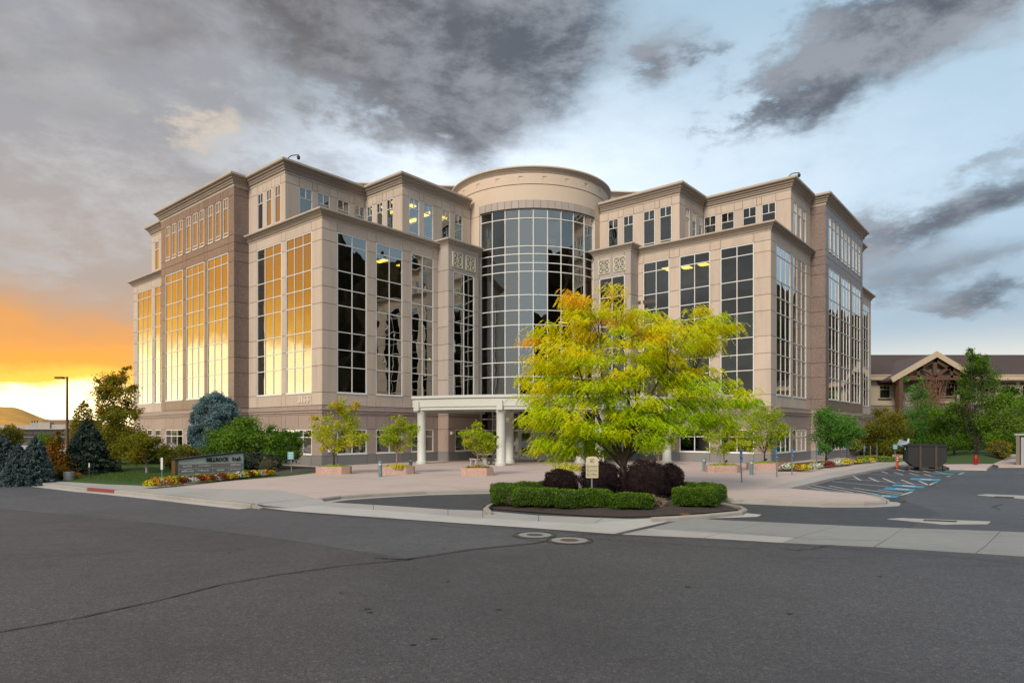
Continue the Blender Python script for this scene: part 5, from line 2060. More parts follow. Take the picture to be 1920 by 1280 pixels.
# blue spruce: dense rounded crown with puffy clusters
Yb = 41.5
b = at(405, None, 0.1, Y=Yb)
s_ = Yb / FPX
bl = [(0, 0, 2.3, 1.45, 1.4, 2.35)]
for k in range(95):
    d = rvec(1)[0]
    if d[2] < -.55 or d[1] > .55: continue
    bl.append((d[0] * 1.42, d[1] * 1.35, 2.3 + d[2] * 2.2, .30, .28, .27))
bl.append((0, 0, 4.35, .5, .5, .45))
r_ = shrub('blue_spruce', 'rounded powder blue spruce standing behind the monument sign', 'conifer', b, bl, 30000, .11, 'blue', asp=.35, rough=.10, core_col='blue', tm=.42, zmin=-1)
# spreading maple shrubs behind the sign
btree('spreading_maple', 'wide dark green maple with layered branches behind the monument sign', 450, 880, 38.5, [(440, 812, 34, 18), (470, 805, 30, 16), (452, 796, 18, 12), (415, 820, 26, 14), (400, 835, 22, 12), (440, 835, 34, 16), (480, 828, 30, 16), (500, 850, 26, 14), (470, 852, 34, 14)],
      20000, .12, 'green', 858, .09, ncl=12, sig=.36, dep=1.2, group='green trees around the sign', tone=lambda P_, ct, n: .62 + ct * 1.3 + RNG.normal(0, .1, n) + .06 * (P_[:, 2] - 1.2))
btree('spreading_maple', 'smaller green maple between the sign and the blue notice', 520, 880, 38, [(505, 800, 10, 10), (520, 820, 24, 14), (545, 815, 12, 10), (535, 838, 26, 14), (515, 852, 26, 12), (558, 828, 10, 10), (548, 850, 18, 10)],
      12000, .11, 'green', 860, .07, ncl=12, sig=.36, dep=1.0, group='green trees around the sign', tone=lambda P_, ct, n: .52 + ct * 1.2 + RNG.normal(0, .1, n))
btree('birch_tree', 'tall airy tree with backlit golden leaves at the left end of the building', 215, 880, 43, [(205, 715, 22, 16), (230, 705, 16, 14), (190, 740, 16, 14), (222, 740, 26, 18), (245, 730, 10, 16), (205, 765, 22, 12), (238, 768, 18, 16), (255, 775, 10, 14), (186, 722, 8, 8), (236, 692, 6, 6)],
      11000, .13, 'olive', 830, .09, 'bark', ncl=11, sig=.32, dep=1.0, group='trees at the left', tone=lambda P_, ct, n: .82 + ct + RNG.normal(0, .1, n), twigs=3)  # backlight put into the leaves by a high golden tone
btree('birch_tree', 'round headed green tree below the tall airy one', 215, 880, 38.5, [(213, 780, 22, 16), (200, 805, 28, 20), (230, 810, 28, 22), (215, 840, 34, 20), (190, 838, 16, 14), (243, 832, 16, 16)],
      15000, .12, 'olive', 862, .07, 'bark_white', ncl=13, sig=.34, dep=1.0, group='trees at the left', tone=lambda P_, ct, n: .55 + ct + RNG.normal(0, .1, n))  # tone raised to a sunlit yellow green, as in the birches below
btree('birch_tree', 'low spreading tree with white forked trunk on the lawn left of the sign', 276, 897, 32.5, [(255, 835, 26, 14), (235, 842, 24, 12), (280, 830, 22, 12), (262, 820, 18, 8), (300, 848, 22, 12), (220, 848, 16, 12), (245, 855, 22, 8)],
      11000, .10, 'olive', 868, .06, 'bark_white', ncl=12, sig=.34, dep=.7, group='trees at the left', tone=lambda P_, ct, n: .62 + ct + RNG.normal(0, .1, n), twigs=3, lean=(-.05, 0))
btree('birch_tree', 'thin white trunked tree between the spruce and the forked one', 226, 893, 34.2, [(226, 846, 20, 10), (210, 852, 14, 8)],
      3000, .10, 'olive', 866, .045, 'bark_white', ncl=9, sig=.34, dep=.5, group='trees at the left', tone=lambda P_, ct, n: .6 + ct + RNG.normal(0, .1, n))
b = at(318, 893) + Vector((0, 1.5, 0))
shrub('round_bush', 'rounded olive green bush just left of the sign post', 'bush', b, [(0, 0, .85, .75, .7, .72), (-.6, .2, .7, .55, .5, .5)], 5200, .10, 'olive', tm=.5, rough=.12)
btree('autumn_tree', 'orange and green tree between the silvery spruces and the dark spruce', 102, 903, 31.5, [(105, 835, 14, 14), (95, 860, 16, 16), (110, 868, 18, 18), (92, 885, 16, 14), (112, 890, 18, 12), (108, 815, 6, 8)],
      9000, .10, 'autumn', 893, .05, ncl=12, sig=.36, dep=.5, group='trees at the left', tone=lambda P_, ct, n: .55 + ct * 1.5 + RNG.normal(0, .12, n))
for (x, y, Y, rx, ry, fm, tm_, lab) in [(20, 820, 60, 20, 22, 'olive', .7, 'bushy tree behind the far left spruces'), (85, 835, 55, 20, 20, 'green', .7, 'green bushy tree in front of the distant office'), (180, 860, 40, 26, 26, 'spruce', .4, 'dark juniper below the white trunks'), (290, 862, 40, 34, 22, 'spruce', .4, 'dark juniper mass left of the monument sign'), (485, 866, 36.5, 34, 16, 'spruce', .35, 'dark low shrubs behind the right end of the sign')]:
    b = at(x, None, 0, Y=Y); s_ = Y / FPX
    z_ = CAMH + (HORIZ - y) * s_
    shrub('juniper_shrub' if fm == 'spruce' else 'background_shrub', lab, 'shrub', b, [(0, 0, z_, rx * s_, .8, ry * s_), (-rx * s_ * .4, .3, z_ * .7, rx * s_ * .7, .8, ry * s_ * .7)], 5000, .12, fm, tm=tm_, rough=.14)
b = at(500, 888)
shrub('dry_shrub', 'twiggy pale grey dry shrub at the right end of the monument sign', 'shrub', b, [(0, 0, .42, .5, .3, .42)], 900, .10, 'dry', rough=.3, asp=.15, tm=.5)

# trees across the street, outside the frame at left: their reflections show in the glass
for (x, y, H_, R_) in ((-50, 55, 6.0, 2.6), (-60, 50, 6.5, 3.0), (-72, 66, 6.5, 3.0)):
    r_ = rnd.random()
    tree('street_tree', {-50: 'nearest', -60: 'second', -72: 'farthest'}[x] + ' street tree beyond the left edge of the view, mirrored in the glass', 'tree', (x, y, ZR), [(0, 0, H_ * .75, R_, R_, H_ * .28), (R_ * .5, .3, H_ * .5, R_ * .7, R_ * .7, H_ * .2), (-R_ * .5, -.3, H_ * .55, R_ * .7, R_ * .7, H_ * .2)], 5000, .22, 'green', H_ * .3, .14, 'bark_dark', 'street trees outside the frame', ncl=22, sig=.28)

# --- island: mulch, hedges, barberries ---------------------------------------------
isl = [rd(905, 954), rd(960, 958), rd(1010, 962), rd(1100, 968), rd(1165, 970), rd(1215, 969), rd(1270, 966), rd(1330, 962), rd(1388, 957), rd(1398, 953), rd(1390, 948), rd(1355, 941), rd(1280, 932), rd(1180, 927), rd(1080, 927), rd(990, 931), rd(930, 940), rd(908, 948)]
mi = mound('mulch_bed', isl, .14, M['mulch'], ZR + .03); mi['kind'] = 'structure'
nchip = 2600
cc = []
while len(cc) < nchip:
    x, y = rnd.uniform(905, 1395), rnd.uniform(934, 970)
    if y > 955 + 14 * math.sin(min(1, max(0, (x - 905) / 480)) * PI): continue
    p = rd(x, y)
    cc.append((p[0], p[1], ZR + .07 + rnd.uniform(0, .05)))
cc = np.array(cc)
dd = rvec(nchip) * RNG.uniform(.015, .045, (nchip, 1)); dd[:, 2] *= .3
ee = np.cross(dd, rvec(nchip) * .3 + [0, 0, 1]); ee /= np.linalg.norm(ee, axis=1, keepdims=True)
V, F = quads(cc, dd, ee * .010)
FM['chip'] = foliage('bark_chip', [(0, (.04, .028, .022)), (.6, (.13, .095, .075)), (1, (.36, .30, .26))], 0, .9)
o = fast_mesh('bark_chips', V, F, FM['chip'], RNG.beta(1.2, 3, nchip)); tag(o, 'loose brown bark chips scattered over the island bed', 'bark chips', kind='stuff')
ik = kerb([(912, 957), (906, 951), (912, 946), (930, 939), (990, 930.5), (1080, 926.5), (1180, 926.5), (1280, 931.5), (1355, 940.5), (1392, 948), (1402, 953.5), (1392, 958), (1330, 964), (1272, 968), (1225, 970)][::-1], w=.15, h=.13, name='island_kerb')
ik['kind'] = 'structure'
mb = MB(); mb.flat([rd(1225, 972), rd(1300, 969), rd(1390, 961), rd(1428, 965), (rd(1420, 969)), rd(1300, 973)], ZR + .012)
o = mb.build('kerb_apron', M['conc_w']); o['kind'] = 'structure'
mb = MB()
for (x, y) in ((1283, 964.5), (1287, 962.8), (1291, 964.3), (1279, 962.5)):
    c = at(x, y, ZR + .138)
    mb.obox(c, (.05, .02, 0), (-.006, .016, 0), (0, 0, .002))
o = mb.build('orange_survey_mark', surf('orange_paint', (.8, .30, .02), None, 9, .7, 0)); tag(o, 'small orange paint mark on the front kerb of the island', 'paint mark')


def hedge(lab, pts, w, h, n=9000, z=-.04):
    """clipped boxwood hedge along a line of points"""
    P = [Vector((*p, 0)) for p in pts]
    c = sum(P, Vector()) / len(P)
    bl = []
    for a, b_ in zip(P, P[1:]):
        L = (b_ - a).length
        m = max(1, round(L / .75))
        for k in range(m):
            q = a.lerp(b_, (k + .5) / m) - c
            bl.append((q.x, q.y, h / 2 + rnd.uniform(-.02, .02), L / m * .62, w / 2 * rnd.uniform(.94, 1.06), h / 2 * rnd.uniform(.96, 1.05)))
    return shrub('boxwood_hedge', lab, 'hedge', (c.x, c.y, z), bl, n, .045, 'box', p=4.5, group='clipped hedges on the island', rough=.03, tm=.42, ts=.28)


def hp(x, y, back=0.0):
    p = at(x, y, 0)
    return (p.x * (p.y + back) / p.y, p.y + back)


hedge('front boxwood hedge at the left end of the island', [hp(932, 945, .35), hp(1010, 951, .35), hp(1080, 954, .35)], .7, .62, 17000)
hedge('front boxwood hedge just right of the leftmost one, below the NO sign', [hp(1082, 953, .4), hp(1142, 953, .4)], .62, .60, 9000)
hedge('short boxwood hedge in front of the big purple barberry', [hp(1152, 955, .3), hp(1216, 955, .3)], .6, .50, 8000)
hedge('boxwood hedge at the right end of the island', [hp(1268, 950, .35), hp(1338, 949, .35)], .75, .62, 13000)
hedge('rear boxwood hedge seen over the front one at left', [hp(925, 940, 1.6), hp(1050, 940, 2.2)], .6, .55, 9000)
hedge('rear boxwood hedge at right running behind the end hedge', [hp(1275, 940, 2.0), hp(1342, 940, 1.6)], .6, .55, 7000)
hedge('side boxwood hedge closing the right end of the island', [hp(1338, 946, .6), hp(1342, 944, 1.4)], .55, .58, 4000)
for (x, yb, Yy, pxw, ytop, lab) in [(1052, 917, 23.4, 64, 881, 'smallest purple barberry, leftmost on the island'), (1126, 925, 23.2, 76, 866, 'dark purple barberry right behind the NO sign'),
                                    (1212, 938, 22.4, 86, 866, 'largest purple barberry, right of the locust trunk'), (1258, 932, 23.4, 46, 871, 'purple barberry behind the right end of the largest one')]:
    s_ = Yy / FPX
    b = at(x, None, 0, Y=Yy); b.z = -.03
    H_ = CAMH + (HORIZ - ytop) * s_ + .03
    shrub('barberry_bush', lab, 'bush', b, [(0, 0, H_ * .5, pxw * s_ / 2, pxw * s_ / 2 * .9, H_ * .52)], int(9500 * pxw / 80), .045, 'purple', p=2.9, rough=.05, core_col='purple', group='purple barberry bushes on the island', tm=.42, ts=.35, zmin=-.8)
b = Vector((*rd(1228, 957), ZR + .05))
shrub('ornamental_grass', 'pale straggly grass tuft between the hedge and the big barberry', 'grass', b, [(0, .1, .12, .30, .2, .24)], 1200, .13, 'dry', asp=.08, rough=.3, tm=.75)
# dry patches inside the hedges
for (x, y, lab) in ((962, 948, 'dry twiggy patch showing through the left hedge'), (1172, 952, 'dry twiggy patch showing through the short hedge')):
    b = at(x, y, -.03); 
    shrub('dry_shrub', lab, 'shrub', b + Vector((0, -.02, .05)), [(0, 0, .12, .26, .1, .2)], 420, .06, 'dry', asp=.2, rough=.3, tm=.55)
# golden flowers showing between the barberries (behind the island)
b = at(1065, 893)
t = empty('flower_bed', b); tag(t, 'yellow and lime flowers peeking above the barberries by the entrance', 'flowers')
ground_plants(t, (0, 0, .32), (.9, .5, .35), 1300, 'lime', 500, 'yellow', .08)

# --- flower beds ------------------------------------------------------------------
FCOL = ['white', 'yellow', 'orange', 'red', 'lime', 'lilac']
FLW = {}


def flower(col, loc, s, label, group):
    key = col
    if key not in FLW:
        t = empty('flower_clump', loc)
        ground_plants(t, (0, 0, .10), (.27, .24, .20), 420, 'box' if col != 'red' else 'purple', 330, col, .062)
        FLW[key] = t
    else:
        src = FLW[key]
        t = src.copy(); COL.objects.link(t)
        for ch in src.children:
            c2 = ch.copy(); COL.objects.link(c2); c2.parent = t
    t.location = loc
    t.scale = (s, s, s)
    t.rotation_euler = (0, 0, rnd.uniform(0, 6.28))
    tag(t, label, 'flowers', group)


ORD = ['first', 'second', 'third', 'fourth', 'fifth', 'sixth', 'seventh', 'eighth', 'ninth', 'tenth']
CNT = {}


def nth(row, c):
    k = CNT.get((row, c), 0)
    CNT[(row, c)] = k + 1
    return ORD[k] + ' ' + {'red': 'dark red', 'lime': 'lime green'}.get(c, c)


seq = ['yellow', 'orange', 'white', 'orange', 'yellow', 'red', 'red', 'white', 'white', 'red', 'orange', 'red', 'white', 'red', 'yellow', 'orange', 'white', 'yellow', 'red', 'yellow', 'white', 'orange', 'yellow']
nF = len(seq)
for i, c in enumerate(seq):
    t = i / (nF - 1)
    x = 281 + (508 - 281) * t
    y = 914.5 - 3 * math.sin(t * PI * .5) - 20 * t ** 1.1
    flower(c, at(x, y, .02), rnd.uniform(.85, 1.15), nth('front', c) + ' flower clump from left, pavement edge below the monument sign', 'flower clumps below the monument sign')
for i in range(15):
    t = (i + .5) / 15
    x = 285 + 200 * t
    y = 907 - 16 * t
    c = ['orange', 'lime', 'yellow', 'lime', 'yellow', 'red', 'lime'][i % 7]
    flower(c, at(x, y, .06), rnd.uniform(.7, .95), nth('back', c) + ' flower clump from left, back row at the monument sign', 'flower clumps below the monument sign')
seq = ['orange', 'white', 'yellow', 'orange', 'yellow', 'white', 'yellow', 'white', 'yellow', 'red', 'white', 'yellow', 'yellow', 'orange', 'yellow', 'lime', 'yellow', 'orange']
for i, c in enumerate(seq):
    t = i / (len(seq) - 1)
    x = 1466 + (1640 - 1466) * t + rnd.uniform(-4, 4)
    y = 881 + 1.5 * math.sin(t * 6) - 14 * max(0, t - .25) / .75 - rnd.choice([0, 4])
    flower(c, at(x, y, .05), rnd.uniform(.95, 1.4), nth('right', c) + ' flower clump from left in the right wing bed', 'flower clumps at the right wing')
M['rock'] = surf('boulder_grey', (.34, .32, .30), (.24, .225, .21), 6, .9, .8, .04, .4)
for (x, y, w, lab) in ((1568, 871, .62, 'largest pale boulder in the right flower bed'), (1588, 869, .45, 'low pale boulder right of the largest one'), (1596, 867, .5, 'pale boulder farthest right in the flower bed')):
    mb = MB()
    core(mb, (0, 0, .12), (w, w * .6, w * .55), 1.0, 2.6, 8)
    mb.v = [(v[0] * (1 + .1 * math.sin(v[1] * 9 + w * 20)), v[1], v[2] * (1 + .12 * math.sin(v[0] * 7 + w * 31))) for v in mb.v]
    o = mb.build('boulder', M['rock'], loc=at(x, y, .05)); tag(o, lab, 'boulder', 'boulders in the right flower bed')
# grass tufts over the near lawn
gp = []
while len(gp) < 15000:
    x, y = rnd.uniform(90, 345), rnd.uniform(880, 912)
    if y > 899 + (x - 90) * .055: continue
    p = at(x, y, .02); gp.append((p.x, p.y, .05 + .33 * min(1, max(0, (912 - y) / 30)) ** .7))
gp = np.array(gp); n = len(gp)
d = RNG.normal(0, .35, (n, 3)); d[:, 2] = 1; d *= RNG.uniform(.02, .045, (n, 1))
e = np.cross(d, rvec(n)); e /= np.linalg.norm(e, axis=1, keepdims=True)
V, F = quads(gp, d, e * .007)
o = fast_mesh('grass_blades', V, F, FM['grassb'], RNG.uniform(.2, .9, n)); tag(o, 'short mown grass on the lawn left of the monument sign', 'grass', kind='stuff')

# fallen locust leaflets under and around the tree
n = 1500
a_ = RNG.uniform(0, 6.283, n); r_ = np.abs(RNG.normal(0, 2.6, n))
P = np.stack([lb.x + np.cos(a_) * r_ * 1.3, lb.y - .8 + np.sin(a_) * r_, np.zeros(n)], 1)
P[:, 2] = np.where(P[:, 1] < 19.4, ZR + .022, np.where(P[:, 1] > 25.6, ZR + .012, ZR + .20))
d = rvec(n); d[:, 2] *= .15; d *= RNG.uniform(.015, .035, (n, 1))
e = np.cross(d, np.array([0, 0, 1.0])); e *= .4
V, F = quads(P, d, e)
o = fast_mesh('fallen_leaves', V, F, FM['locust'], RNG.uniform(.5, 1, n)); tag(o, 'small yellow fallen leaflets scattered around the island', 'fallen leaves', kind='stuff')
# ------------------------------------------------------------------ furniture and signs
M['metal_teal'] = surf('painted_metal_teal', (.16, .26, .29), (.12, .20, .23), 14, .5, .05, .003, .3)
M['post'] = surf('galvanised_post', (.30, .31, .32), (.22, .23, .24), 14, .5, .05, metal=.5)
M['signblue'] = surf('sign_blue', (.04, .20, .50), (.035, .17, .42), 10, .45, 0)
M['white'] = surf('white_paint', (.72, .73, .72), None, 10, .5, 0)
M['black'] = surf('black_lettering', (.012, .013, .016), None, 10, .5, 0)

for (x, y, lab) in [(713, 893.5, 'grey bollard with domed cap left of the second planter'), (770, 884, 'grey bollard half hidden behind the second planter and column'), (1320.5, 883, 'grey bollard left of the planter at right'), (1409, 889.7, 'grey bollard standing nearest on the right of the plaza')]:
    t = empty('bollard', at(x, y)); tag(t, lab, 'bollard', 'bollards on the plaza')
    mb = MB(); mb.lathe([(.10, 0), (.10, .62)], n=18); mb.lathe([(.10, .62), (0, .62)], n=18); mb.build('shaft', M['metal_teal'], t, smooth=True)
    mb = MB(); mb.lathe([(.085, .62), (.085, .70)], n=18); mb.build('lamp_band', M['white'], t, smooth=True)
    mb = MB(); mb.lathe([(.11, .70), (.11, .74), (.085, .80), (.04, .835), (0.001, .845)], n=18); mb.lathe([(0.001, .699), (.11, .70)], n=18); mb.build('cap', M['metal_teal'], t, smooth=True)


def wheelchair(mb, c, right, up, s, mi=0):
    """access symbol: head, body, wheel"""
    c, right, up = Vector(c), Vector(right), Vector(up)
    n = right.cross(up)

    def P(a, b): return c + right * (a * s) + up * (b * s) + n * .003
    def poly(pts): mb.add([P(*q) for q in pts], [tuple(range(len(pts)))], mi)
    poly([(math.cos(k * PI / 4) * .09 - .08, math.sin(k * PI / 4) * .09 + .38) for k in range(8)])
    for a, b, w in (((-.08, .28), (-.04, .0), .10), ((-.06, .15), (.14, .13), .06), ((-.04, 0), (.16, -.02), .09), ((.16, -.02), (.26, -.32), .09), ((.26, -.32), (.36, -.28), .06)):
        a, b = Vector(a), Vector(b); d = (b - a).normalized(); q = Vector((-d.y, d.x)) * w / 2
        poly([tuple(a - q), tuple(b - q), tuple(b + q), tuple(a + q)])
    for k in range(14):
        a0, a1 = PI * .62 + k * PI * 1.25 / 14, PI * .62 + (k + 1) * PI * 1.25 / 14
        poly([(math.cos(a0) * .20 - .02, math.sin(a0) * .20 - .14), (math.cos(a0) * .27 - .02, math.sin(a0) * .27 - .14), (math.cos(a1) * .27 - .02, math.sin(a1) * .27 - .14), (math.cos(a1) * .20 - .02, math.sin(a1) * .20 - .14)])


APOST = [(1391, 904, 1388, 844, 1, 'blue accessible parking sign on a leaning post, nearest the viewer'), (1457, 894, 1454, 840, 1, 'blue accessible parking sign at the corner window of the right wing'), (1485, 890, 1485, 838, 1, 'blue accessible parking sign between the two corner windows'),
         (1531, 872, 1531, 836, 1, 'blue accessible parking sign left of the fresh green tree trunk'), (1551, 870, 1551, 835, 1, 'blue accessible parking sign right of the fresh green tree trunk'), (1588, 869, 1588, 834, 1, 'blue accessible parking sign above the boulders'), (1620, 867, 1620, 833, 1, 'blue accessible parking sign farthest to the right'),
         (1631, 868, 1632, 835, 0, 'bare grey post just right of the last blue sign'), (1644, 866, 1644, 834, 0, 'bare grey post in the ground cover, the middle one'), (1657, 864, 1657, 834, 0, 'bare grey post in the ground cover, the farthest one')]
for (x, y, xt, yt_, sg, lab) in APOST:
    b = at(x, y)
    top = at(xt, yt_, Y=b.y) - b
    t = empty('sign_post' if sg else 'bare_post', b); tag(t, lab, 'sign' if sg else 'post', 'posts along the accessible parking')
    mb = MB(); mb.bar((0, 0, -.02), top, .055, .04); mb.build('post', M['post' if sg else 'post'], t)
    if sg:
        up = top.normalized()
        # the plates face the parking bay, so they are seen almost edge-on
        nn = Vector((.62, -.78, 0)).normalized() if x < 1500 else Vector((.55, -.83, 0)).normalized()
        rt = up.cross(nn).normalized() * -1
        rt = Vector((-nn.y, nn.x, 0))
        c = top + up * -.26 + nn * .035
        mb = MB(); mb.obox(c, rt * (.11 if x < 1500 else .10), nn * .004, up * .26); pl_ = mb.build('sign_plate', M['signblue'], t)
        mb = MB(); wheelchair(mb, c + nn * .005 + up * .06, rt, up, .28); mb.obox(c + nn * .006 - up * .19, rt * .07, nn * .001, up * .02); mb.build('wheelchair_symbol', M['white'], pl_)

# the NO ... sign on the island
b = at(1110, None, -.03, Y=21.4)
t = empty('notice_sign', b); tag(t, 'cream notice sign headed NO with three prohibition lines, in front of the barberries', 'sign')
s_ = 21.4 / FPX
zt_ = CAMH + (HORIZ - 855) * s_ - b.z; zb_ = CAMH + (HORIZ - 895.5) * s_ - b.z
mb = MB(); mb.tube([(0, .02, 0), (0, .02, zt_ - .1)], .028, 8); mb.build('post', M['metal_teal'], t)
w = .205
zc = (zt_ + zb_) / 2
arch = [(-w, zb_ + .02), (-w + .02, zb_), (w - .02, zb_), (w, zb_ + .02), (w, zt_ - .07), (w * .7, zt_ - .015), (0, zt_), (-w * .7, zt_ - .015), (-w, zt_ - .07)]
mb = MB(); n_ = len(arch)
mb.add([(x, -.035, z) for x, z in arch] + [(x, -.012, z) for x, z in arch], [tuple(range(n_)), tuple(reversed(range(n_, 2 * n_)))] + [(i, n_ + i, n_ + (i + 1) % n_, (i + 1) % n_) for i in range(n_)])
M['signcream'] = surf('sign_cream', (.62, .56, .38), (.56, .50, .34), 10, .5, 0)
plate = mb.build('sign_plate', M['signcream'], t)
mb = MB()
put_text(mb, 'NO', (0, -.040, zt_ - .15), (1, 0, 0), (0, 0, 1), .13, .14, .002)
for k, s in enumerate(('SMOKING', 'SOLICITING', 'LOITERING')):
    z_ = zt_ - .33 - k * .135
    put_text(mb, s, (.045, -.040, z_), (1, 0, 0), (0, 0, 1), .25, .055, .002)
    ring = [Vector((-.14 + math.cos(a) * .036, -.041, z_ + math.sin(a) * .036)) for a in [j * PI / 6 for j in range(13)]]
    for j in range(12): mb.bar(ring[j], ring[j + 1], .003, .009)
    mb.bar((-.165, -.041, z_ + .025), (-.115, -.041, z_ - .025), .003, .008, up=(0, 1, 0))
    mb.box((-.17, -.0415, z_ - .062), (.17, -.0405, z_ - .058))
mb.build('lettering', M['black'], plate)
mb = MB(); mb.tube([(-.25, 0, zb_ + .03), (-.25, 0, zb_ + .04)], .001, 4)

# monument sign ----------------------------------------------------------------
YA, YB2 = 31.1, 33.7
a0 = at(331, None, 0, Y=YA); a1 = at(457, None, 0, Y=YB2)
a0.z = a1.z = 0.0
d = (a1 - a0); Ls = d.length; d.normalize()
nn = Vector((d.y, -d.x, 0))
zl = CAMH + (HORIZ - 859.5) * YA / FPX
zr = CAMH + (HORIZ - 846.3) * YB2 / FPX
sg = empty('monument_sign', a0, 0.0)
tag(sg, 'grey green monument sign reading MILLROCK 3165 with brown tenant panels', 'sign')
TH = .34


def Q(s, z, t_=0.0): return d * s + Vector((0, 0, z)) + nn * t_


def top(s): return zl + (zr - zl) * s / Ls


M['slate'] = surf('slate_green', (.56, .64, .60), (.46, .54, .51), 5, .7, .25, .006, .5, (.14, .18, .17))
M['panel'] = surf('tenant_panel_brown', (.24, .205, .19), (.21, .18, .17), 8, .5, .05)
M['navy'] = surf('sign_cap_navy', (.018, .026, .045), None, 6, .35, 0)
M['bronze'] = surf('sign_bronze', (.16, .085, .03), (.11, .06, .025), 6, .5, .1)


def wedge(mb, s0, s1, z0a, z1a, z0b, z1b, t0, t1):
    P = [Q(s0, z0a, t0), Q(s1, z0b, t0), Q(s1, z1b, t0), Q(s0, z1a, t0), Q(s0, z0a, t1), Q(s1, z0b, t1), Q(s1, z1b, t1), Q(s0, z1a, t1)]
    mb.add(P, [(0, 1, 2, 3), (7, 6, 5, 4), (0, 4, 5, 1), (1, 5, 6, 2), (2, 6, 7, 3), (3, 7, 4, 0)])


mb = MB(); wedge(mb, .04, Ls - .03, -.1, top(0) - .06, -.1, top(Ls) - .06, 0, -TH); mb.build('sign_body', M['slate'], sg)
mb = MB(); wedge(mb, -.08, .04, -.1, top(0) - .03, -.1, top(0) - .025, .03, -TH - .03); mb.build('end_slab', M['bronze'], sg)
mb = MB(); wedge(mb, .04, .075, 0, top(0) - .06, 0, top(0) - .06, .02, -.02); wedge(mb, Ls - .035, Ls, -.1, top(Ls) - .06, -.1, top(Ls) - .06, .012, -TH - .01); mb.build('edge_trim', M['metal_teal'], sg)
mb = MB(); wedge(mb, -.1, Ls + .14, top(-.1) - .075, top(-.1), top(Ls + .14) - .05, top(Ls + .14) + .02, .07, -TH - .07); mb.build('sign_cap', M['navy'], sg)
mb = MB()
sx0, sx1 = (385 - 331) / 126 * Ls * .985, (427 - 331) / 126 * Ls
put_text(mb, 'MILLROCK', Q((sx0 + sx1) / 2, .935, .02), d, Vector((d.x * 0, 0, 1)), sx1 - sx0, .20, .02, bold=.03)
sx0, sx1 = (433 - 331) / 126 * Ls, (450.5 - 331) / 126 * Ls
put_text(mb, '3165', Q((sx0 + sx1) / 2, .93, .02), d, (0, 0, 1), sx1 - sx0, .20, .02, bold=.03)
mb.build('lettering', M['black'], sg)
names = [['BLUDR', 'woodbury', '', 'CLEARWORLD'], ['affirma', 'finch', 'tanner', 'pb+ Bonneted'], ['OUTCOME', '', '', '']]
cols4 = [.10, .10 + .245 * Ls, .10 + .49 * Ls, .10 + .725 * Ls, Ls - .06]
for r_ in range(3):
    for c_ in range(4):
        s0, s1 = cols4[c_] + .02, cols4[c_ + 1] - .02
        z1a = .76 - r_ * .235; z0a = z1a - .185
        k = -.012
        mb = MB(); wedge(mb, s0, s1, z0a + k * s0, z1a + k * s0, z0a + k * s1, z1a + k * s1, .018, -.01)
        pn = mb.build('tenant_panel', M['panel'], sg)
        tx = names[r_][c_]
        if tx:
            mb = MB()
            mid = (s0 + s1) / 2
            wd_ = (s1 - s0) * (.55 if len(tx) < 7 else .78)
            put_text(mb, tx, Q(mid, (z0a + z1a) / 2 + k * mid, .021), d, (0, 0, 1), wd_, .095, .002, bold=.04)
            if tx == 'affirma':
                for j in range(10):
                    aa, ab = PI * (.08 + .084 * j), PI * (.08 + .084 * (j + 1))
                    mb.bar(Q(mid + .06 + math.cos(aa) * .16, (z0a + z1a) / 2 + .0 + math.sin(aa) * .085 + k * mid, .024), Q(mid + .06 + math.cos(ab) * .16, (z0a + z1a) / 2 + math.sin(ab) * .085 + k * mid, .024), .012, .012)
            if tx in ('finch', 'OUTCOME'):
                cx_ = mid - wd_ / 2 - .07
                for j in range(8):
                    aa, ab = PI * .25 * j, PI * .25 * (j + 1)
                    mb.bar(Q(cx_ + math.cos(aa) * .04, (z0a + z1a) / 2 + math.sin(aa) * .05 + k * mid, .022), Q(cx_ + math.cos(ab) * .04, (z0a + z1a) / 2 + math.sin(ab) * .05 + k * mid, .022), .012, .012)
            mb.build('tenant_name', M['white'], pn)

# small signs near it
def signpost(x, y, H_, pw, ph, mat, lab, post='post', lines=3, lean=0.0):
    t = empty('sign_post', at(x, y)); tag(t, lab, 'sign')
    mb = MB(); mb.bar((0, 0, -.05), (lean, 0, H_), .045, .03); mb.build('post', M[post], t)
    if pw:
        mb = MB(); mb.box((lean - pw / 2, -.035, H_ - ph), (lean + pw / 2, -.025, H_)); pl_ = mb.build('sign_plate', M[mat], t)
        if lines:
            mb = MB()
            for k in range(lines):
                z_ = H_ - ph * (k + .7) / (lines + .4)
                mb.box((lean - pw * .34, -.038, z_ - ph * .05), (lean + pw * .34, -.036, z_ + ph * .04))
            mb.build('sign_print', M['white'], pl_)
    return t


M['bluegreen'] = surf('notice_blue', (.10, .34, .42), (.09, .30, .38), 9, .5, 0)
signpost(547, 887, 1.22, .36, .44, 'bluegreen', 'blue notice plate on a thin post beside the smaller maple', lines=4, lean=-.05)
signpost(168, 901.5, .86, .05, .2, 'white', 'thin dark post with a white band in front of the dark spruce', 'iron', 0)
signpost(304, 904, 1.15, .10, .55, 'white', 'narrow pale sign post on the lawn left of the monument sign', 'metal_teal', 3)
o = None
c = at(297, 905); mb = MB(); mb.lathe([(.13, 0), (.13, .16), (.10, .24), (.001, .26)], n=14); o = mb.build('irrigation_box', surf('green_plastic', (.02, .16, .07), None, 8, .5, 0), loc=c, smooth=True); tag(o, 'green plastic dome at the left end of the flower bed', 'valve box')
signpost(1678, 866, 1.35, .34, .36, 'bluegreen', 'pale blue square sign behind the orange marker post', lines=2)

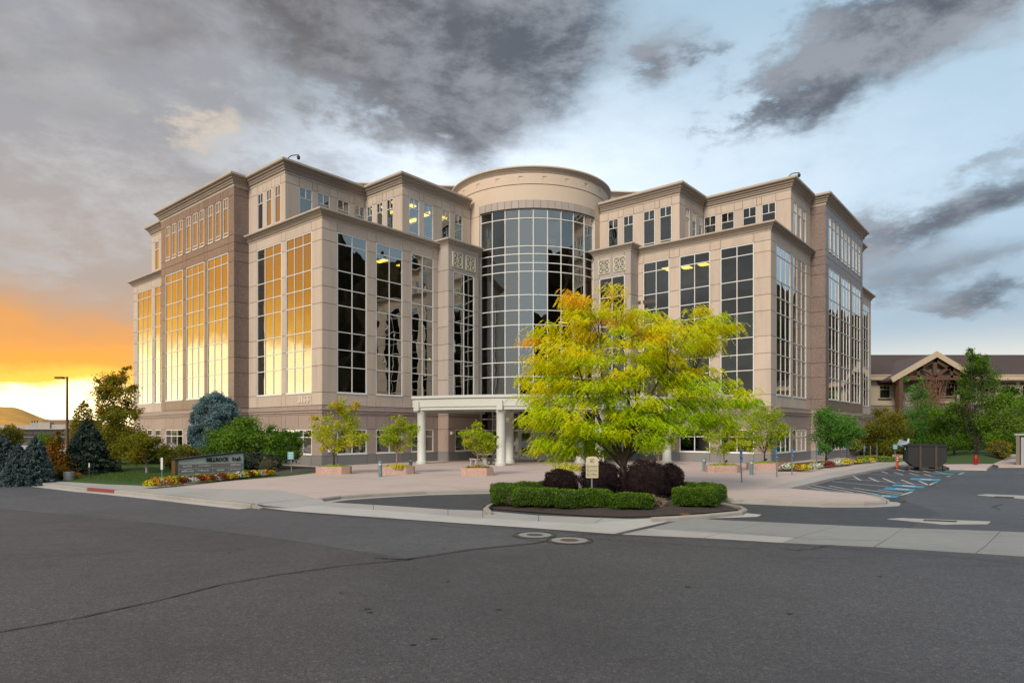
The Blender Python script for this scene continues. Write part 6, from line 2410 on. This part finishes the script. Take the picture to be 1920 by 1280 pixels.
# concrete tub and orange flowers
c = at(129, 901)
t = empty('concrete_tub', c); tag(t, 'round pale concrete tub at the end of the lawn by the dark spruce', 'planter')
mb = MB(); mb.lathe([(.001, -.02), (.22, -.02), (.24, .42), (.245, .44), (.20, .44), (.19, .36), (.001, .36)], n=20); mb.build('tub', M['conc'], t, smooth=True)
t2 = empty('orange_flowers', at(143, 899)); tag(t2, 'orange flower clump just right of the concrete tub', 'flowers'); ground_plants(t2, (0, 0, .15), (.26, .2, .2), 300, 'autumn', 260, 'orange', .09)

# street light
c = at(126, None, 0, Y=36)
H_ = CAMH + (HORIZ - 706) * 36 / FPX
t = empty('street_light', c); tag(t, 'tall brown street light with a single box head at left', 'street light')
mb = MB(); mb.lathe([(.09, 0), (.05, H_), (.001, H_ + .01)], n=10); mb.build('pole', M['bronze'], t, smooth=True)
mb = MB(); mb.bar((.02, 0, H_ - .06), (-.25, 0, H_ - .06), .05, .05); mb.build('arm', M['bronze'], t)
mb = MB(); mb.obox((-.42, 0, H_ - .06), (.22, 0, 0), (0, .12, 0), (0, 0, .055)); mb.build('lamp_head', M['bronze'], t)

# picnic table by the entrance
c = at(910, 871)
t = empty('picnic_table', c); tag(t, 'round concrete picnic table beside the entrance columns', 'table')
mb = MB(); mb.lathe([(.001, .70), (.55, .70), (.58, .73), (.58, .79), (.001, .80)], n=24); mb.build('table_top', M['conc'], t, smooth=True)
mb = MB(); mb.lathe([(.24, 0), (.16, .1), (.15, .6), (.24, .7)], n=14); mb.build('pedestal', M['conc'], t, smooth=True)
for (dx_, dy_, lab) in ((-.72, -.6, 'concrete bench at the left of the picnic table'), (.9, -.2, 'concrete bench at the right of the picnic table'), (.1, .95, 'concrete bench behind the picnic table')):
    t = empty('bench', c + Vector((dx_, dy_, 0)), math.atan2(dy_, dx_) + PI / 2); tag(t, lab, 'bench', 'concrete benches')
    mb = MB(); mb.box((-.42, -.17, .38), (.42, .17, .46)); mb.build('seat', M['conc'], t)
    for s_ in (-1, 1):
        mb = MB(); mb.box((s_ * .28 - .07, -.13, 0), (s_ * .28 + .07, .13, .38)); mb.build('leg', M['conc'], t)
c = at(1216, 868); t = empty('bench', c); tag(t, 'dark low bench against the right wing behind the locust', 'bench')
mb = MB(); mb.box((-.55, -.2, .22), (.55, .2, .36)); mb.build('seat', M['iron'], t)
for s_ in (-1, 1):
    mb = MB(); mb.box((s_ * .45 - .06, -.18, 0), (s_ * .45 + .06, .18, .22)); mb.build('leg', M['iron'], t)
# planter spotlights
for (x, y, lab) in ((1437, 877, 'small spotlight on the right corner planter'), (1362, 881, 'small spotlight on the planter between the right bollards')):
    p = at(x, y, .0); t = empty('spotlight', p + Vector((.1, .45, .36))); tag(t, lab, 'spotlight', 'planter spotlights')
    mb = MB(); mb.lathe([(.02, 0), (.02, .12)], n=6); mb.build('stem', M['iron'], t)
    mb = MB(); mb.tube([(-.06, 0, .12), (.10, -.05, .20)], [.05, .07], 10); mb.build('housing', M['iron'], t)

# dumpster ---------------------------------------------------------------------
c = at(1738, 882, ZR)
t = empty('dumpster', c, R(-24)); tag(t, 'black steel roll-off dumpster with rusty ribs standing on the parking lot', 'dumpster')
M['dump'] = surf('dumpster_black', (.009, .010, .012), (.018, .020, .022), 5, .5, .2, .01, .35, (.05, .045, .04))
M['rust'] = surf('rusty_steel', (.10, .065, .05), (.05, .04, .035), 9, .8, .4, .01, .4)
W2, L2, HT = 1.02, 2.1, 1.60
mb = MB()      # tapered body: front plate leans, open top
sec = [(-W2 - .02, .55), (-W2 - .02, HT), (W2 + .02, HT), (W2 + .02, .55), (W2 - .35, .22), (-W2 + .35, .22)]
ins = [(-W2 + .05, .6), (-W2 + .05, HT), (W2 - .05, HT), (W2 - .05, .6), (W2 - .4, .3), (-W2 + .4, .3)]
N6 = 6
Vv = [(x, 0, z) for x, z in sec] + [(x, L2, z) for x, z in sec] + [(x, .08, z) for x, z in ins] + [(x, L2 - .08, z) for x, z in ins]
Ff = []
for i in range(N6):
    j = (i + 1) % N6
    if i == 1: continue
    Ff.append((i, j, N6 + j, N6 + i)); Ff.append((12 + j, 12 + i, 18 + i, 18 + j))
Ff += [(0, 5, 4, 3, 2, 1), (6, 7, 8, 9, 10, 11), (12, 13, 14, 15, 16, 17), (23, 22, 21, 20, 19, 18), (1, 2, 14, 13), (7, 19, 20, 8), (1, 13, 19, 7), (2, 8, 20, 14)]
mb.add(Vv, Ff)
mb.build('bin_body', M['dump'], t)
mb = MB()
mb.bar((-W2 - .06, -.03, HT), (W2 + .06, -.03, HT), .09, .10); mb.bar((-W2 - .06, L2, HT), (W2 + .06, L2, HT), .09, .10)
mb.bar((-W2 - .05, 0, HT), (-W2 - .05, L2, HT), .09, .10); mb.bar((W2 + .05, 0, HT), (W2 + .05, L2, HT), .09, .10)
mb.build('top_rail', M['dump'], t)
for x_ in (-.36, .48):
    mb = MB(); mb.bar((x_, -.05, .08), (x_, -.05, HT - .05), .11, .10, up=(0, 1, 0)); mb.build('rib', M['rust'], t)
for s_ in (-1, 1):
    for k in range(3):
        mb = MB(); mb.bar((s_ * (W2 + .05), .35 + k * .62, .55), (s_ * (W2 + .05), .35 + k * .62, HT - .05), .08, .08, up=(0, 1, 0)); mb.build('rib', M['dump'], t)
for x_ in (-.36, .48):
    mb = MB(); mb.bar((x_, -.1, .10), (x_, L2, .10), .12, .14); mb.build('skid', M['rust'], t)
mb = MB(); mb.bar((-.42, -.08, .1), (.54, -.08, .1), .10, .08); mb.build('cross_bar', M['rust'], t)
for s_ in (-1, 1):
    mb = MB(); mb.tube([(s_ * .95 - .07, .3, .15), (s_ * .95 + .07, .3, .15)], .15, 14); mb.build('wheel', M['rust'], t)
dt = empty('debris', t.location + Vector((-.75, 1.0, 1.5)), .3); tag(dt, 'pale blue and white scrap boards sticking out of the dumpster', 'debris')
mb = MB()
mb.obox((0, 0, .22), (.22, .08, .08), (-.02, .2, 0), (.01, 0, .02)); mb.obox((-.15, .1, .2), (.3, 0, -.08), (0, .03, 0), (.1, 0, .18))
mb.build('scrap_board', surf('scrap_blue', (.22, .32, .40), (.4, .44, .46), 4, .6, .1), dt)
mb = MB(); mb.bar((.0, 0, -.2), (.28, 0, .5), .07, .07); mb.build('scrap_stick', M['white'], dt)
mb = MB()
for k in range(18):
    mb.obox((rnd.uniform(.3, 1.3), rnd.uniform(-.3, .6), rnd.uniform(-.35, -.05)), (rnd.uniform(.1, .3), rnd.uniform(-.1, .1), rnd.uniform(-.1, .1)), (rnd.uniform(-.05, .05), rnd.uniform(.1, .3), .02), (0, 0, .03))
mb.build('rubble', M['rust'], dt)

# orange marker, hydrant, container
c = at(1682, 877.5, ZR)
t = empty('marker_post', c); tag(t, 'leaning orange traffic marker with white bands by the kerb near the dumpster', 'traffic marker')
M['orange'] = surf('orange_plastic', (.72, .10, .02), None, 9, .5, 0)
mb = MB(); mb.tube([(-.02, 0, 0), (.05, 0, .80)], [.09, .07], 12); mb.build('post', M['orange'], t, smooth=True)
for z_ in (.55, .70):
    mb = MB(); mb.tube([(-.02 + .0875 * z_, 0, z_ - .03), (-.02 + .0875 * (z_ + .07), 0, z_ + .04)], .084, 12); mb.build('reflective_band', M['white'], t, smooth=True)
mb = MB(); mb.tube([(.05, 0, .80), (.07, 0, .96)], [.05, .045], 10); mb.build('handle', M['orange'], t, smooth=True)
mb = MB(); mb.box((-.19, -.19, 0), (.19, .19, .05)); mb.build('base', M['iron'], t)
c = at(1829.5, 873, ZR + .05)
t = empty('fire_hydrant', c); tag(t, 'dark red fire hydrant on the edge of the right lawn', 'fire hydrant')
M['hyd'] = surf('hydrant_red', (.34, .015, .02), (.26, .012, .015), 9, .4, 0)
mb = MB(); mb.lathe([(.17, 0), (.17, .05), (.115, .06), (.115, .50), (.15, .51), (.15, .56), (.12, .60), (.10, .70), (.04, .76), (.04, .81), (.001, .815)], n=16); mb.build('barrel', M['hyd'], t, smooth=True)
for (a, b_) in (((-.1, 0, .40), (-.21, 0, .40)), ((.1, 0, .40), (.21, 0, .40)), ((0, -.1, .34), (0, -.22, .34))):
    mb = MB(); mb.tube([a, b_], .065, 10); mb.build('nozzle_cap', M['hyd'], t, smooth=True)
c = at(1905, 871, 0)
t = empty('metal_container', c + Vector((0, 0, -.1)), R(-36)); tag(t, 'corrugated metal storage container at the right edge', 'container')
M['corr'] = surf('corrugated_metal', (.38, .42, .46), (.32, .36, .40), 5, .45, .05, .004, .3, metal=.4)
Hc = CAMH + (HORIZ - 816) * c.y / FPX + .1
mb = MB()
for k in range(18):
    x0 = .28 + k * .16
    mb.box((x0, .03, .1), (x0 + .085, .12, Hc - .12)); mb.box((x0 + .085, .07, .1), (x0 + .16, .14, Hc - .12))
mb.build('corrugated_wall', M['corr'], t)
mb = MB(); mb.box((.12, .12, 0), (3.3, 2.6, Hc - .05)); mb.build('container_body', M['iron'], t)
mb = MB(); mb.box((0, -.05, 0), (.2, .15, Hc)); mb.build('corner_post', surf('weathered_post', (.20, .17, .13), None, 6, .8, .2), t)
mb = MB(); mb.box((-.08, -.1, Hc), (3.4, 2.7, Hc + .12)); mb.build('container_roof', M['cap'], t)

# ------------------------------------------------------------------ the lodge at the right
YG = 80.0
g0 = at(1560, None, 0, Y=YG + 1)
lod = empty('lodge_building', (g0.x, YG, 0)); tag(lod, 'brown roofed two storey lodge with stone piers and a timber truss gable', 'building')
M['stucco'] = surf('stucco_beige', (.50, .44, .34), (.45, .40, .31), 3, .85, .1, .004, .2)
M['timber'] = surf('timber_brown', (.115, .062, .036), (.085, .046, .03), 5, .7, .2, .005, .3)
M['trim'] = surf('trim_tan', (.50, .41, .29), (.44, .36, .25), 5, .6, .05)
M['shingle'] = surf('shingle_brown', (.105, .080, .078), (.075, .058, .058), 12, .9, .5, .02, .2)
M['ledge'] = surf('ledgestone', (.30, .275, .25), (.20, .18, .16), 2.2, .9, .8, .03, .5, (.42, .39, .36), rand=.25)
M['ledgejoint'] = surf('ledge_joint', (.09, .08, .07), None, 4, .9, 0)
M['lglass'] = surf('dark_window', (.02, .028, .022), (.05, .055, .04), .8, .12, 0, stain=0)


def lx(x): return (x - 960) / FPX * YG - g0.x


def lz(y, Y=YG): return CAMH + (HORIZ - y) * Y / FPX


ze = lz(704)
xl, xr = lx(1560), lx(2080)
mb = MB(); mb.box((xl, 0, 0), (xr, 14, ze)); mb.build('wall', M['stucco'], lod)
zr_ = lz(665, 88)
mb = MB()
mb.add([(xl - .8, -.9, ze - .05), (xr + .8, -.9, ze - .05), (xr + .8, 8, zr_), (xl - .8, 8, zr_), (xl - .8, 16, ze), (xr + .8, 16, ze)], [(0, 1, 2, 3), (3, 2, 5, 4)])
rf = mb.build('roof', M['shingle'], lod)
for s0, s1 in ((xl - .8, lx(1682)), (lx(1818), xr + .8)):
    mb = MB(); mb.box((s0, -.98, ze - .62), (s1, -.86, ze - .08)); mb.box((s0, -1.04, ze - .08), (s1, -.85, ze + .06)); mb.build('fascia', M['trim'], lod)
# ridge/shingle courses as thin real strips
mb = MB()
for k in range(1, 26):
    t_ = k / 26
    y0, z0 = -.9 + 8.9 * t_, ze - .05 + (zr_ - ze + .05) * t_
    mb.box((xl - .8, y0 - .03, z0 + .0), (xr + .8, y0 + .01, z0 + .035))
mb.build('shingle_course', M['shingle'], rf)['kind'] = 'stuff'


def lwin(x0, x1, y0, y1, yy=-.06, panes=3):
    X0, X1, Z0, Z1 = lx(x0), lx(x1), lz(y1), lz(y0)
    mb = MB()
    mb.box((X0 - .18, yy - .04, Z1), (X1 + .18, yy + .05, Z1 + .34)); mb.box((X0 - .14, yy - .06, Z0 - .16), (X1 + .14, yy + .05, Z0))
    w_ = mb.build('window', M['timber'], lod)
    mb = MB()
    for a, b_ in ((X0, X0 + .1), (X1 - .1, X1)): mb.box((a, yy - .02, Z0), (b_, yy + .04, Z1))
    zt2 = Z0 + (Z1 - Z0) * .68
    for z_ in (Z0 + .05, zt2, Z1 - .05): mb.box((X0 + .1, yy - .015, z_ - .05), (X1 - .1, yy + .04, z_ + .05))
    for k in range(1, panes): x_ = X0 + (X1 - X0) * k / panes; mb.box((x_ - .04, yy - .012, zt2 + .05), (x_ + .04, yy + .03, Z1 - .1))
    if x1 - x0 > 25: mb.box(((X0 + X1) / 2 - .06, yy - .013, Z0 + .1), ((X0 + X1) / 2 + .06, yy + .03, zt2 - .05))
    mb.build('sash', M['trim'], w_)
    mb = MB(); mb.box((X0 + .05, yy + .02, Z0 + .05), (X1 - .05, yy + .045, Z1 - .05)); mb.build('pane', M['glass2'], w_)


def glass2():
    m, b = newmat('lodge_glass')
    setin(b, 'Base Color', (.015, .02, .016)); setin(b, 'Roughness', .06); setin(b, 'Specular IOR Level', .9)
    bump(b, noise(wpos(), 1.2, 2), .15, .02)
    return m


M['glass2'] = glass2()
lwin(1648, 1669, 722, 747)
lwin(1878, 1902, 722, 747); lwin(1915, 1945, 722, 747)
lwin(1648, 1669, 775, 800); lwin(1878, 1902, 775, 800)
# belt course and stone base
mb = MB(); mb.box((xl, -.12, lz(760)), (xr, -.005, lz(755.5))); mb.build('belt_course', M['trim'], lod)


def stones(x0, x1, y, z0, z1, par, lim=300):
    """courses of uneven ledge stones, proud of the joint"""
    mb = MB(); mb.box((x0, y - .01, z0), (x1, y + .25, z1)); mb.build('stone_backing', M['ledgejoint'], par)
    z_ = z0
    n = 0
    while z_ < z1 - .05:
        h_ = rnd.uniform(.14, .28)
        h_ = min(h_, z1 - z_)
        x_ = x0
        while x_ < x1 - .05:
            w_ = min(rnd.uniform(.3, .95), x1 - x_)
            c_ = ((x_ + w_ / 2), y - .04, z_ + h_ / 2)
            STN.append((c_, (w_ - .03, rnd.uniform(.06, .14), h_ - .03)))
            x_ += w_
        z_ += h_


STN = []
stones(xl, lx(1676), -.14, 0, lz(762), lod)
stones(lx(1820), xr, -.14, 0, lz(762), lod)
# gable porch
yg = -2.6
s_g = (YG + yg) / FPX


def gx(x): return (x - 960) * s_g - g0.x


def gz(y): return CAMH + (HORIZ - y) * s_g


xa, xb, xm = gx(1672), gx(1826), gx(1751)
zea, zap = gz(711), gz(663)
mb = MB()
for sgn, xe in ((-1, xa), (1, xb)):
    P = [(xm, yg - .5, zap), (xe - (.3 if sgn < 0 else -.3), yg - .5, zea), (xe - (.3 if sgn < 0 else -.3), 5, zea), (xm, 5, zap)]
    mb.add(P + [(p[0], p[1], p[2] - .22) for p in P], [(0, 1, 2, 3), (7, 6, 5, 4), (0, 4, 5, 1), (1, 5, 6, 2), (2, 6, 7, 3), (3, 7, 4, 0)])
mb.build('gable_roof', M['shingle'], lod)
mb = MB()
for xe in (xa - .35, xb + .35):
    mb.bar((xm - (xe - xm) * .035, yg - .56 - (.02 if xe > xm else 0), zap - .12 + (zap - zea) * .035), (xe, yg - .56 - (.02 if xe > xm else 0), zea - .12), .14, .62, up=(0, 0, 1))
mb.build('barge_board', M['trim'], lod)
truss = MB()
zb_ = gz(708)
for a, b_, w_ in (((xa + .5, zb_), (xb - .5, zb_), .55), ((xm, zb_), (xm, zap - .5), .45), ((xa + .3, zea - .3), (xm, zap - .75), .42), ((xb - .3, zea - .3), (xm, zap - .75), .42),
                  ((xm - .2, zb_ + .3), (xm - 2.0, zb_ + 1.35), .3), ((xm + .2, zb_ + .3), (xm + 2.0, zb_ + 1.35), .3), ((xm - 2.0, zb_), (xm - 2.0, zb_ + 1.5), .3), ((xm + 2.0, zb_), (xm + 2.0, zb_ + 1.5), .3)):
    o = MB(); o.bar((a[0], yg - .1, a[1]), (b_[0], yg - .1, b_[1]), .3, w_, up=(0, 0, 1) if abs(a[0] - b_[0]) > .1 else (1, 0, 0)); o.build('truss_beam', M['timber'], lod)
mb = MB(); mb.box((xa + .6, yg + .6, zb_ - .2), (xb - .6, .0, zb_ + .05)); mb.build('porch_ceiling', M['timber'], lod)
mb = MB(); mb.add([(xa + .5, yg + .55, zb_), (xb - .5, yg + .55, zb_), (xm, yg + .55, zap - .6)], [(0, 1, 2)]); mb.build('gable_wall', M['ledge'], lod)
for x_ in (xa + .9, xb - .9):
    o = MB(); o.box((x_ - .26, yg - .4, 0), (x_ + .26, yg + .35, zb_)); o.build('timber_post', M['timber'], lod)
for x0, x1 in ((lx(1676), lx(1712)), (lx(1784), lx(1820)), (lx(1712), lx(1784))):
    top_ = lz(712) if x0 != lx(1712) else lz(747)
    stones(x0, x1, -.9 if x0 != lx(1712) else -.5, 0, top_, lod)
mb = MB(); mb.box((lx(1712), -.4, lz(747)), (lx(1784), -.1, lz(712))); mb.build('porch_wall', M['stucco'], lod)
lwin(1748, 1785, 718, 744, -.5, 6); lwin(1712, 1736, 716, 744, -.5, 3)
mb = MB(); mb.box((lx(1745), -.95, lz(756)), (lx(1790), -.5, lz(752))); mb.build('belt_course', M['trim'], lod)
STN.sort(key=lambda q: -q[1][0] * q[1][2])
unit('ledge')
for c_, dm in STN[:300]:
    o = D.objects.new('ledge_stone', UNIT['ledge']); COL.objects.link(o); o.parent = lod; o.location = c_; o.scale = dm
mb = MB()
for c_, dm in STN[300:]: mb.box(tuple(c_[i] - dm[i] / 2 for i in range(3)), tuple(c_[i] + dm[i] / 2 for i in range(3)))
mb.build('ledge_stone', M['ledge'], lod)['kind'] = 'stuff'
# rust coloured vine on the porch
P = []
for k in range(60):
    x0 = gx(1735) + rnd.gauss(0, .9); z0 = gz(790)
    a = Vector((x0, yg - .6, z0)); b_ = Vector((x0 + rnd.gauss(0, .5) + .3, yg - .6 + rnd.uniform(-.3, .3), rnd.uniform(gz(745), gz(704))))
    P.append((a, b_))
vn = empty('climbing_vine', (g0.x, YG, 0)); tag(vn, 'bare rust coloured climbing vine covering the left part of the lodge gable', 'vine')
mb = MB()
for a, b_ in P: limb(mb, a, b_, .035, .015, .06, 4, 4)
mb.build('stems', surf('vine_stem', (.26, .15, .10), (.18, .10, .07), 9, .8, 0), vn)
n = 5000
pts = np.array([tuple(a.lerp(b_, t_)) for a, b_ in P for t_ in np.linspace(0, 1, n // 60)])
pts = pts + RNG.normal(0, .22, pts.shape)
V, F = leaves_at(pts, .30, .12)
fast_mesh('twigs', V, F, FM['ivy'], RNG.uniform(.2, 1, len(pts)), vn)

# ------------------------------------------------------------------ distant office at the left
YO = 150.0
c = at(-60, None, 0, Y=YO)
ob = empty('distant_office', (c.x, YO, 0)); tag(ob, 'long distant office with dark glass bands and pale spandrels beyond the spruces', 'building')
M['offwall'] = surf('office_pale', (.42, .38, .33), (.36, .33, .29), .5, .8, 0)


def ox(x): return (x - 960) / FPX * YO - c.x


def oz(y): return CAMH + (HORIZ - y) * YO / FPX


mb = MB(); mb.box((ox(-60), .2, -3), (ox(119), 18, oz(803.5))); mb.build('wall', M['offwall'], ob)
for i, (y0, y1) in enumerate(((804.5, 809.5), (811, 817), (819, 824), (825.5, 832))):
    x_ = -60
    while x_ < 118:
        mb = MB(); mb.box((ox(x_ + .2), .02, oz(y1)), (ox(min(x_ + 12, 118)), .25, oz(y0))); mb.build('window_band', M['glass2'], ob); x_ += 12.2
mb = MB(); mb.box((ox(-60), -.15, oz(804.5)), (ox(119.5), .25, oz(803.2))); mb.build('parapet', M['conc_w'], ob)
mb = MB(); mb.box((ox(62), 3, oz(804)), (ox(120), 14, oz(786))); mb.build('plant_room', surf('plant_brown', (.26, .18, .12), None, 1, .8, 0), ob)
mb = MB(); mb.box((ox(60), 2, oz(804)), (ox(82), 6, oz(791))); mb.box((ox(84), 2.2, oz(804)), (ox(118), 6, oz(795))); mb.box((ox(-60), 2, oz(804)), (ox(44), 12, oz(796.5))); mb.build('roof_block', M['offwall'], ob)
mb = MB(); mb.prism([(ox(44), 2), (ox(60), 2), (ox(60), 9), (ox(44), 9)], oz(804), oz(792)); mb.build('roof_block', M['cap'], ob)
for x_ in (30, 35, 40):
    mb = MB(); mb.tube([(ox(x_), 5, oz(797)), (ox(x_), 5, oz(787.5))], .12, 5); mb.build('roof_pipe', M['iron'], ob)
